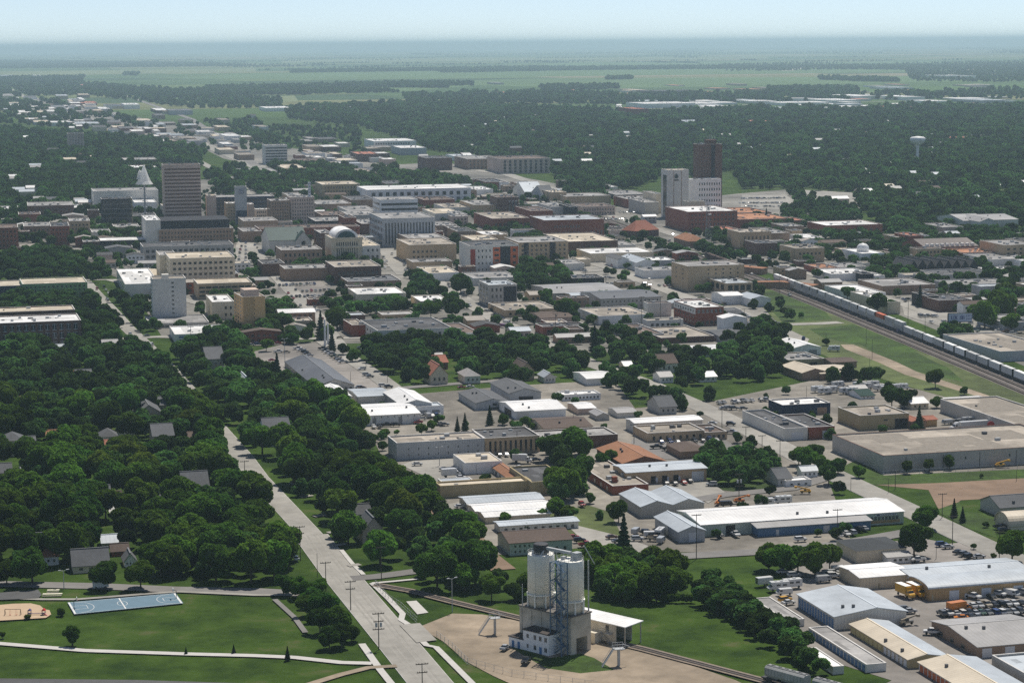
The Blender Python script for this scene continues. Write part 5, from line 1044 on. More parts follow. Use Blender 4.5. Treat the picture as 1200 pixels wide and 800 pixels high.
# rail loading shed
q0 = SW + .02; A2 = G(732, 758); loc = Matrix.Rotation(SAZ, 4, 'Z') @ (A2 - S0)
ex, ey = loc.x, loc.y
b = MB(); yB = 3.0; xe = ex; hE = 6.2
X0 = ex; X1 = ex + 7.2; yE = ey + 24
b = MB(); b.box(X0, ey + 3.5, 0, X0 + .3, yE, 6.2); b.box(X1, ey + 3.5, 0, X1 + .3, yE, 6.6)
for x in (X0 + .1, X1 + .1): b.box(x, ey - .1, 0, x + .3, ey + .2, 6.2)
shd = b.obj('loading_shed_wall', CONC, sil)
b = MB(); b.extrude([(X0 - .5, 6.2), (X1 + .8, 6.6), (X1 + .8, 6.85), (X0 - .5, 6.45)], 'y', ey - .7, yE); b.obj('loading_shed_roof', roofm('w', 1), shd)
link('window', winmesh(0), shd, (X0, ey + 7, 3.6), (1.3, .16, 2.0), -PI / 2); link('door', unitbox('door', BLK), shd, (X0, ey + 15, 0), (3.0, .16, 2.6), -PI / 2)
b = MB(); b.box(X0 - 3.4, ey + 9, 0, X0 - .01, ey + 13, 3.4); b.obj('switch_hut', CONC, sil)
b = MB()
for k in range(10): b.box(X0 - 1.6, ey + 8.6 - k * .45, 3.2 - k * .34, X0 - .4, ey + 9.0 - k * .45, 3.3 - k * .34)
b.box(X0 - 1.6, ey + 4.5, 3.3, X0 - .1, ey + 7, 3.45)
for y in (ey + 4.6, ey + 5.8, ey + 6.9): b.tube((X0 - 1.6, y, 3.4), (X0 - 1.6, y, 4.4), .04, n=4)
b.tube((X0 - 1.6, ey + 4.6, 4.4), (X0 - 1.6, ey + 9, 4.4), .04, n=4); b.obj('outside_stair', GALV, sil)
def probe(x, y, rz, label):
    t = thing('loading_platform', G(x, y), rz, 'platform', None, label)
    b = MB(); b.box(-.35, -.35, 0, .35, .35, 5.2); b.obj('post', GALV, t)
    b = MB(); b.box(-1.6, -1.3, 5.2, 1.6, 1.3, 5.4)
    for i in (-1.6, 0, 1.6):
        for j in (-1.3, 1.3): b.tube((i, j, 5.4), (i, j, 6.8), .07, n=4)
    for j in (-1.3, 1.3):
        for z in (6.1, 6.8): b.tube((-1.6, j, z), (1.6, j, z), .06, n=4)
    b.tube((1.2, 0, 6.6), (3.4, .3, 5.6), .16, n=6); b.obj('railed_deck', GALV, t)
    b = MB(); b.face([(-5.2, -.5, 0), (-5.2, .5, 0), (-1.6, .5, 5.2), (-1.6, -.5, 5.2)])
    for j in (-.5, .5): b.tube((-5.2, j, .1), (-1.6, j, 5.3), .1, n=4); b.tube((-5.2, j, 1.1), (-1.6, j, 6.3), .06, n=4)
    b.obj('inclined_stair', GALV, t)
    b = MB(); b.box(-6, -1, 0, .8, 1, .12); b.obj('footing', GM['walk'], t)
probe(580, 743, math.radians(10), 'metal truck-loading platform with sloping stair on the dirt yard behind the cars')
probe(725, 780, math.radians(15), 'metal truck-loading platform with sloping stair beside the green lawn wedge')
# ---------------------------------------------------------------- billboard, signs, masts, water tower
t = thing('billboard', G(1113, 392), -math.radians(-4), 'billboard', None, 'wide roadside billboard with pale blue panel and dark lettering', None, 'billboard', (1126, 378))
sB = PJ(G(1126, 390))[2] / FPX
b = MB(); b.box(-1, -.25, 8, 26 * sB, .25, 8 + 9.5 * sB); b.obj('panel', mat('board_pale', (.50, .55, .66), .5, .04, 1), t)
b = MB(); Wb = 27 * sB
b.box(-1.6, -.4, 7.6, Wb, .4, 8); b.box(-1.6, -.3, 8, -1, .3, 8 + 9.5 * sB); b.box(-1.2, -.4, 8 + 9.5 * sB, Wb - .4, .4, 8.3 + 9.5 * sB); b.obj('frame', BLK, t)
b = MB()
for k in range(3): b.tube((1 + k * 5.8, .3, 0), (1 + k * 5.8, .3, 9), .22, n=6)
b.obj('post', BLK, t)
b = MB()
def strokes(x, z, h, ch):
    sw = h * .18; w_ = h * .6
    seg = {'E': 'lmtb', 'K': 'lmr', 'P': 'lmtr'}.get(ch, 'lrt')
    if 'l' in seg: b.box(x, -.3, z, x + sw, -.26, z + h)
    if 'r' in seg: b.box(x + w_ - sw, -.3, z, x + w_, -.26, z + h)
    if 't' in seg: b.box(x + sw, -.3, z + h - sw, x + w_ - sw, -.26, z + h)
    if 'm' in seg: b.box(x + sw, -.3, z + h * .42, x + w_ - sw, -.26, z + h * .42 + sw)
    if 'b' in seg: b.box(x + sw, -.3, z, x + w_ - sw, -.26, z + sw)
for i, ch in enumerate('EIE'): strokes(.6 + i * 1.5, 9.6, 2.2, ch)
for i, ch in enumerate('HA'): strokes(6.2 + i * 1.4, 9.4, 2.2, ch)
for i in range(5): strokes(10.2 + i * 1.0, 11, 1.1, 'E'); strokes(10.2 + i * 1.0, 9.2, .9, 'A')
b.obj('lettering', mat('board_ink', (.06, .07, .2), .6, .03, 1), t)
# water tower
wt = thing('water_tower', G(1075, 193), 0, 'water tower', None, 'white pedestal water tower with rounded tank above the right-hand forest', None, 'white water tower', (1075, 175))
s = PJ(G(1075, 193))[2] / FPX; Hh = 33 * s
b = MB(); b.lathe([(4.2, 0), (2.6, 3), (2.2, 8), (2.2, Hh * .62), (3.0, Hh * .68)], 20); b.obj('pedestal', mat('white_paint', (.90, .89, .86), .5), wt, True)
b = MB(); r = 9 * s; b.lathe([(2.8, Hh * .67), (r * .8, Hh * .78), (r, Hh * .86), (r, Hh * .93), (r * .8, Hh * .98), (r * .3, Hh * 1.0), (.4, Hh * 1.005)], 28); b.obj('tank', mat('white_paint', (.90, .89, .86), .5), wt, True)
def fabric():
    M = bpy.data.materials.new('white_fabric'); M.use_nodes = True; t = M.node_tree; t.nodes.clear(); o = t.nodes.new('ShaderNodeOutputMaterial'); d = t.nodes.new('ShaderNodeBsdfDiffuse'); tl = t.nodes.new('ShaderNodeBsdfTranslucent'); mx = t.nodes.new('ShaderNodeMixShader'); mx.inputs[0].default_value = .5
    d.inputs[0].default_value = tl.inputs[0].default_value = (.92, .92, .9, 1); t.links.new(d.outputs[0], mx.inputs[1]); t.links.new(tl.outputs[0], mx.inputs[2]); t.links.new(mx.outputs[0], o.inputs[0]); return M
# white concave spire on mast
sp = thing('white_spire', G(170.5, 262), 0, 'spire', None, 'white tent-shaped spire raised on a thin grey mast', None, 'white tent-shaped spire', (170, 205))
s = PJ(G(170.5, 262))[2] / FPX
b = MB(); b.tube((0, 0, 0), (0, 0, 46 * s), 1.0, .8, 8)
for k in range(5): b.box(-1.8, -1.8, (12 + 7 * k) * s, 1.8, 1.8, (12.6 + 7 * k) * s)
b.obj('mast', GALV, sp)
b = MB(); b.lathe([(10.5 * s, 46 * s), (7.5 * s, 50 * s), (5 * s, 56 * s), (3 * s, 62 * s), (1 * s, 67 * s), (.2 * s, 69 * s)], 8); b.lathe([(4 * s, 52 * s), (2 * s, 60 * s), (.3 * s, 63 * s)], 8, -5 * s, 0); b.obj('canopy', fabric(), sp)
def mast(x, y, h, wbase, label, land, m_, nm='radio_mast', guy=False):
    t = thing(nm, G(x, y), 0, 'mast', None, label, None, land, (x, y - h * .6)); s = PJ(t.location)[2] / FPX; Hm = h * s; b = MB(); n = 12
    for k in range(3):
        a = 2 * PI * k / 3; r = wbase; b.tube((r * math.cos(a), r * math.sin(a), 0), (.25 * r * math.cos(a), .25 * r * math.sin(a), Hm), .22, .16, 4)
    b.obj('leg', m_, t)
    b = MB()
    for i in range(n):
        f0, f1 = i / n, (i + 1) / n
        for k in range(3):
            a, c = 2 * PI * k / 3, 2 * PI * (k + 1) / 3; r0, r1 = wbase * (1 - .75 * f0), wbase * (1 - .75 * f1)
            b.tube((r0 * math.cos(a), r0 * math.sin(a), f0 * Hm), (r1 * math.cos(c), r1 * math.sin(c), f1 * Hm), .12, n=4)
            b.tube((r1 * math.cos(a), r1 * math.sin(a), f1 * Hm), (r1 * math.cos(c), r1 * math.sin(c), f1 * Hm), .1, n=4)
    b.obj('bracing', m_, t); return t, Hm
t, Hm = mast(829, 286, 46, 4.0, 'grey lattice mast with dish antennas beside the red-brown warehouse', 'grey lattice mast', mat('lattice_grey', (.2, .24, .26), .6))
b = MB(); b.lathe([(1.6, Hm * .75), (1.6, Hm * .75 + .6)], 12, 2.0, -1); b.tube((-3, -1, Hm * .95), (3, -1, Hm * .95), .5, n=6); b.obj('dish', mat('white_paint', (.90, .89, .86)), t)
mast(667.5, 226, 78, .9, 'very thin dark radio mast rising over the central forest', 'thin radio mast', mat('lattice_dark', (.08, .08, .09)))
t = thing('round_road_sign', G(1161, 509), 0, 'sign', None, 'round red sign on a dark post beside the grey warehouse'); b = MB(); b.tube((0, 0, 0), (0, 0, 3.5), .5, n=6); b.obj('post', BLK, t)
b = MB(); b.tube((0, -.2, 4.6), (0, .2, 4.6), 1.7, n=16); b.obj('disc', mat('sign_red', (.35, .03, .03), .6), t)
# tall white flag mast
t = thing('flag_pole', G(823, 270), 0, 'pole', None, 'slim white pole in front of the red-brown warehouse'); b = MB(); b.tube((0, 0, 0), (0, 0, 22), .35, .25, 6); b.obj('pole', mat('white_paint', (.90, .89, .86)), t); b = MB(); b.lathe([(.6, 22), (.3, 22.6)], 8); b.obj('finial', GALV, t)
for nm, x, y, h, lb in (('memorial_obelisk', 381, 406, 23, 'tallest white obelisk-like pylon beside the car park trees'), ('memorial_obelisk', 384.5, 403, 18, 'shorter white pylon beside the tallest one by the car park trees')):
    t = thing(nm, G(x, y), 0, 'pylon', None, lb); b = MB(); b.extrude([(-.7, 0), (.7, 0), (.35, h * .72), (-.35, h * .72)], 'y', -.7, .7); b.obj('shaft', mat('white_paint', (.90, .89, .86)), t)
# playground
t = thing('play_structure', G(36, 722), 0, 'playground', None, 'red and purple climbing frame with slide on orange play sand', None, 'play structure', (40, 716)); PR = mat('play_red', (.55, .04, .03), .4); PB = mat('play_purple', (.08, .06, .16), .4)
b = MB()
for x in (-1.6, 0, 6, 7.6):
    for y in (0, 2): b.tube((x, y, 0), (x, y, 3.2), .12, n=6)
b.obj('post', PB, t); b = MB(); b.box(-1.7, -.1, 1.4, .1, 2.1, 1.6); b.box(5.9, -.1, 1.4, 7.7, 2.1, 1.6); b.box(0.1, .6, 1.5, 5.9, 1.4, 1.62); b.obj('deck', PB, t)
b = MB(); b.extrude([(5.7, 3.1), (6.8, 4.3), (7.9, 3.1)], 'y', -.3, 2.3); b.tube((7.6, -.2, 1.5), (10, -1.2, .2), .45, n=8); b.obj('slide', PR, t); b = MB(); b.extrude([(-1.8, 3.1), (-.8, 4.0), (.2, 3.1)], 'y', -.3, 2.3); b.obj('canopy', PB, t)
t.scale = (.6,) * 3
t = thing('swing_set', G(6, 722), 0, 'swing set', None, 'low swing frame on the orange play sand at the left edge'); b = MB()
for x in (0, 5):
    b.tube((x, -1, 0), (x, 0, 2.4), .08, n=5); b.tube((x, 1, 0), (x, 0, 2.4), .08, n=5)
b.tube((0, 0, 2.4), (5, 0, 2.4), .08, n=5); b.obj('frame', BLK, t); b = MB()
for x in (1.4, 3.4): b.box(x, -.15, .5, x + .5, .15, .6); b.tube((x + .05, 0, .6), (x + .05, 0, 2.4), .03, n=4); b.tube((x + .45, 0, .6), (x + .45, 0, 2.4), .03, n=4)
b.obj('seat', PR, t)
for i, (x, y, wd) in enumerate(((61.5, 698, 3.2), (62.5, 693.5, 2.0))):
    t = thing('picnic_table', G(x, y), 0.05, 'table', None, ('longer', 'shorter')[i] + ' of two cream picnic tables on the grass above the play sand'); b = MB(); b.box(-wd, -.7, .75, wd, .7, .85); b.obj('tabletop', mat('cream_wood', (.68, .64, .5)), t); b = MB(); b.box(-wd, -1.6, .42, wd, -1.2, .5); b.box(-wd, 1.2, .42, wd, 1.6, .5); b.obj('bench', mat('cream_wood', (.6, .6, .5)), t); b = MB()
    for xx in (-wd + .4, wd - .4): b.box(xx - .1, -1.5, 0, xx + .1, 1.5, .42); b.box(xx - .1, -.2, .42, xx + .1, .2, .75)
    b.obj('leg', BLK, t)
for i, (u_, dr) in enumerate(((.03, 1), (.97, -1))):
    p = court(u_, .5); t = thing('basketball_hoop', p, -AZ, 'basketball hoop', None, ('basketball hoop at the left end of the blue court', 'basketball hoop at the right end of the blue court')[i]); b = MB(); b.tube((0, 0, 0), (0, 0, 3), .1, n=6); b.tube((0, 0, 3), (1.0 * dr, 0, 3.4), .08, n=6); b.obj('post', BLK, t); b = MB(); b.box(1.0 * dr - .05, -.9, 2.9, 1.0 * dr + .05, .9, 4.0); b.obj('backboard', OFW, t); b = MB(); b.lathe([(.25, 3.05), (.25, 3.1)], 10, 1.3 * dr, 0); b.obj('rim', mat('sign_red', (.35, .03, .03)), t)
# ---------------------------------------------------------------- train
CW = mat('container_white', (.66, .66, .64), .55, .07, .6, seam=(0, .8, .12, .15), rnd=.4); CO = mat('container_orange', (.55, .12, .04), .55, .07, .6); CG = mat('container_grey', (.45, .45, .43), .6, .1, .6, rnd=.2); BRN = mat('wagon_brown', (.10, .06, .045), .7, .2, .6, rnd=.3)
def walk(P, start_x, step, n):
    """positions every `step` metres along P beginning where the photo column start_x is met"""
    pts = []; L = 0; cum = [0]
    for i in range(1, len(P)): cum.append(cum[-1] + (P[i] - P[i - 1]).length)
    def at(d):
        for i in range(1, len(P)):
            if d <= cum[i]: f = (d - cum[i - 1]) / (cum[i] - cum[i - 1]); return P[i - 1].lerp(P[i], f), (P[i] - P[i - 1]).normalized()
        return None, None
    d = 0
    while d < cum[-1] and PJ(at(d)[0])[0] < start_x: d += 1
    for k in range(n):
        p, dr = at(d + k * step)
        if p is None: break
        pts.append((p, math.atan2(dr.y, dr.x)))
    return pts
def bogies(b, L):
    for s in (-1, 1):
        cx = s * (L / 2 - 1.8)
        b.box(cx - 1.3, -1.1, .45, cx + 1.3, 1.1, .85)
        for dx in (-.9, .9):
            for yy in (-.85, .85): b.tube((cx + dx, yy - .08, .62), (cx + dx, yy + .08, .62), .45, n=10)
_cm = {}
def wagon(kind, p, rz, label=None, desc=None):
    if kind not in _cm:
        L = 16.2; ms = []
        b = MB(); b.box(-L / 2 - .6, -1.3, .9, L / 2 + .6, 1.3, 1.3); bogies(b, L + 1.2); ms.append(('underframe', b.mesh('underframe', BLK)))
        if kind in ('white', 'orange'):
            b = MB(); b.box(-L / 2, -1.3, 1.32, L / 2, 1.3, 4.0); ms.append(('lower_container', b.mesh('lower_container', CG)))
            b = MB(); b.box(-L / 2, -1.3, 4.05, L / 2, 1.3, 6.75)
            for q in (-L / 2, L / 2 - .15): b.box(q, -1.36, 4.05, q + .15, 1.36, 6.8)
            ms.append(('upper_container', b.mesh('upper_container', CW if kind == 'white' else CO)))
        elif kind == 'low':
            b = MB(); b.box(-L / 2, -1.35, 1.32, L / 2, 1.35, 4.9)
            for q in (-L / 2, -.1, L / 2 - .2): b.box(q, -1.42, 1.32, q + .2, 1.42, 4.97)
            ms.append(('container', b.mesh('container', CW)))
        elif kind == 'brown':
            b = MB(); b.extrude([(-1.45, 1.3), (1.45, 1.3), (1.45, 4.6), (.9, 5.0), (-.9, 5.0), (-1.45, 4.6)], 'x', -L / 2, L / 2); ms.append(('car_body', b.mesh('car_body', BRN)))
        else:
            HM = mat('hopper_silver', (.40, .40, .385), .45, .15, .5, big=.15)
            b = MB(); b.extrude([(-1.5, 2.3), (-1.1, 1.7), (1.1, 1.7), (1.5, 2.3), (1.5, 4.2), (1.0, 4.65), (-1.0, 4.65), (-1.5, 4.2)], 'x', -L / 2 + .8, L / 2 - .8)
            for k in range(13): xx = -L / 2 + 1 + k * (L - 2) / 12; b.box(xx - .07, -1.6, 2.3, xx + .07, 1.6, 4.2)
            for k in range(3): xx = -4.6 + k * 4.6; b.face([(xx - 2, -1, 1.7), (xx + 2, -1, 1.7), (xx + .5, -.5, .9), (xx - .5, -.5, .9)]); b.face([(xx - 2, 1, 1.7), (xx + 2, 1, 1.7), (xx + .5, .5, .9), (xx - .5, .5, .9)])
            ms.append(('hopper_body', b.mesh('hopper_body', HM)))
            b = MB()
            for s in (-1, 1): b.box(-L / 2 + .9, s * .55 - .12, 4.66, L / 2 - .9, s * .55 + .12, 4.9)
            for k in range(6): b.box(-6.4 + 2.5 * k - .5, -.4, 4.66, -6.4 + 2.5 * k + .5, .4, 5.0)
            ms.append(('hatch_walkway', b.mesh('hatch_walkway', mat('hatch_grey', (.3, .3, .3), .7))))
        _cm[kind] = ms
    grp = {'low': 'container cars of the passing train', 'white': 'double-stack container cars of the passing train', 'orange': None, 'brown': 'brown goods wagons of the train', 'hopper': 'silver covered hopper wagons'}[kind]
    t = thing('hopper_wagon' if kind == 'hopper' else 'goods_wagon', (p.x, p.y, _z[0] + .18), rz, 'rail wagon', desc, label, grp)
    for nm, me in _cm[kind]: link(nm, me, t)
for k, (p, rz) in enumerate(walk(TRAINP, 830, 18.6, 5)): wagon('brown', p, rz, desc='dark brown goods wagon of the train')
tw = walk(TRAINP, 912, 18.9, 33)
for k, (p, rz) in enumerate(tw):
    kd = 'orange' if abs(PJ(p)[0] - 1038) < 8 and not any('orange' in q for q in _cm) else 'white'
    if kd == 'white' and PJ(p)[0] > 1062: kd = 'low'
    wagon(kd, p, rz, 'single orange container stacked on the long white train' if kd == 'orange' else None, 'white container wagon of the train')
    if kd == 'orange': LAND.append((1038, 372, 'orange container'))
for k, (p, rz) in enumerate(walk(LP, 922, 17.6, 3)): wagon('hopper', p, rz, ('silver covered hopper wagon with the left end free, bottom edge', 'silver covered hopper wagon coupled behind the free-ended one', 'silver hopper wagon cut by the bottom edge')[k])
# ---------------------------------------------------------------- vehicles
CARC = dict(white=(.62, .62, .61), silver=(.38, .39, .40), grey=(.14, .145, .15), black=(.018, .018, .02), red=(.28, .02, .02), blue=(.03, .06, .18), beige=(.36, .31, .23), green=(.03, .08, .05), yellow=(.62, .34, .03), orange=(.60, .20, .03), purple=(.16, .05, .16), brown=(.10, .05, .03))
def cpaint(c): return shiny('car_paint_' + c, CARC[c], .3, .5)
TYRE = shiny('tyre', (.02, .02, .02), .8, .2); LMP = shiny('lamp_lens', (.55, .55, .5), .2); TLP = shiny('tail_lens', (.35, .02, .02), .3)
_cars = {}
def cmesh(kind):
    if kind in _cars: return _cars[kind]
    ms = []; b = MB(); g = MB(); Wd = 1.8
    def green(x0, x1, x2, x3, z0, z1, w0, w1):      # glass house: base x0..x3, top x1..x2
        p = [(x0, -w0, z0), (x3, -w0, z0), (x3, w0, z0), (x0, w0, z0), (x1, -w1, z1), (x2, -w1, z1), (x2, w1, z1), (x1, w1, z1)]
        for q in ((0, 1, 5, 4), (1, 2, 6, 5), (2, 3, 7, 6), (3, 0, 4, 7)): g.face([p[i] for i in q])
        b.face([(x1 - .05, -w1 - .03, z1 + .03), (x2 + .05, -w1 - .03, z1 + .03), (x2 + .05, w1 + .03, z1 + .03), (x1 - .05, w1 + .03, z1 + .03)]); b.face([(x1 - .05, w1 + .03, z1 - .03), (x2 + .05, w1 + .03, z1 - .03), (x2 + .05, -w1 - .03, z1 - .03), (x1 - .05, -w1 - .03, z1 - .03)])
        for s in (-1, 1): b.face([(x1 - .05, s * (w1 + .03), z1 - .03), (x2 + .05, s * (w1 + .03), z1 - .03), (x2 + .05, s * (w1 + .03), z1 + .03), (x1 - .05, s * (w1 + .03), z1 + .03)])
    wl = 1.35; rw = .33
    if kind == 'sedan': b.extrude([(-2.25, .3), (2.25, .3), (2.32, .62), (2.1, .82), (1.05, .95), (-1.6, .98), (-2.2, .92), (-2.32, .6)], 'y', -.9, .9); green(-1.75, -1.0, .35, 1.2, .95, 1.43, .84, .62)
    elif kind == 'suv': b.extrude([(-2.3, .35), (2.25, .35), (2.35, .75), (2.2, 1.0), (1.2, 1.12), (-2.2, 1.15), (-2.38, .8)], 'y', -.95, .95); green(-2.2, -1.95, .5, 1.25, 1.12, 1.74, .88, .7)
    elif kind == 'pickup':
        b.extrude([(-2.8, .45), (2.7, .45), (2.8, .85), (2.65, 1.08), (1.5, 1.18), (-.7, 1.18), (-.7, .75), (-2.7, .75), (-2.8, .75)], 'y', -.98, .98)
        for s in (-.98, .86): b.box(-2.8, s, .75, -.7, s + .12, 1.15)
        b.box(-2.8, -.98, .75, -2.68, .98, 1.15); green(-.65, -.45, .85, 1.55, 1.18, 1.85, .9, .72); wl = 1.75; rw = .4
    elif kind == 'van': b.extrude([(-2.6, .35), (2.6, .35), (2.68, .9), (2.3, 1.15), (1.75, 2.05), (-2.45, 2.12), (-2.65, 1.9)], 'y', -1.0, 1.0); g.extrude([(2.33, 1.18), (2.5, 1.15), (1.95, 2.0), (1.75, 2.0)], 'y', -.85, .85); g.box(.9, -1.02, 1.25, 1.8, 1.02, 1.8); wl = 1.6; rw = .36
    elif kind == 'rv':
        b.extrude([(-3.6, .5), (3.6, .5), (3.7, 1.0), (3.4, 1.35), (2.4, 1.5), (2.4, 2.0), (3.0, 2.3), (2.8, 3.05), (-3.5, 3.05), (-3.6, 2.9)], 'y', -1.2, 1.2); b.box(-1.5, -.5, 3.05, -.6, .5, 3.35); b.box(.6, -.4, 3.05, 1.3, .4, 3.25)
        g.box(-2.6, -1.23, 1.7, -1.2, 1.23, 2.3); g.box(-.4, -1.23, 1.7, 1.0, 1.23, 2.3); g.extrude([(3.3, 1.4), (3.42, 1.4), (2.5, 2.0), (2.38, 2.0)], 'y', -1, 1); wl = 2.3; rw = .42
    elif kind == 'trailer': b.box(-2.8, -1.1, .6, 2.8, 1.1, 2.8); b.tube((2.8, 0, .6), (4.0, 0, .5), .08, n=5); g.box(-2.82, -.8, .8, -2.78, .8, 2.5); wl = .5; rw = .36
    elif kind == 'truck':
        b.box(-4.3, -1.22, 1.1, 1.7, 1.22, 3.7); b.extrude([(1.8, .55), (4.1, .55), (4.2, 1.3), (3.9, 1.6), (3.3, 1.75), (2.9, 2.55), (1.8, 2.6)], 'y', -1.1, 1.1); g.extrude([(3.35, 1.75), (3.45, 1.75), (3.0, 2.45), (2.9, 2.45)], 'y', -.95, .95); g.box(2.1, -1.12, 1.7, 2.8, 1.12, 2.35); b.box(-4.2, -.5, .7, 2, .5, 1.1); b.box(1.5, -1.0, 2.6, 2.2, 1.0, 3.5); wl = 2.6; rw = .48
    elif kind == 'semi':
        b.box(-10, -1.25, 1.2, 5.6, 1.25, 4.05); b.extrude([(6.2, .6), (10.3, .6), (10.4, 1.4), (10.0, 1.9), (8.9, 2.1), (8.4, 3.0), (7.6, 3.9), (6.2, 3.9)], 'y', -1.2, 1.2); g.extrude([(8.95, 2.1), (9.05, 2.1), (8.5, 3.0), (8.4, 3.0)], 'y', -1, 1); g.box(7.4, -1.22, 2.1, 8.2, 1.22, 2.9); b.box(4, -.5, .8, 8, .5, 1.2); wl = 8.3; rw = .5
    elif kind == 'lift':
        b.box(-3.0, -1.1, .7, 3.0, 1.1, 1.6); b.extrude([(-2.6, 1.6), (-1.8, 1.6), (5.2, 3.5), (5.2, 3.9), (4.6, 3.9), (-2.6, 2.3)], 'y', -.35, .35); b.box(4.9, -1, 2.9, 6.2, 1, 4.0); g.box(-.6, -1.05, 1.6, .8, -.35, 2.7); wl = 2.0; rw = .6
    bm_ = b.mesh('body', None.__class__ and [shiny('car_paint_white', CARC['white'], .3)])
    ms.append(('body', bm_)); ms.append(('windows', g.mesh('windows', glassm())))
    w = MB(); w.tube((0, -.12, 0), (0, .12, 0), rw, n=12); wm = w.mesh('wheel', TYRE)
    hb = {'sedan': (2.27, .62), 'suv': (2.31, .82), 'pickup': (2.76, .88), 'van': (2.63, .8), 'rv': (3.66, .9), 'truck': (4.15, 1.0), 'semi': (10.35, 1.1), 'lift': (3.0, 1.1)}.get(kind)
    l = MB(); l.box(-.05, -.2, -.09, .05, .2, .09); lm = l.mesh('headlight', LMP)
    _cars[kind] = (ms, wm, wl, rw, hb, lm); return _cars[kind]
def car(kind, color, x, y, rz, label=None, group='parked vehicles', land=None, det=None, desc=None, scale=1.0):
    ms, wm, wl, rw, hb, lm = cmesh(kind)
    nm = {'sedan': 'parked_car', 'suv': 'sport_utility_car', 'pickup': 'pickup_truck', 'van': 'van', 'rv': 'motorhome', 'trailer': 'box_trailer', 'truck': 'box_truck', 'semi': 'semi_trailer_truck', 'lift': 'boom_lift'}[kind]
    word = {'sedan': 'car', 'suv': 'suv', 'pickup': 'pickup truck', 'van': 'van', 'rv': 'motorhome', 'trailer': 'box trailer', 'truck': 'box truck', 'semi': 'semi-trailer truck', 'lift': 'boom lift'}[kind]
    p = G(x, y); t = thing(nm, (p.x, p.y, _z[0] + .02), rz, word, desc or f'{color} {word}', label, group, land, (x, y - 2))
    if scale != 1: t.scale = (scale,) * 3
    for n_, me in ms:
        o = link(n_, me, t)
        if n_ == 'body': o.material_slots[0].link = 'OBJECT'; o.material_slots[0].material = cpaint(color)
    if det or (det is None and y > 395):
        wd = {'sedan': .82, 'suv': .86, 'pickup': .9, 'van': .92}.get(kind, 1.08)
        xs = (-wl, wl) if kind not in ('semi', 'trailer') else ((-8.5, 6.8, 9.4) if kind == 'semi' else (-.4, .5))
        for a in xs:
            for s in (-wd, wd): link('wheel', wm, t, (a, s, rw))
        if hb and y > 440:
            for s in (-.6, .6): link('headlight', lm, t, (hb[0], s, hb[1]))
    return t
HU = -AZ + PI / 2; HV = -AZ
# nose direction: HU along the avenues (away from the viewer), HV across
crnd = random.Random(3)
def ccol(r=crnd): return r.choices(['white', 'silver', 'grey', 'black', 'red', 'blue', 'beige', 'green', 'brown'], [26, 22, 14, 16, 7, 8, 4, 2, 2])[0]
def row(x0, y0, x1, y1, n, hd, kinds='cars', jit=.12, skip=0.0):
    for k in range(n):
        if crnd.random() < skip: continue
        f = (k + .5) / n; kd = crnd.choices(['sedan', 'suv', 'pickup', 'van'], [5, 4, 2, .6])[0]
        j = crnd.uniform(-.5, .5)
        car(kd, ccol(), x0 + (x1 - x0) * f + j, y0 + (y1 - y0) * f + j * .3, hd + crnd.choice((0, PI)) + crnd.uniform(-.05, .05))
NU, FU = HU + PI, HU      # facing the viewer / away
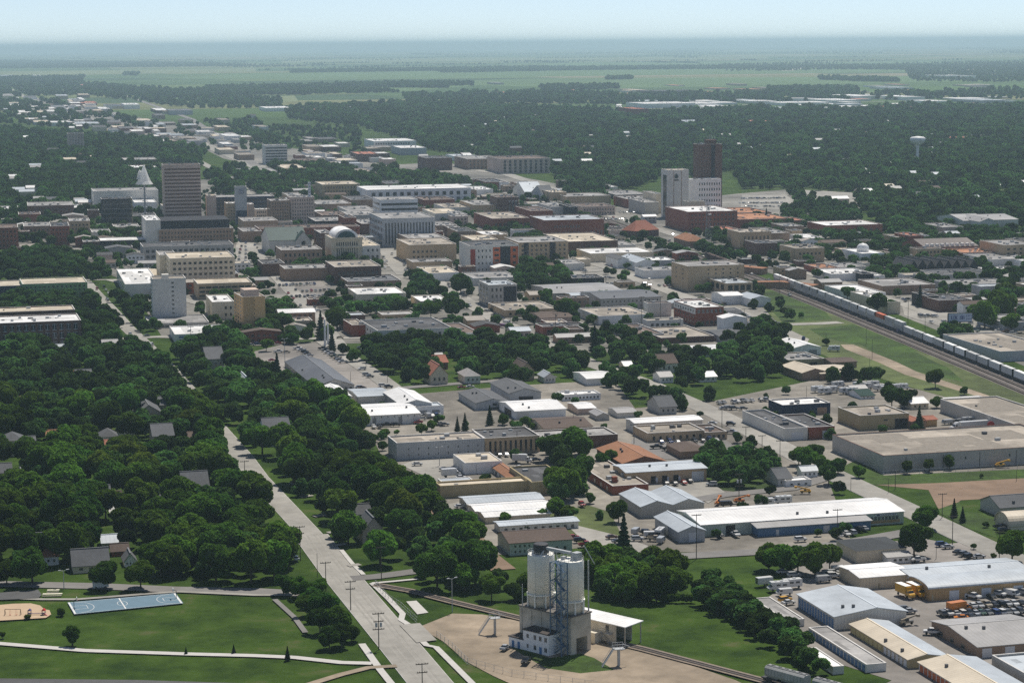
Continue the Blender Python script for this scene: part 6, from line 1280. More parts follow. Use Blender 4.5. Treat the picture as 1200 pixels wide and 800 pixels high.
# hand-placed near vehicles
for a in [('sedan', 'silver', 592, 762, SAZ * -1 - 1.2 + PI / 2, 'silver-grey car on the dirt yard beside the plant office'), ('pickup', 'black', 616.5, 778, NU - .5, 'black pickup truck on the dirt yard before the lawn wedge'),
          ('truck', 'yellow', 1061, 700, NU + .15, 'yellow box truck with white cargo box top, left of the parked pair'), ('truck', 'yellow', 1073.5, 699, NU + .15, 'yellow box truck, right of the parked pair'),
          ('pickup', 'white', 1092.5, 744, HV + 2.7, 'white pickup truck with round logo alone on the tarmac'), ('lift', 'beige', 1062, 733, HV + .1, 'cream boom lift machine on the storage yard tarmac'), ('sedan', 'silver', 1066, 719, HV, 'silver car behind the wide storage building'),
          ('truck', 'orange', 1124, 719, HV + .2, 'small orange box truck without sign in the car rows'), ('sedan', 'orange', 1126.5, 727, HV + 2.9, 'bright orange car at the front of the car rows'), ('suv', 'yellow', 920, 706, HV + .3, 'yellow van-like car between the two grey and blue sheds'), ('sedan', 'white', 924, 709, HV + .2, 'white car tucked behind the yellow one'),
          ('trailer', 'white', 895.5, 687, HV + .1, 'small white box trailer alone on the grass', ), ('rv', 'white', 912, 693, HV + 3.1, 'long white motorhome on the grass behind the storage yard'), ('rv', 'white', 927, 690, HV + 3.2, 'white caravan motorhome with bay windows on the grass'), ('van', 'white', 919, 698, HV + 3.1, 'white van in front of the motorhomes'),
          ('pickup', 'white', 1140.5, 702, NU + .5, 'white pickup truck before the gold-brown workshop'), ('suv', 'black', 1128, 700, HV, None), ('sedan', 'black', 1162, 702, NU, None), ('suv', 'white', 1171, 699, NU + .5, None), ('van', 'white', 1185.5, 699, NU + .5, 'white van with rounded nose before the gold-brown workshop'), ('suv', 'silver', 1199, 697, NU + .5, None),
          ('semi', 'white', 1137, 504.5, HV + PI + .05, 'long white semi-trailer truck behind the huge grey warehouse', ), ('rv', 'silver', 1136, 497, HV, 'blue-grey bus beside the white semi-trailer truck'), ('sedan', 'white', 1069, 500.5, HV, None), ('lift', 'yellow', 1172, 548, HV, 'yellow mobile machine against the huge grey warehouse'),
          ('semi', 'white', 1090, 0, 0, None) if 0 else ('suv', 'grey', 1060, 717, HV, None), ('van', 'white', 982, 630, NU, 'white van beside the blue lean-to'), ('suv', 'silver', 999, 627, FU, None), ('suv', 'black', 1007, 623, FU, None), ('sedan', 'white', 992, 628, NU, None), ('sedan', 'silver', 1013, 622, FU, None),
          ('pickup', 'white', 1076, 659, HV + PI, 'white pickup truck beside the small white cabin'), ('suv', 'blue', 1103.5, 641, HV, None), ('sedan', 'silver', 1110.5, 643.5, HV, None), ('sedan', 'black', 1123, 649.5, HV + .4, None), ('suv', 'grey', 1129.5, 652, HV + .4, None), ('suv', 'black', 1135.5, 655, HV + .4, None), ('sedan', 'silver', 1147, 655, HV, None),
          ('pickup', 'black', 1172.5, 620, HV, None), ('suv', 'black', 1176.5, 624, HV, None),
          ('rv', 'white', 896, 594, HV + 3.1, 'white caravan behind the long white-roofed warehouse, left one'), ('rv', 'white', 917, 591, HV + 3.1, 'white caravan behind the long white-roofed warehouse, right one'), ('lift', 'orange', 841, 592, HV + 1, 'orange excavator-like machine beside the caravans'), ('lift', 'orange', 866, 590, HV, 'orange machine between the excavator and the caravans'), ('lift', 'yellow', 944, 579, HV + 2.8, 'yellow boom machine by the street corner near the caravans'), ('van', 'black', 851, 594, HV, None),
          ('suv', 'silver', 834, 570, HV + 2.8, 'silver suv on the loading yard by the thicket'), ('sedan', 'black', 781, 569, NU, None), ('sedan', 'black', 791, 569, NU, None), ('sedan', 'red', 801.5, 568, NU, None), ('sedan', 'black', 808.5, 566, NU, None), ('pickup', 'black', 769, 526, HV, None), ('pickup', 'black', 782.5, 528, HV, None),
          ('sedan', 'blue', 775, 520, NU, None), ('suv', 'blue', 785.5, 520, NU, None), ('sedan', 'white', 794.5, 520.5, NU, None), ('suv', 'black', 814, 519, NU, None), ('sedan', 'black', 823.5, 518.5, NU, None), ('suv', 'blue', 832, 517.5, NU, None), ('sedan', 'silver', 839.5, 518, NU, None),
          ('suv', 'black', 856.5, 499, HV - .6, 'black suv driving on the wide street by the black flat roof'), ('pickup', 'silver', 857, 508.5, HV - .6, 'silver pickup truck following the street past the low tan office'), ('sedan', 'white', 835, 498, HV - .5, None),
          ('sedan', 'white', 593.5, 535, NU, 'white van-like car at the foot of the tan factory'), ('sedan', 'black', 585.5, 535.5, NU, None), ('sedan', 'black', 621, 536, HV, None), ('sedan', 'grey', 628, 541, HV, None), ('truck', 'white', 612, 543, HV - .4, 'white truck trailer parked behind the rust roof'), ('sedan', 'white', 609, 550, HV, None),
          ('sedan', 'grey', 521, 552, HV, None), ('suv', 'grey', 529, 553, HV, None), ('truck', 'white', 529, 560, HV, 'white box van beside the white box workshop'), ('sedan', 'white', 540, 562, HV, None), ('sedan', 'white', 489, 546, HV, None), ('sedan', 'white', 539, 596, HV, 'white car on the pale slab by the dirt alley'),
          ('suv', 'red', 682, 594, NU, 'red suv on the dirt track beside the red brick building'), ('sedan', 'red', 672, 632, HV, None), ('suv', 'black', 679, 636, HV, None), ('pickup', 'red', 686.5, 641, HV, 'dark red pickup truck beside the grey-brown building'), ('sedan', 'brown', 717, 632, HV, None), ('sedan', 'grey', 724, 637, HV, None),
          ('rv', 'white', 773, 630, NU - .6, 'white motorhome in front of the blue-grey gabled garage'), ('pickup', 'white', 862, 629, NU, None), ('sedan', 'black', 844, 630, NU, None), ('suv', 'white', 938, 635, HV, None),
          ('sedan', 'white', 305, 588, FU + .05, None), ('suv', 'grey', 309.5, 594.5, FU, None), ('sedan', 'white', 313, 602, FU, None), ('van', 'white', 118, 690, HV, 'white van behind the roadside tree by the blue court'), ('sedan', 'white', 347, 657, FU, None),
          ('sedan', 'red', 161, 598, HV, 'dark red car in front of the small yellow cottage'), ('sedan', 'white', 168, 603, HV, None), ('suv', 'white', 137, 540, HV, None), ('sedan', 'silver', 143, 541, HV, None), ('pickup', 'white', 417, 540, HV, None), ('pickup', 'silver', 425, 538, HV, None),
          ('sedan', 'white', 438, 502, NU, None), ('suv', 'black', 445, 502, NU, None), ('pickup', 'black', 453, 500, HV, None), ('suv', 'black', 464, 500, HV, None), ('van', 'white', 187, 428, NU, 'white van driving down the tree-lined street'), ('truck', 'white', 184, 424, NU, 'white delivery truck on the tree-lined street'),
          ('sedan', 'white', 571.5, 378, HV - .9, None), ('sedan', 'black', 570, 366, HV - .9, None), ('pickup', 'black', 580, 371, HV - .9, None), ('suv', 'black', 588, 375, HV - .9, None), ('van', 'purple', 589.5, 384, HV - .9, 'purple van in the queue on the diagonal street'), ('van', 'white', 594, 380, HV - .9, None), ('sedan', 'red', 603, 391, HV - .9, None),
          ('rv', 'white', 977, 412, HV + 2.8, 'white caravan alone beside the railway meadow'), ('sedan', 'white', 551, 455, HV, 'white car parked by the cream house with red gable'), ('sedan', 'red', 541, 456, HV, None), ('sedan', 'white', 668, 466, HV, None), ('suv', 'white', 655, 465, HV, None), ('sedan', 'silver', 660, 462, HV, None)]:
    a = list(a); car(a[0], a[1], a[2], a[3], a[4], a[5] if len(a) > 5 else None, scale=.72 if a[0] == 'lift' else 1.0)
for i, o in enumerate([q[0] for q in THINGS if q[0].name.startswith('box_truck')][:2]):      # white cargo box tops
    c = MB(); c.box(-4.3, -1.2, 3.71, 1.7, 1.2, 3.78); c.obj('cargo_roof', OFW, o)
# car rows
row(1100, 722, 1200, 720, 13, HU); row(1136, 713, 1200, 709, 8, HU); row(1134, 726, 1150, 726, 2, HU); row(1128, 715, 1136, 714, 1, HU)
row(352, 411, 364, 419, 4, HV + .1); row(377, 409, 403, 427, 8, HV + .1); row(322, 414, 340, 414, 2, HV); car('sedan', 'red', 319, 424, HV, None); car('suv', 'white', 336, 438, HV, None); car('pickup', 'white', 349, 410, HV)
row(416, 434, 432, 434, 1, HV); row(428, 440, 436, 444, 2, HV); row(418, 456, 427, 457, 2, HV); row(445, 453, 459, 456, 2, HV); row(420, 408, 430, 412, 2, HV); row(440, 423, 458, 424, 2, HV)
row(326, 336, 370, 334, 11, HU); row(345, 349, 390, 348, 10, HU); row(352, 343, 388, 341, 7, HU); row(344, 341, 350, 341, 1, HU); row(362, 364, 376, 366, 3, HV); row(400, 366, 424, 376, 6, HV); row(416, 364, 440, 362, 5, HV); row(282, 406, 330, 404, 6, HV)
row(848, 376, 868, 381, 4, HV - .3); row(864, 366, 886, 378, 5, HV - .3); row(872, 379, 884, 385, 3, HV - .3); row(892, 384, 900, 384, 1, HV)
row(696, 336, 724, 334, 6, HU); row(740, 335, 800, 337, 10, HU, skip=.2); row(700, 327, 716, 326, 3, HV)
row(868, 234, 920, 233, 18, HU); row(866, 239, 918, 239, 17, HU); row(872, 243, 915, 243, 12, HU, skip=.3)
row(708, 268, 716, 262, 3, HV); row(700, 258, 735, 258, 9, HU); row(712, 270, 738, 274, 6, HU); row(725, 250, 760, 250, 9, HU)
row(283, 288, 279, 312, 6, HU); row(288, 288, 288, 310, 5, HU); row(449, 300, 452, 318, 3, HU); row(472, 298, 476, 326, 5, HU)
row(1056, 352, 1070, 353, 3, HU); row(1076, 372, 1100, 372, 5, HU); row(1088, 379, 1096, 379, 1, HU); row(1106, 377, 1110, 384, 2, HV); row(1166, 388, 1200, 394, 4, HV)
row(1108, 498, 1124, 496, 4, HV); row(840, 474, 900, 470, 11, HU, skip=.1); row(845, 480, 880, 481, 6, HV, skip=.2); row(540, 336, 545, 352, 3, HV); row(560, 300, 556, 320, 3, HV); row(120, 336, 132, 350, 4, HU)
row(100, 350, 130, 352, 3, HU); row(488, 499, 500, 486, 3, HV); row(508, 497, 524, 500, 3, HV); row(500, 490, 518, 488, 4, HU); row(765, 308, 795, 302, 5, HV); row(640, 330, 680, 332, 5, HU)
for k in range(13):
    x = 958 + k * 8.2; car('rv', 'white', x + crnd.uniform(-1, 1), 455 + crnd.uniform(-2, 7), HV + crnd.uniform(-.2, .2), desc='white stored caravan')
for k in range(9): car(crnd.choice(['suv', 'van', 'sedan']), 'white' if k % 2 else 'silver', 963 + crnd.uniform(0, 24) + (k > 5) * -55, 668 + crnd.uniform(0, 17) - (k > 5) * 3, HV + crnd.uniform(-.2, .2))
for k in range(8): car(crnd.choice(['suv', 'van', 'pickup']), ccol(), 742 + k * 4.5 + crnd.uniform(0, 8), 626 + crnd.uniform(0, 12), HV + crnd.uniform(-1, 1))
# traffic and kerbside parking on the town streets
for pts, wd in ROADS:
    if wd < 8.9 or wd > 19: continue
    for i in range(len(pts) - 1):
        a, b_ = Vector(pts[i]), Vector(pts[i + 1]); L = (b_ - a).length; d = (b_ - a) / L
        for k in range(int(L / 17)):
            p = a + d * (k + crnd.random()) * 17; X, Y, _ = PJ(Vector((p.x, p.y, 0)))
            if not (0 < X < 1200 and 215 < Y < 410) or crnd.random() < .62: continue
            sd_ = crnd.choice((-1, 1)); p = p + Vector((-d.y, d.x)) * sd_ * (wd / 2 - crnd.choice((1.3, 1.3, 3.4))); X, Y, _ = PJ(Vector((p.x, p.y, 0)))
            car(crnd.choices(['sedan', 'suv', 'pickup', 'van'], [5, 3, 2, 1])[0], ccol(), X, Y, math.atan2(d.y, d.x) + (PI if sd_ > 0 else 0))
# ---------------------------------------------------------------- poles
POLEM = mat('pole_wood', (.075, .062, .052), .9, .2, 1)
POLES = [(352, 657, 42, 2), (372, 676, 29, 0), (382, 692, 35, 1), (411, 715, 36, 2), (444, 761, 45, 3), (495, 813, 38, 2), (447, 681, 42, 1), (530, 717, 40, 4), (287, 564, 25, 1), (244, 518, 28, 1), (307, 597, 36, 1), (429, 535, 19, 1), (434, 541, 16, 1), (515, 546, 22, 4), (866, 583, 29, 3), (846, 502, 24, 1), (874, 521, 22, 1), (893, 530, 21, 1), (914, 538, 23, 1), (743, 520, 24, 1),
         (816, 655, 54, 1), (1116, 639, 36, 1), (1171, 655, 34, 1), (981, 643, 48, 1), (1049, 573, 22, 1), (1041, 578, 18, 0), (1104, 607, 30, 1), (997, 575, 17, 0), (1191, 564, 14, 0), (1015, 404, 20, 0), (1022, 421, 24, 0), (1019, 438, 20, 0), (1064, 380, 32, 1), (1084, 389, 20, 0), (1140, 390, 34, 1), (563, 377, 20, 1), (578, 384, 26, 1), (598, 391, 20, 1), (651, 397, 30, 1), (611, 397, 12, 0), (752, 387, 40, 1), (774, 373, 26, 1), (797, 385, 24, 1), (872, 387, 26, 1), (698, 335, 14, 1),
         (429, 433, 18, 0), (334, 431, 34, 4), (411, 453, 18, 0), (454, 449, 16, 0), (224, 409, 27, 1), (185, 431, 14, 1), (200, 447, 18, 1), (195, 444, 16, 1), (75, 690, 22, 4), (1097, 655, 20, 0), (945, 470, 18, 0), (686, 330, 20, 0), (710, 332, 18, 0), (913, 345, 26, 1), (968, 402, 12, 0), (606, 530, 26, 1), (519, 625, 40, 1), (545, 640, 14, 0), (672, 500, 16, 0)]
_pm = {}
def pole(x, y, h, kind):
    p = G(x, y); s = PJ(p)[2] / FPX; Hh = h * s
    t = thing('street_lamp' if kind == 4 else 'utility_pole', p, -AZ + (0 if kind != 4 else .3), 'lamp post' if kind == 4 else 'utility pole', {0: 'plain thin pole', 1: 'wooden utility pole', 2: 'wooden utility pole', 3: 'wooden utility pole with transformers', 4: 'grey lamp post'}[kind], None, 'utility poles' if kind < 4 else 'lamp posts', None, (x, y - h / 2))
    rr_ = max(.16, .34 * s) if kind != 0 else max(.1, .26 * s)
    b = MB(); b.tube((0, 0, 0), (0, 0, Hh), rr_, rr_ * .7, 8); b.obj('pole', POLEM if kind != 4 else GALV, t)
    for j in range({0: 0, 1: 1, 2: 2, 3: 3, 4: 0}[kind]):
        z = Hh - .5 - j * 2.4
        b = MB(); wd = 1.8 if j != 1 else 1.5; b.box(-wd, -.11, z, wd, .11, z + .22)
        for i in (-wd + .1, -wd * .5, wd * .5, wd - .1): b.tube((i, 0, z + .22), (i, 0, z + .5), .08, n=5)
        b.obj('crossarm', POLEM, t)
    if kind == 3:
        for i in (-.7, .7):
            b = MB(); b.tube((i, -.2, Hh * .62), (i, -.2, Hh * .62 + 1.3), .38, n=10); b.obj('transformer', GALV, t)
    if kind == 4:
        b = MB(); b.tube((0, 0, Hh), (1.4, 0, Hh + .3), .07, n=5); b.box(1.0, -.25, Hh + .2, 2.0, .25, Hh + .42); b.tube((0, 0, Hh), (-1.2, 0, Hh + .3), .07, n=5); b.box(-1.8, -.25, Hh + .2, -.9, .25, Hh + .42); b.obj('lamp_head', GALV, t)
for a in POLES: pole(*a)
# wires along the main street
# chain-link fence at the silo yard
def fence(pts, h, label, step=3.5):
    P = [G(*q) for q in pts]; t = thing('chain_link_fence', P[0], 0, 'fence', None, label, anchor=pts[len(pts) // 2]); o = P[0]; b = MB(); r = MB(); n_ = 0
    for i in range(1, len(P)):
        L = (P[i] - P[i - 1]).length; k = max(1, int(L / step))
        for j in range(k):
            q = P[i - 1].lerp(P[i], j / k) - o; q2 = P[i - 1].lerp(P[i], (j + 1) / k) - o
            if n_ < 60: pm_ = link('post', unitbox('fence_post', GALV), t, tuple(q), (.12, .12, h))
            n_ += 1
            for z in (h * .06, h * .5, h): r.tube((q.x, q.y, z), (q2.x, q2.y, z), .035, n=4)
    r.obj('rail', GALV, t)
fence([(440, 686), (455, 703), (470, 712), (489, 730)], 2, 'thin chain-link fence between the pavement and the concrete pad')
fence([(512, 746), (530, 760), (548, 778), (600, 792), (700, 806)], 2, 'thin chain-link fence curving round the silo dirt yard')
fence([(1035, 557), (1120, 553), (1235, 547)], 2, 'thin fence along the foot of the huge grey warehouse', 5)
# ---------------------------------------------------------------- trees
def leafmat(name, c, tr=.35, rnd=.25):
    M = bpy.data.materials.new(name); M.use_nodes = True; t = M.node_tree; n = t.nodes; l = t.links; n.clear()
    o = n.new("ShaderNodeOutputMaterial"); d = n.new("ShaderNodeBsdfDiffuse"); tl = n.new("ShaderNodeBsdfTranslucent"); mx = n.new("ShaderNodeMixShader"); mx.inputs[0].default_value = tr
    g = n.new("ShaderNodeNewGeometry"); nz = n.new("ShaderNodeTexNoise"); nz.inputs['Scale'].default_value = .5; nz.inputs['Detail'].default_value = 4; l.new(g.outputs['Position'], nz.inputs[0])
    oi = n.new("ShaderNodeObjectInfo"); m1 = n.new("ShaderNodeMapRange"); m1.inputs[1].default_value = .3; m1.inputs[2].default_value = .7; m1.inputs[3].default_value = .5; m1.inputs[4].default_value = 1.65; l.new(nz.outputs['Fac'], m1.inputs[0])
    m2 = n.new("ShaderNodeMapRange"); m2.inputs[3].default_value = 1 - rnd; m2.inputs[4].default_value = 1 + rnd; l.new(oi.outputs['Random'], m2.inputs[0])
    n5 = n.new("ShaderNodeTexNoise"); n5.inputs['Scale'].default_value = .009; n5.inputs['Detail'].default_value = 3; l.new(g.outputs['Position'], n5.inputs[0]); m5 = n.new("ShaderNodeMapRange"); m5.inputs[1].default_value = .35; m5.inputs[2].default_value = .65; m5.inputs[3].default_value = .72; m5.inputs[4].default_value = 1.35; l.new(n5.outputs['Fac'], m5.inputs[0])
    mq = n.new("ShaderNodeMath"); mq.operation = 'MULTIPLY'; l.new(m5.outputs[0], mq.inputs[0]); l.new(m2.outputs[0], mq.inputs[1]); m2 = mq
    mu = n.new("ShaderNodeMath"); mu.operation = 'MULTIPLY'; l.new(m1.outputs[0], mu.inputs[0]); l.new(m2.outputs[0], mu.inputs[1])
    hs = n.new("ShaderNodeHueSaturation"); hs.inputs['Color'].default_value = (*c, 1); l.new(mu.outputs[0], hs.inputs['Value'])
    m3 = n.new("ShaderNodeMapRange"); m3.inputs[3].default_value = .488; m3.inputs[4].default_value = .522; l.new(oi.outputs['Random'], m3.inputs[0]); l.new(m3.outputs[0], hs.inputs['Hue'])
    l.new(hs.outputs[0], d.inputs[0]); l.new(hs.outputs[0], tl.inputs[0]); l.new(d.outputs[0], mx.inputs[1]); l.new(tl.outputs[0], mx.inputs[2]); l.new(mx.outputs[0], o.inputs[0]); return M
LEAF = {'dark green': leafmat('leaf_dark', (.058, .112, .018), .48), 'mid green': leafmat('leaf_mid', (.088, .158, .021), .48), 'yellow-green': leafmat('leaf_yellow', (.115, .175, .024), .45), 'blue-green': leafmat('leaf_conifer', (.03, .055, .026), .2)}
FORL = leafmat('leaf_forest', (.066, .124, .030), .46, .55)
BARK = mat('bark', (.07, .055, .045), .95, .2, 2)
def crown_arrays(seed, nq, qs, R=5.0, z0=2.2, z1=11.0, nl=13, cone=False, jit=.8, core=True):
    r = np.random.default_rng(seed); zc = (z0 + z1) / 2; rz = (z1 - z0) / 2
    if cone:
        t = r.random(nq) ** .8; z = z1 - t * (z1 - z0); rad = R * t * (.75 + .35 * np.sin(z * 5.0)) * np.sqrt(r.uniform(.5, 1, nq)); a = r.uniform(0, 2 * PI, nq)
        pos = np.stack([rad * np.cos(a), rad * np.sin(a), z], 1); nrm = np.stack([np.cos(a), np.sin(a), np.full(nq, .5)], 1)
    else:
        d = r.normal(size=(nl, 3)); d /= np.linalg.norm(d, axis=1)[:, None]; d[:, 2] = d[:, 2] * .8 + .15
        rad = r.uniform(.22, .44, nl) * R; c = d * np.array([R * .68, R * .68, rz * .66]) * r.uniform(.5, 1.24, (nl, 1)) + np.array([0, 0, zc]); c[0] = (0, 0, zc + rz * .35); rad[0] = R * .5
        pos = []; nrm = []; need = nq
        while need > 0:
            k = need * 2 + 50; li = r.choice(nl, k, p=rad ** 2 / (rad ** 2).sum()); dd = r.normal(size=(k, 3)); dd /= np.linalg.norm(dd, axis=1)[:, None]
            p = c[li] + dd * rad[li][:, None] * r.uniform(.82, 1.06, (k, 1)); dist = np.linalg.norm(p[:, None] - c[None], axis=2) / rad[None]; dist[np.arange(k), li] = 9
            ok = (dist.min(1) > .78) & (p[:, 2] > z0 * .8); pos.append(p[ok][:need]); nrm.append(dd[ok][:need]); need -= min(need, ok.sum())
        pos = np.concatenate(pos); nrm = np.concatenate(nrm)
    nrm = nrm + r.normal(size=nrm.shape) * jit; nrm /= np.linalg.norm(nrm, axis=1)[:, None]
    t = np.cross(nrm, r.normal(size=nrm.shape)); t /= np.linalg.norm(t, axis=1)[:, None]; bt = np.cross(nrm, t)
    s = (qs * r.uniform(.55, 1.3, (len(pos), 1))) / 2; e = r.uniform(.6, 1.1, (len(pos), 1))
    V = np.stack([pos - t * s - bt * s * e, pos + t * s - bt * s * e * .7, pos + t * s * .8 + bt * s * e, pos - t * s * .9 + bt * s * e], 1).reshape(-1, 3)
    return V
def qmesh(name, V, m):
    n = len(V) // 4; me = bpy.data.meshes.new(name); me.vertices.add(len(V)); me.vertices.foreach_set('co', V.astype(np.float32).ravel())
    me.loops.add(4 * n); me.loops.foreach_set('vertex_index', np.arange(4 * n, dtype=np.int32)); me.polygons.add(n)
    me.polygons.foreach_set('loop_start', np.arange(0, 4 * n, 4, dtype=np.int32)); me.update(calc_edges=True)
    if m: me.materials.append(m)
    return me
def trunkmesh(h=6, r=.32, seed=0):
    b = MB(); q = random.Random(seed); b.tube((0, 0, -.2), (0, 0, h * .5), r, r * .75, 8)
    for k in range(4):
        a = 2 * PI * k / 4 + q.random(); b.tube((0, 0, h * (.38 + .04 * k)), (math.cos(a) * 2.2, math.sin(a) * 2.2, h * .95), r * .5, r * .2, 6)
    b.tube((0, 0, h * .5), (.2, .1, h * 1.25), r * .7, r * .25, 6); return b.mesh('trunk', BARK)
CROWNS = [qmesh('crown', crown_arrays(s, 5600, .62, R=5.4 + .3 * (s % 3), z0=1.0, z1=9.8 + .7 * (s % 4), nl=16 + s % 6), LEAF['mid green']) for s in range(7)]
CROWNC = [qmesh('crown', crown_arrays(50 + s, 3200, .55, R=2.9, z0=.6, z1=12, cone=True, jit=.35), LEAF['blue-green']) for s in range(2)]
CROWNS_COL = [qmesh('crown', crown_arrays(60 + s, 3400, .55, R=2.9, z0=.9, z1=7.6, nl=26), LEAF['mid green']) for s in range(2)]
TRUNKS = [trunkmesh(6, .32, s) for s in range(3)]
tr = random.Random(21)
TREE_N = [0]
def tree(p, s, tone='mid green', kind='round', desc=None, label=None, anchor=None, zs=1.0):
    TREE_N[0] += 1
    size = 'tall' if s > 1.12 else ('small' if s < .75 else '')
    d = desc or ' '.join(f"{size} {tone} {'conifer' if kind == 'cone' else ('slender tree' if kind == 'col' else 'tree')}".split())
    t = thing({'cone': 'spruce_tree', 'col': 'slender_tree'}.get(kind, 'leafy_tree'), (p.x, p.y, 0), tr.uniform(0, 6.28), 'tree', d, label, 'conifers' if kind == 'cone' else 'leafy trees of the town', None, anchor or PJ(Vector((p.x, p.y, 5 * s)))[:2])
    t.scale = (s, s, s * zs * tr.uniform(.92, 1.08))
    me = {'cone': CROWNC, 'col': CROWNS_COL}.get(kind, CROWNS); me = me[tr.randrange(len(me))]
    c = link('crown', me, t); c.material_slots[0].link = 'OBJECT'; c.material_slots[0].material = LEAF['blue-green' if kind == 'cone' else tone]
    link('trunk', TRUNKS[tr.randrange(3)], t)
def inpoly(P, poly):
    x, y = P[:, 0], P[:, 1]; ins = np.zeros(len(P), bool); n = len(poly); j = n - 1
    for i in range(n):
        xi, yi = poly[i]; xj, yj = poly[j]
        if yi != yj: ins ^= ((yi > y) != (yj > y)) & (x < (xj - xi) * (y - yi) / (yj - yi) + xi)
        j = i
    return ins
def zone(px, sp, drop=0.0, foot=True, paved=True, roads=True, extra=0.0):
    px = [(1285 if q[0] >= 1195 else (-85 if q[0] <= 2 else q[0]), q[1]) for q in px]; W = np.array([tuple(G(*q).xy) for q in px]); lo, hi = W.min(0), W.max(0)
    nx, ny = int((hi[0] - lo[0]) / sp) + 1, int((hi[1] - lo[1]) / sp) + 1
    gx, gy = np.meshgrid(np.arange(nx), np.arange(ny)); P = np.stack([gx.ravel() + (gy.ravel() % 2) * .5, gy.ravel()], 1) * sp + lo + rng.uniform(-.38, .38, (nx * ny, 2)) * sp
    P = P[inpoly(P, W)]
    if drop: P = P[rng.random(len(P)) > drop]
    def rej(polys, P):
        for q in polys:
            a, b_ = q.min(0), q.max(0); m_ = (P[:, 0] > a[0]) & (P[:, 0] < b_[0]) & (P[:, 1] > a[1]) & (P[:, 1] < b_[1])
            if m_.any(): k = np.where(m_)[0]; bad = inpoly(P[k], q); P = np.delete(P, k[bad], 0)
        return P
    if foot: P = rej(FOOT, P)
    if paved: P = rej(PAVED, P)
    if roads:
        for pts, wd in ROADS:
            if len(pts) == 10 and wd == 9.0: wd = 8.5
            for i in range(len(pts) - 1):
                a = np.array(pts[i]); d = np.array(pts[i + 1]) - a; L2 = (d * d).sum()
                t = np.clip(((P - a) @ d) / L2, 0, 1); dist = np.linalg.norm(P - a - t[:, None] * d, axis=1); P = P[dist > (wd if wd != 8.5 or i > 1 else 17) / 2 + 1.2 + extra]
    return P
NEAR = []
def nz_(px, sp, s0, s1, tones='ddmmmy', drop=0.0, **k):
    for p in zone(px, sp, drop, **k): NEAR.append((Vector((p[0], p[1], 0)), rng.uniform(s0, s1), tones[int(rng.integers(len(tones)))]))
nz_([(-40, 425), (60, 412), (100, 388), (150, 402), (197, 438), (230, 478), (254, 522), (274, 560), (304, 606), (328, 640), (345, 684), (200, 683), (60, 676), (-40, 676)], 10.0, .7, 1.45, 'dddmmmmy', .04)
nz_([(196, 424), (255, 395), (290, 410), (300, 445), (370, 468), (400, 480), (430, 512), (440, 530), (405, 545), (430, 560), (470, 575), (500, 592), (530, 622), (560, 655), (600, 665), (606, 700), (560, 700), (500, 690), (478, 680), (435, 668), (392, 638), (330, 583), (288, 534), (264, 508), (228, 468)], 10.0, .7, 1.4, 'dddmmmmy', .05)
nz_([(684, 700), (690, 668), (740, 660), (780, 668), (792, 690), (782, 704), (730, 706)], 8, .8, 1.1, 'mmd')
nz_([(812, 692), (835, 690), (862, 702), (882, 722), (910, 740), (940, 752), (980, 788), (965, 796), (925, 776), (890, 752), (850, 724), (816, 712)], 4.6, .5, .8, 'mdd', roads=False)
nz_([(425, 428), (440, 404), (540, 402), (640, 408), (690, 424), (720, 418), (745, 408), (800, 424), (865, 392), (918, 378), (925, 425), (912, 446), (840, 452), (790, 470), (730, 452), (700, 440), (640, 445), (600, 458), (560, 446), (520, 440), (480, 456), (440, 450)], 11, .85, 1.25, 'dddmm', .03)
nz_([(700, 445), (830, 458), (835, 490), (800, 492), (760, 470), (722, 470)], 12, .8, 1.1, 'ddmm', .2)
nz_([(640, 540), (644, 528), (680, 528), (686, 580), (675, 594), (655, 590)], 8.5, .9, 1.25, 'mmd')
nz_([(820, 562), (826, 540), (850, 534), (900, 536), (918, 556), (900, 570), (850, 574)], 8, .7, 1.05, 'mmd')
nz_([(640, 600), (680, 606), (650, 620)], 6, .4, .6, 'mmy')
nz_([(0, 420), (0, 384), (100, 372), (140, 395), (110, 412)], 12, .9, 1.2, 'ddm')
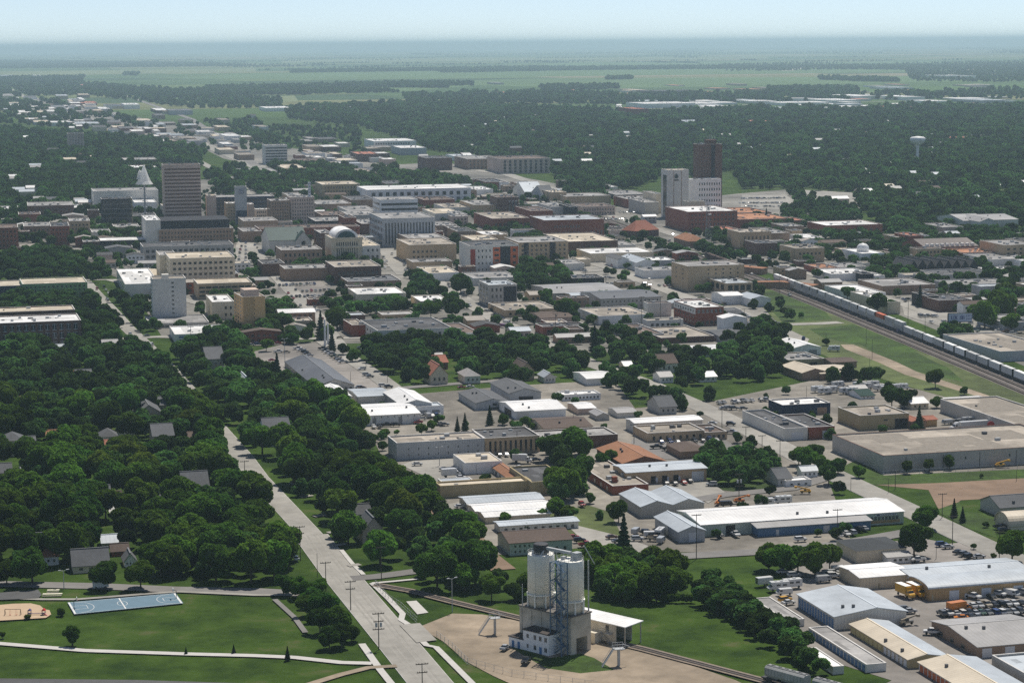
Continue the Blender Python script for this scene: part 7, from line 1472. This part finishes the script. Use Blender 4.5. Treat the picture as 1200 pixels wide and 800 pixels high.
for px, sp, dr in (([(0, 300), (70, 296), (128, 320), (128, 332), (0, 334)], 11, .1), ([(0, 352), (105, 352), (135, 368), (150, 392), (100, 385), (0, 376)], 11, .1), ([(132, 350), (178, 362), (185, 388), (150, 392)], 10, .1), ([(0, 262), (60, 262), (190, 262), (188, 292), (130, 318), (60, 296), (0, 290)], 14, .35),
                   ([(296, 356), (345, 362), (350, 392), (380, 404), (330, 404), (300, 396)], 10, .1), ([(382, 355), (420, 345), (478, 352), (520, 352), (500, 372), (440, 370), (400, 385)], 11, .3), ([(292, 296), (318, 300), (320, 322), (296, 326)], 10, .1), ([(340, 315), (400, 312), (395, 322), (345, 326)], 11, .2), ([(385, 306), (448, 308), (446, 318), (385, 318)], 10, .2),
                   ([(596, 330), (612, 312), (655, 314), (668, 330), (650, 350), (600, 345)], 10, .05), ([(484, 318), (545, 345), (550, 355), (500, 372), (482, 340)], 13, .4), ([(598, 268), (640, 270), (636, 290), (600, 285)], 10, .1), ([(535, 268), (560, 275), (550, 300), (530, 290)], 11, .5), ([(730, 268), (745, 262), (800, 300), (850, 318), (820, 312), (770, 292)], 10, .25), ([(800, 278), (866, 275), (860, 300), (880, 300), (860, 312), (800, 300)], 11, .15),
                   ([(875, 256), (930, 262), (930, 272), (870, 274)], 11, .1), ([(925, 215), (1000, 240), (1010, 262), (960, 268), (915, 262)], 12, .15), ([(905, 290), (932, 292), (960, 322), (900, 310)], 11, .2), ([(960, 276), (1040, 282), (1060, 300), (1070, 330), (1030, 330), (990, 315), (950, 300)], 12, .15), ([(1030, 262), (1200, 262), (1200, 330), (1140, 330), (1060, 300)], 12, .2), ([(1070, 318), (1200, 318), (1200, 400), (1150, 380), (1130, 345), (1075, 345)], 13, .4),
                   ([(570, 372), (640, 376), (690, 372), (700, 400), (660, 392), (600, 396)], 14, .5), ([(680, 390), (740, 380), (760, 400), (700, 412)], 12, .3), ([(1105, 388), (1160, 402), (1200, 424), (1200, 432), (1150, 416), (1100, 396)], 8, .1), ([(440, 352), (480, 352), (470, 362), (436, 362)], 9, .1), ([(250, 352), (300, 352), (330, 360), (300, 380), (320, 398), (290, 402), (282, 380)], 11, .2),
                   ([(0, 180), (0, 262), (110, 250), (150, 262), (190, 262), (186, 200), (150, 190)], 12, .06), ([(960, 440), (1030, 448), (1060, 470), (1100, 470), (1090, 480), (1000, 470)], 12, .35), ([(700, 350), (770, 345), (700, 372)], 14, .4)):
    for p in zone(px, sp, dr): NEAR.append((Vector((p[0], p[1], 0)), rng.uniform(.7, 1.15), 'dmmm'[int(rng.integers(4))]))
FARP = []
def fz(px, sp, s0, s1, drop=.05, **k):
    k.setdefault('paved', False)
    P = zone(px, sp, drop, **k); nn_ = np.sin(P[:, 0] / 61 + 1.3 * np.sin(P[:, 1] / 97)) * np.sin(P[:, 1] / 83 + 1.7 * np.sin(P[:, 0] / 71)); P = P[(nn_ < .5) | (rng.random(len(P)) < .3)]
    ca, sa = math.cos(AZ), math.sin(AZ); vv_ = P[:, 0] * ca - P[:, 1] * sa; uu_ = P[:, 0] * sa + P[:, 1] * ca; P = P[((vv_ % 118) > 15) & ((uu_ % 236) > 22)]; FARP.append(np.column_stack([P, rng.uniform(s0, s1, len(P)) * rng.choice([.75, 1, 1, 1.25], len(P))]))
fz([(0, 175), (0, 145), (90, 158), (200, 168), (240, 182), (236, 196), (180, 192), (150, 198), (60, 215), (0, 215)], 13, .95, 1.35)
fz([(0, 215), (60, 213), (150, 196), (186, 196), (186, 228), (110, 228), (105, 255), (0, 262)], 11.5, .9, 1.3)
fz([(240, 205), (300, 195), (400, 198), (470, 200), (500, 205), (540, 215), (520, 225), (425, 240), (370, 215), (360, 240), (310, 228), (245, 232)], 11, .9, 1.25, .08)
fz([(280, 150), (420, 150), (430, 190), (340, 180), (300, 170)], 18, .8, 1.2, .45)
fz([(200, 168), (210, 145), (300, 140), (330, 160), (300, 185), (262, 180)], 19, .8, 1.2, .55)
fz([(330, 128), (480, 122), (640, 128), (760, 134), (900, 128), (1200, 124), (1200, 165), (900, 165), (640, 168), (500, 172), (420, 150), (340, 140)], 17, 1.1, 1.7, .07)
fz([(480, 160), (640, 166), (900, 163), (1200, 163), (1200, 200), (640, 200), (560, 186), (500, 176)], 14, 1.0, 1.4, .04)
fz([(640, 198), (700, 200), (780, 198), (1200, 198), (1200, 262), (1040, 272), (1010, 250), (1000, 228), (935, 222), (870, 222), (860, 205), (770, 212), (690, 240), (655, 232), (655, 215)], 12, .95, 1.3, .06)
fz([(500, 198), (560, 215), (640, 232), (700, 250), (760, 262), (720, 262), (640, 240), (560, 226)], 13, .6, 1.0, .3)
fz([(-60, 120), (60, 118), (90, 128), (200, 148), (180, 162), (60, 150), (-60, 140)], 20, 1.0, 1.5, .4)
fz([(-60, 100), (100, 98), (240, 110), (330, 118), (330, 128), (220, 128), (100, 112), (-60, 118)], 24, 1.1, 1.7, .3)
fz([(470, 112), (640, 108), (760, 112), (960, 108), (1010, 112), (1000, 118), (760, 124), (560, 122), (480, 124)], 22, 1.1, 1.7, .3)
fz([(960, 112), (1240, 104), (1240, 116), (1010, 118)], 26, 1.2, 1.8, .35)
for q, sp, d in (([(110, 108), (260, 106), (440, 104), (470, 109), (300, 112), (200, 112)], 18, .2), ([(240, 103), (380, 100), (555, 98), (555, 101), (400, 103), (240, 107)], 18, .1), ([(630, 102), (725, 101), (725, 105), (640, 107)], 18, .05), ([(400, 100), (470, 98), (530, 97), (525, 104), (420, 103)], 18, .1), ([(710, 92), (742, 91), (742, 93.5), (710, 94)], 16, .05), ([(960, 91), (1050, 93), (1055, 97), (1000, 96), (960, 94)], 18, .1), ([(340, 83), (640, 79), (640, 82), (340, 86)], 24, .1),
                 ([(500, 82), (680, 79), (1190, 76), (1190, 78), (680, 83), (520, 86)], 26, .15), ([(980, 78), (1200, 76), (1200, 84), (980, 82)], 30, .4), ([(0, 70), (250, 74), (300, 78), (0, 82)], 34, .4), ([(0, 92), (100, 90), (95, 97), (0, 98)], 24, .2), ([(145, 86), (165, 86), (160, 89), (145, 89)], 20, .1), ([(1060, 84), (1200, 84), (1200, 98), (1070, 96)], 30, .4), ([(900, 104), (1005, 103), (1005, 111), (900, 112)], 18, .15), ([(240, 108), (365, 106), (365, 112), (240, 112)], 18, .2)):
    fz(q, sp, 1.0, 1.6, d, foot=False, roads=False)
# shelter belts and groves in the farmland
for k in range(170):
    y = 57 + 27 * rng.random() ** 1.3; x = rng.uniform(-60, 1260); A = G(x, y); u, v = axes(AZ); L = rng.uniform(150, 1100) * (1 + (y < 66) * 1.2); d_ = v if rng.random() < .85 else u
    n = int(L / (26 if y > 66 else 45)); tt = np.linspace(0, L, n); wd = rng.uniform(10, 70) if rng.random() < .5 else 12
    o = rng.uniform(-wd, wd, (n, 2)); FARP.append(np.column_stack([A.x + d_.x * tt + o[:, 0], A.y + d_.y * tt + o[:, 1], rng.uniform(1.2, 1.9, n) * (1.5 if y < 66 else 1)]))
nz_([(120, 240), (330, 215), (650, 235), (760, 285), (960, 372), (930, 400), (760, 410), (430, 400), (190, 392), (130, 310)], 15, .45, .85, 'dm', .35)
nz_([(860, 262), (1200, 275), (1200, 420), (1000, 340), (880, 310)], 15, .5, .9, 'dm', .3)
nz_([(400, 480), (600, 460), (830, 475), (980, 450), (1100, 470), (1000, 640), (800, 650), (700, 640), (560, 640), (455, 545)], 15, .3, .65, 'dm', .72)
# explicit trees (photo base x, y, crown width px, tone, kind)
ET = [(38, 684, 46, 'd', 'r', 'broad dark tree on the park road left of the cream house'), (8, 684, 30, 'd', 'r', None), (123, 690, 38, 'd', 'r', 'spreading dark tree on the park road above the blue court'), (165, 690, 36, 'm', 'r', 'leafy tree on the park road right of the spreading dark one'), (85, 757, 20, 'd', 'col', 'slender dark tree standing alone on the park lawn'), (71, 722, 11, 'd', 'r', 'small round tree between play sand and blue court'),
      (218, 767, 5, 'd', 'cone', 'tiny conifer sapling beside the white path, left one'), (274, 766, 6, 'd', 'cone', 'tiny conifer sapling beside the white path, middle one'), (337, 774, 8, 'd', 'cone', 'tiny conifer sapling beside the white path, right one'), (3, 748, 8, 'd', 'r', 'small bush at the left edge beside the white path'), (32, 726, 8, 'y', 'r', None),
      (332, 697, 26, 'd', 'r', None), (352, 700, 26, 'm', 'r', None), (366, 712, 30, 'd', 'r', None), (360, 722, 26, 'm', 'r', None), (380, 726, 34, 'd', 'r', None), (375, 742, 30, 'd', 'r', None), (396, 744, 36, 'm', 'r', None), (400, 758, 30, 'd', 'r', None), (386, 760, 30, 'd', 'r', None), (412, 752, 24, 'd', 'r', None), (374, 700, 24, 'm', 'r', None),
      (576, 703, 30, 'm', 'r', None), (620, 700, 34, 'm', 'r', None), (604, 704, 24, 'd', 'r', None), (901, 668, 34, 'm', 'r', None), (918, 672, 40, 'm', 'r', None), (935, 670, 36, 'd', 'r', None), (955, 675, 42, 'm', 'r', None), (972, 668, 30, 'm', 'r', None),
      (731, 650, 22, 'd', 'cone', 'dark conifer beside the junk yard by the silos'), (1085, 620, 34, 'm', 'r', 'tall open-crowned tree by the wide street, in front of the dirt lot'), (1118, 606, 10, 'd', 'cone', None), (1128, 612, 9, 'd', 'cone', None), (1156, 618, 8, 'm', 'r', None), (1071, 652, 42, 'd', 'r', 'dark tree overlapping the dark hipped-roof building'), (1186, 658, 40, 'm', 'r', 'dark leafy tree at the right edge above the silver-roofed hall'), (1141, 644, 7, 'm', 'r', None), (1164, 655, 8, 'm', 'r', None),
      (1063, 555, 12, 'm', 'col', 'slender street tree against the huge grey warehouse, left of three'), (1089, 553, 12, 'm', 'col', 'slender street tree against the huge grey warehouse, middle of three'), (1112.5, 550, 13, 'm', 'col', 'slender street tree against the huge grey warehouse, right of three'), (1006, 560, 17, 'm', 'r', None), (971, 568, 26, 'd', 'r', 'trunk-showing tree at the corner of the wide street'), (982, 556, 24, 'd', 'r', None), (962, 555, 24, 'm', 'r', None), (945, 552, 30, 'm', 'r', None), (936, 545, 24, 'm', 'r', None), (955, 540, 22, 'd', 'r', None), (900, 533, 8, 'd', 'r', 'single round shrub beside the wide street'),
      (1077, 504, 13, 'd', 'cone', 'dark conifer beside the mustard-yellow building'), (1036, 508, 8, 'm', 'col', None), (1096, 455, 22, 'm', 'r', 'lone leafy tree in the railway meadow'), (1130, 463, 12, 'd', 'r', None), (968, 405, 11, 'd', 'r', None), (1045, 478, 26, 'd', 'r', None), (1060, 478, 22, 'd', 'r', None), (1098, 478, 16, 'm', 'r', None), (1078, 360, 12, 'd', 'cone', 'dark conifer beyond the train beside the brown building'), (1154, 385, 34, 'm', 'r', None), (1168, 375, 36, 'm', 'r', None), (1185, 388, 24, 'm', 'r', None), (1180, 350, 24, 'm', 'r', None), (993, 352, 18, 'd', 'r', None), (1028, 368, 24, 'd', 'r', None), (1043, 366, 16, 'd', 'r', None),
      (697, 415, 15, 'd', 'cone', 'tall dark conifer above the central tree belt'), (574, 498, 11, 'd', 'cone', None), (589, 498, 14, 'd', 'r', None), (617, 500, 13, 'm', 'r', None), (601, 502, 9, 'm', 'r', None), (624, 503, 8, 'm', 'r', None), (506, 505, 13, 'm', 'r', None), (545, 505, 10, 'd', 'cone', None), (536, 506, 8, 'd', 'cone', None), (494, 510, 14, 'm', 'r', None), (661, 586, 44, 'm', 'r', 'very tall bright leafy tree beside the tan block hall'), (650, 575, 36, 'm', 'r', None), (672, 578, 36, 'd', 'r', None),
      (590, 612, 14, 'm', 'r', None), (650, 606, 24, 'm', 'r', None), (664, 608, 18, 'm', 'r', None), (636, 608, 14, 'm', 'r', None), (617, 622, 10, 'd', 'r', None), (725, 612, 26, 'd', 'r', None), (705, 548, 22, 'd', 'r', None), (716, 545, 18, 'm', 'r', None),
      (325, 450, 16, 'd', 'cone', 'dark conifer at the left edge of the car park'), (312, 412, 16, 'm', 'r', None), (332, 402, 12, 'd', 'r', None), (343, 404, 17, 'd', 'r', None), (395, 386, 28, 'm', 'r', None), (376, 398, 15, 'd', 'cone', None), (384, 398, 18, 'm', 'r', None), (389, 412, 12, 'd', 'cone', None), (402, 416, 16, 'd', 'r', None), (413, 424, 16, 'm', 'r', None), (432, 408, 18, 'd', 'r', None), (446, 414, 12, 'd', 'r', None), (460, 418, 18, 'd', 'r', None), (476, 424, 20, 'd', 'r', None), (486, 410, 14, 'd', 'r', None),
      (452, 512, 12, 'm', 'r', None), (465, 510, 7, 'm', 'r', None), (438, 518, 12, 'd', 'r', None), (448, 528, 12, 'd', 'r', None), (1150, 560, 6, 'm', 'r', None), (622, 374, 19, 'd', 'r', None), (640, 355, 18, 'd', 'r', None), (665, 375, 26, 'd', 'r', None), (530, 372, 28, 'd', 'r', None), (505, 372, 20, 'm', 'r', None), (540, 344, 26, 'd', 'r', None), (894, 318, 14, 'd', 'r', None), (898, 262, 8, 'd', 'cone', None), (951, 252, 8, 'd', 'cone', None)]
TN = {'d': 'dark green', 'm': 'mid green', 'y': 'yellow-green'}
for x, y, wpx, tone, kd, lb in ET:
    p = G(x, y); s = PJ(p)[2] / FPX; base = {'r': 11.2, 'cone': 5.6, 'col': 5.6}[kd]
    tree(p, wpx * s / base, TN[tone], {'r': 'round'}.get(kd, kd), None, lb, (x, y - wpx * .5))
# bushes and the hedge behind the silos' lawn
h0, h1 = G(776, 706), G(822, 706); ht = thing('clipped_hedge', h0, math.atan2((h1 - h0).y, (h1 - h0).x), 'hedge', None, 'dense dark hedge between the two green fields')
hv = []; HL = (h1 - h0).length
for k in range(int(HL / 1.6)): hv.append(crown_arrays(300 + k % 5, 260, .5, R=1.7, z0=.2, z1=2.9, nl=5) + np.array([k * 1.6, 0, 0]))
hm_ = qmesh('foliage', np.concatenate(hv), LEAF['dark green']); link('foliage', hm_, ht)
NEAR.sort(key=lambda q: q[0].length / q[1])
nI = max(0, 296 - TREE_N[0])
vis = []
rest = []
for p, s, t in NEAR:
    X, Y, _ = PJ(Vector((p.x, p.y, 6)))
    inn = -15 < X < 1215 and Y < 830
    if inn and len(vis) < nI: vis.append((p, s, t, (X, Y)))
    elif -120 < X < 1320: rest.append((p, s))
for p, s, t, a in vis: tree(p, s, TN[t], 'round', anchor=a)
# everything beyond the 300 largest: one forest object scattering low canopies over its own points
def forest(pts):
    P = np.concatenate([np.array([(p.x, p.y, s) for p, s in rest])] + FARP); X = P[:, 0]; Y = P[:, 1]
    ang = np.abs(X / np.maximum(Y, 1)); P = P[(ang < .33)]
    dist = np.hypot(P[:, 0], P[:, 1]); order = np.argsort(dist); P = P[order]; dist = dist[order]
    NV = 8; protos = []; vid = []
    for k in range(NV):
        far = k >= 5
        V = crown_arrays(100 + k, 420 if far else 1500, 1.75 if far else 1.0, R=5.0, z0=.4, z1=9.2 + .5 * (k % 3), nl=12, jit=.8); protos.append(V); vid.append(np.full(len(V), k))
    PV = np.concatenate(protos); n4 = len(PV); n = len(P); co = np.concatenate([PV, np.column_stack([P[:, 0], P[:, 1], np.zeros(n)])])
    me = qmesh('forest', PV, FORL) ; me2 = bpy.data.meshes.new('forest'); me2.vertices.add(n4 + n); me2.vertices.foreach_set('co', co.astype(np.float32).ravel())
    q = n4 // 4; me2.loops.add(n4); me2.loops.foreach_set('vertex_index', np.arange(n4, dtype=np.int32)); me2.polygons.add(q); me2.polygons.foreach_set('loop_start', np.arange(0, n4, 4, dtype=np.int32)); me2.update(calc_edges=True); me2.materials.append(FORL); bpy.data.meshes.remove(me)
    var = np.concatenate([np.concatenate(vid), np.where(dist < 2400, rng.integers(0, 5, n), rng.integers(5, 8, n))]).astype(np.int32)
    isp = np.concatenate([np.ones(n4, np.int32), np.zeros(n, np.int32)]); scl = np.concatenate([np.ones(n4), P[:, 2]]).astype(np.float32); rot = rng.uniform(0, 6.28, n4 + n).astype(np.float32)
    for nm, ty, ar in (('variant', 'INT', var), ('proto', 'INT', isp), ('size', 'FLOAT', scl), ('turn', 'FLOAT', rot)):
        at = me2.attributes.new(nm, ty, 'POINT'); at.data.foreach_set('value', ar)
    o = link('forest', me2); o['kind'] = 'stuff'; o['category'] = 'forest'; o['label'] = 'mass of trees covering the suburbs and far fields beyond the nearest trees'
    ng = bpy.data.node_groups.new('forest_scatter', 'GeometryNodeTree'); ng.interface.new_socket('Geometry', in_out='INPUT', socket_type='NodeSocketGeometry'); ng.interface.new_socket('Geometry', in_out='OUTPUT', socket_type='NodeSocketGeometry')
    N = ng.nodes; L = ng.links; gi = N.new('NodeGroupInput'); go = N.new('NodeGroupOutput')
    def attr(nm, ty): a = N.new('GeometryNodeInputNamedAttribute'); a.data_type = ty; a.inputs['Name'].default_value = nm; return a.outputs['Attribute']
    cmp_ = N.new('FunctionNodeCompare'); cmp_.data_type = 'INT'; cmp_.operation = 'EQUAL'
    ins = [i for i in cmp_.inputs if i.type == 'INT']; L.new(attr('proto', 'INT'), ins[0]); ins[1].default_value = 1
    sg_ = N.new('GeometryNodeSeparateGeometry'); sg_.domain = 'POINT'; L.new(gi.outputs[0], sg_.inputs['Geometry']); L.new(cmp_.outputs[0], sg_.inputs['Selection'])
    sp_ = N.new('GeometryNodeSplitToInstances'); sp_.domain = 'POINT'; L.new(sg_.outputs['Selection'], sp_.inputs['Geometry']); L.new(attr('variant', 'INT'), sp_.inputs['Group ID'])
    ip = N.new('GeometryNodeInstanceOnPoints'); L.new(sg_.outputs['Inverted'], ip.inputs['Points']); L.new(sp_.outputs['Instances'], ip.inputs['Instance']); ip.inputs['Pick Instance'].default_value = True; L.new(attr('variant', 'INT'), ip.inputs['Instance Index'])
    cx_ = N.new('ShaderNodeCombineXYZ'); L.new(attr('turn', 'FLOAT'), cx_.inputs['Z']); L.new(cx_.outputs[0], ip.inputs['Rotation']); L.new(attr('size', 'FLOAT'), ip.inputs['Scale']); L.new(ip.outputs[0], go.inputs[0])
    md = o.modifiers.new('scatter', 'NODES'); md.node_group = ng
    print('FOREST points', n, 'near trees', len(vis), 'rest', len(rest))
forest(None)
# ---------------------------------------------------------------- haze
HD = 5.1e-5
hb_ = MB(); hb_.box(-90500, -2500, -1.0, 90500, 150500, 235); M = bpy.data.materials.new('haze_air'); M.use_nodes = True; t = M.node_tree; t.nodes.clear(); o_ = t.nodes.new('ShaderNodeOutputMaterial'); v_ = t.nodes.new('ShaderNodeVolumePrincipled'); v_.inputs['Density'].default_value = HD; v_.inputs['Color'].default_value = (.64, .85, 1.0, 1); v_.inputs['Anisotropy'].default_value = .2
t.links.new(v_.outputs[0], o_.inputs['Volume']); hz = hb_.obj('haze', M); hz['kind'] = 'stuff'; hz['category'] = 'haze'; hz['label'] = 'pale blue summer haze over the plain'
# ---------------------------------------------------------------- labels
ORD = 'first second third fourth fifth sixth seventh eighth ninth tenth eleventh twelfth thirteenth fourteenth fifteenth sixteenth seventeenth eighteenth nineteenth twentieth'.split()
def ordw(k, n):
    if k == 0: return 'leftmost'
    if k == n - 1: return 'rightmost'
    if k < n / 2: return (ORD[k] if k < 20 else 'number %d' % (k + 1)) + ' from left'
    k = n - 1 - k; return (ORD[k] if k < 20 else 'number %d' % (k + 1)) + ' from right'
from collections import defaultdict
used = defaultdict(list)
for o, desc, label, a in THINGS:
    if label: continue
    best = None
    for lx, ly, ph in LAND:
        dx, dy = a[0] - lx, a[1] - ly; d = abs(dx) + abs(dy) * 2.2
        if d < 2: continue
        if best is None or d < best[0]: best = (d, dx, dy, ph)
    d, dx, dy, ph = best
    r = ('right of' if dx > 0 else 'left of') if abs(dx) > 1.6 * abs(dy) else ('before' if dy > 0 else 'behind')
    used[f"{desc} {r} the {ph}"].append((a[0], a[1], o))
for txt, L in used.items():
    L.sort(key=lambda q: (q[0], q[1]))
    for k, q in enumerate(L):
        t_ = txt if len(L) == 1 else f"{txt}, {ordw(k, len(L))}"
        for w_ in ('tall ', 'small ', 'low ', 'with ', 'the ', 'flat ', 'leafy ', 'pitched ', 'gabled ', 'roof ', 'metal ', 'gravel '):
            if len(t_.split()) > 16: t_ = t_.replace(w_, '', 1)
        q[2]['label'] = t_
for o in list(sc.objects):
    if o.get('_dims') is not None: del o['_dims']
print("CAT", __import__("collections").Counter(q[0].get("category") for q in THINGS).most_common(12)); print("OBJ", len(sc.objects), 'things', len(THINGS), 'cars', sum(1 for q in THINGS if q[0].get('category') in ('car', 'suv', 'pickup truck', 'van')), 'buildings', NB[0])
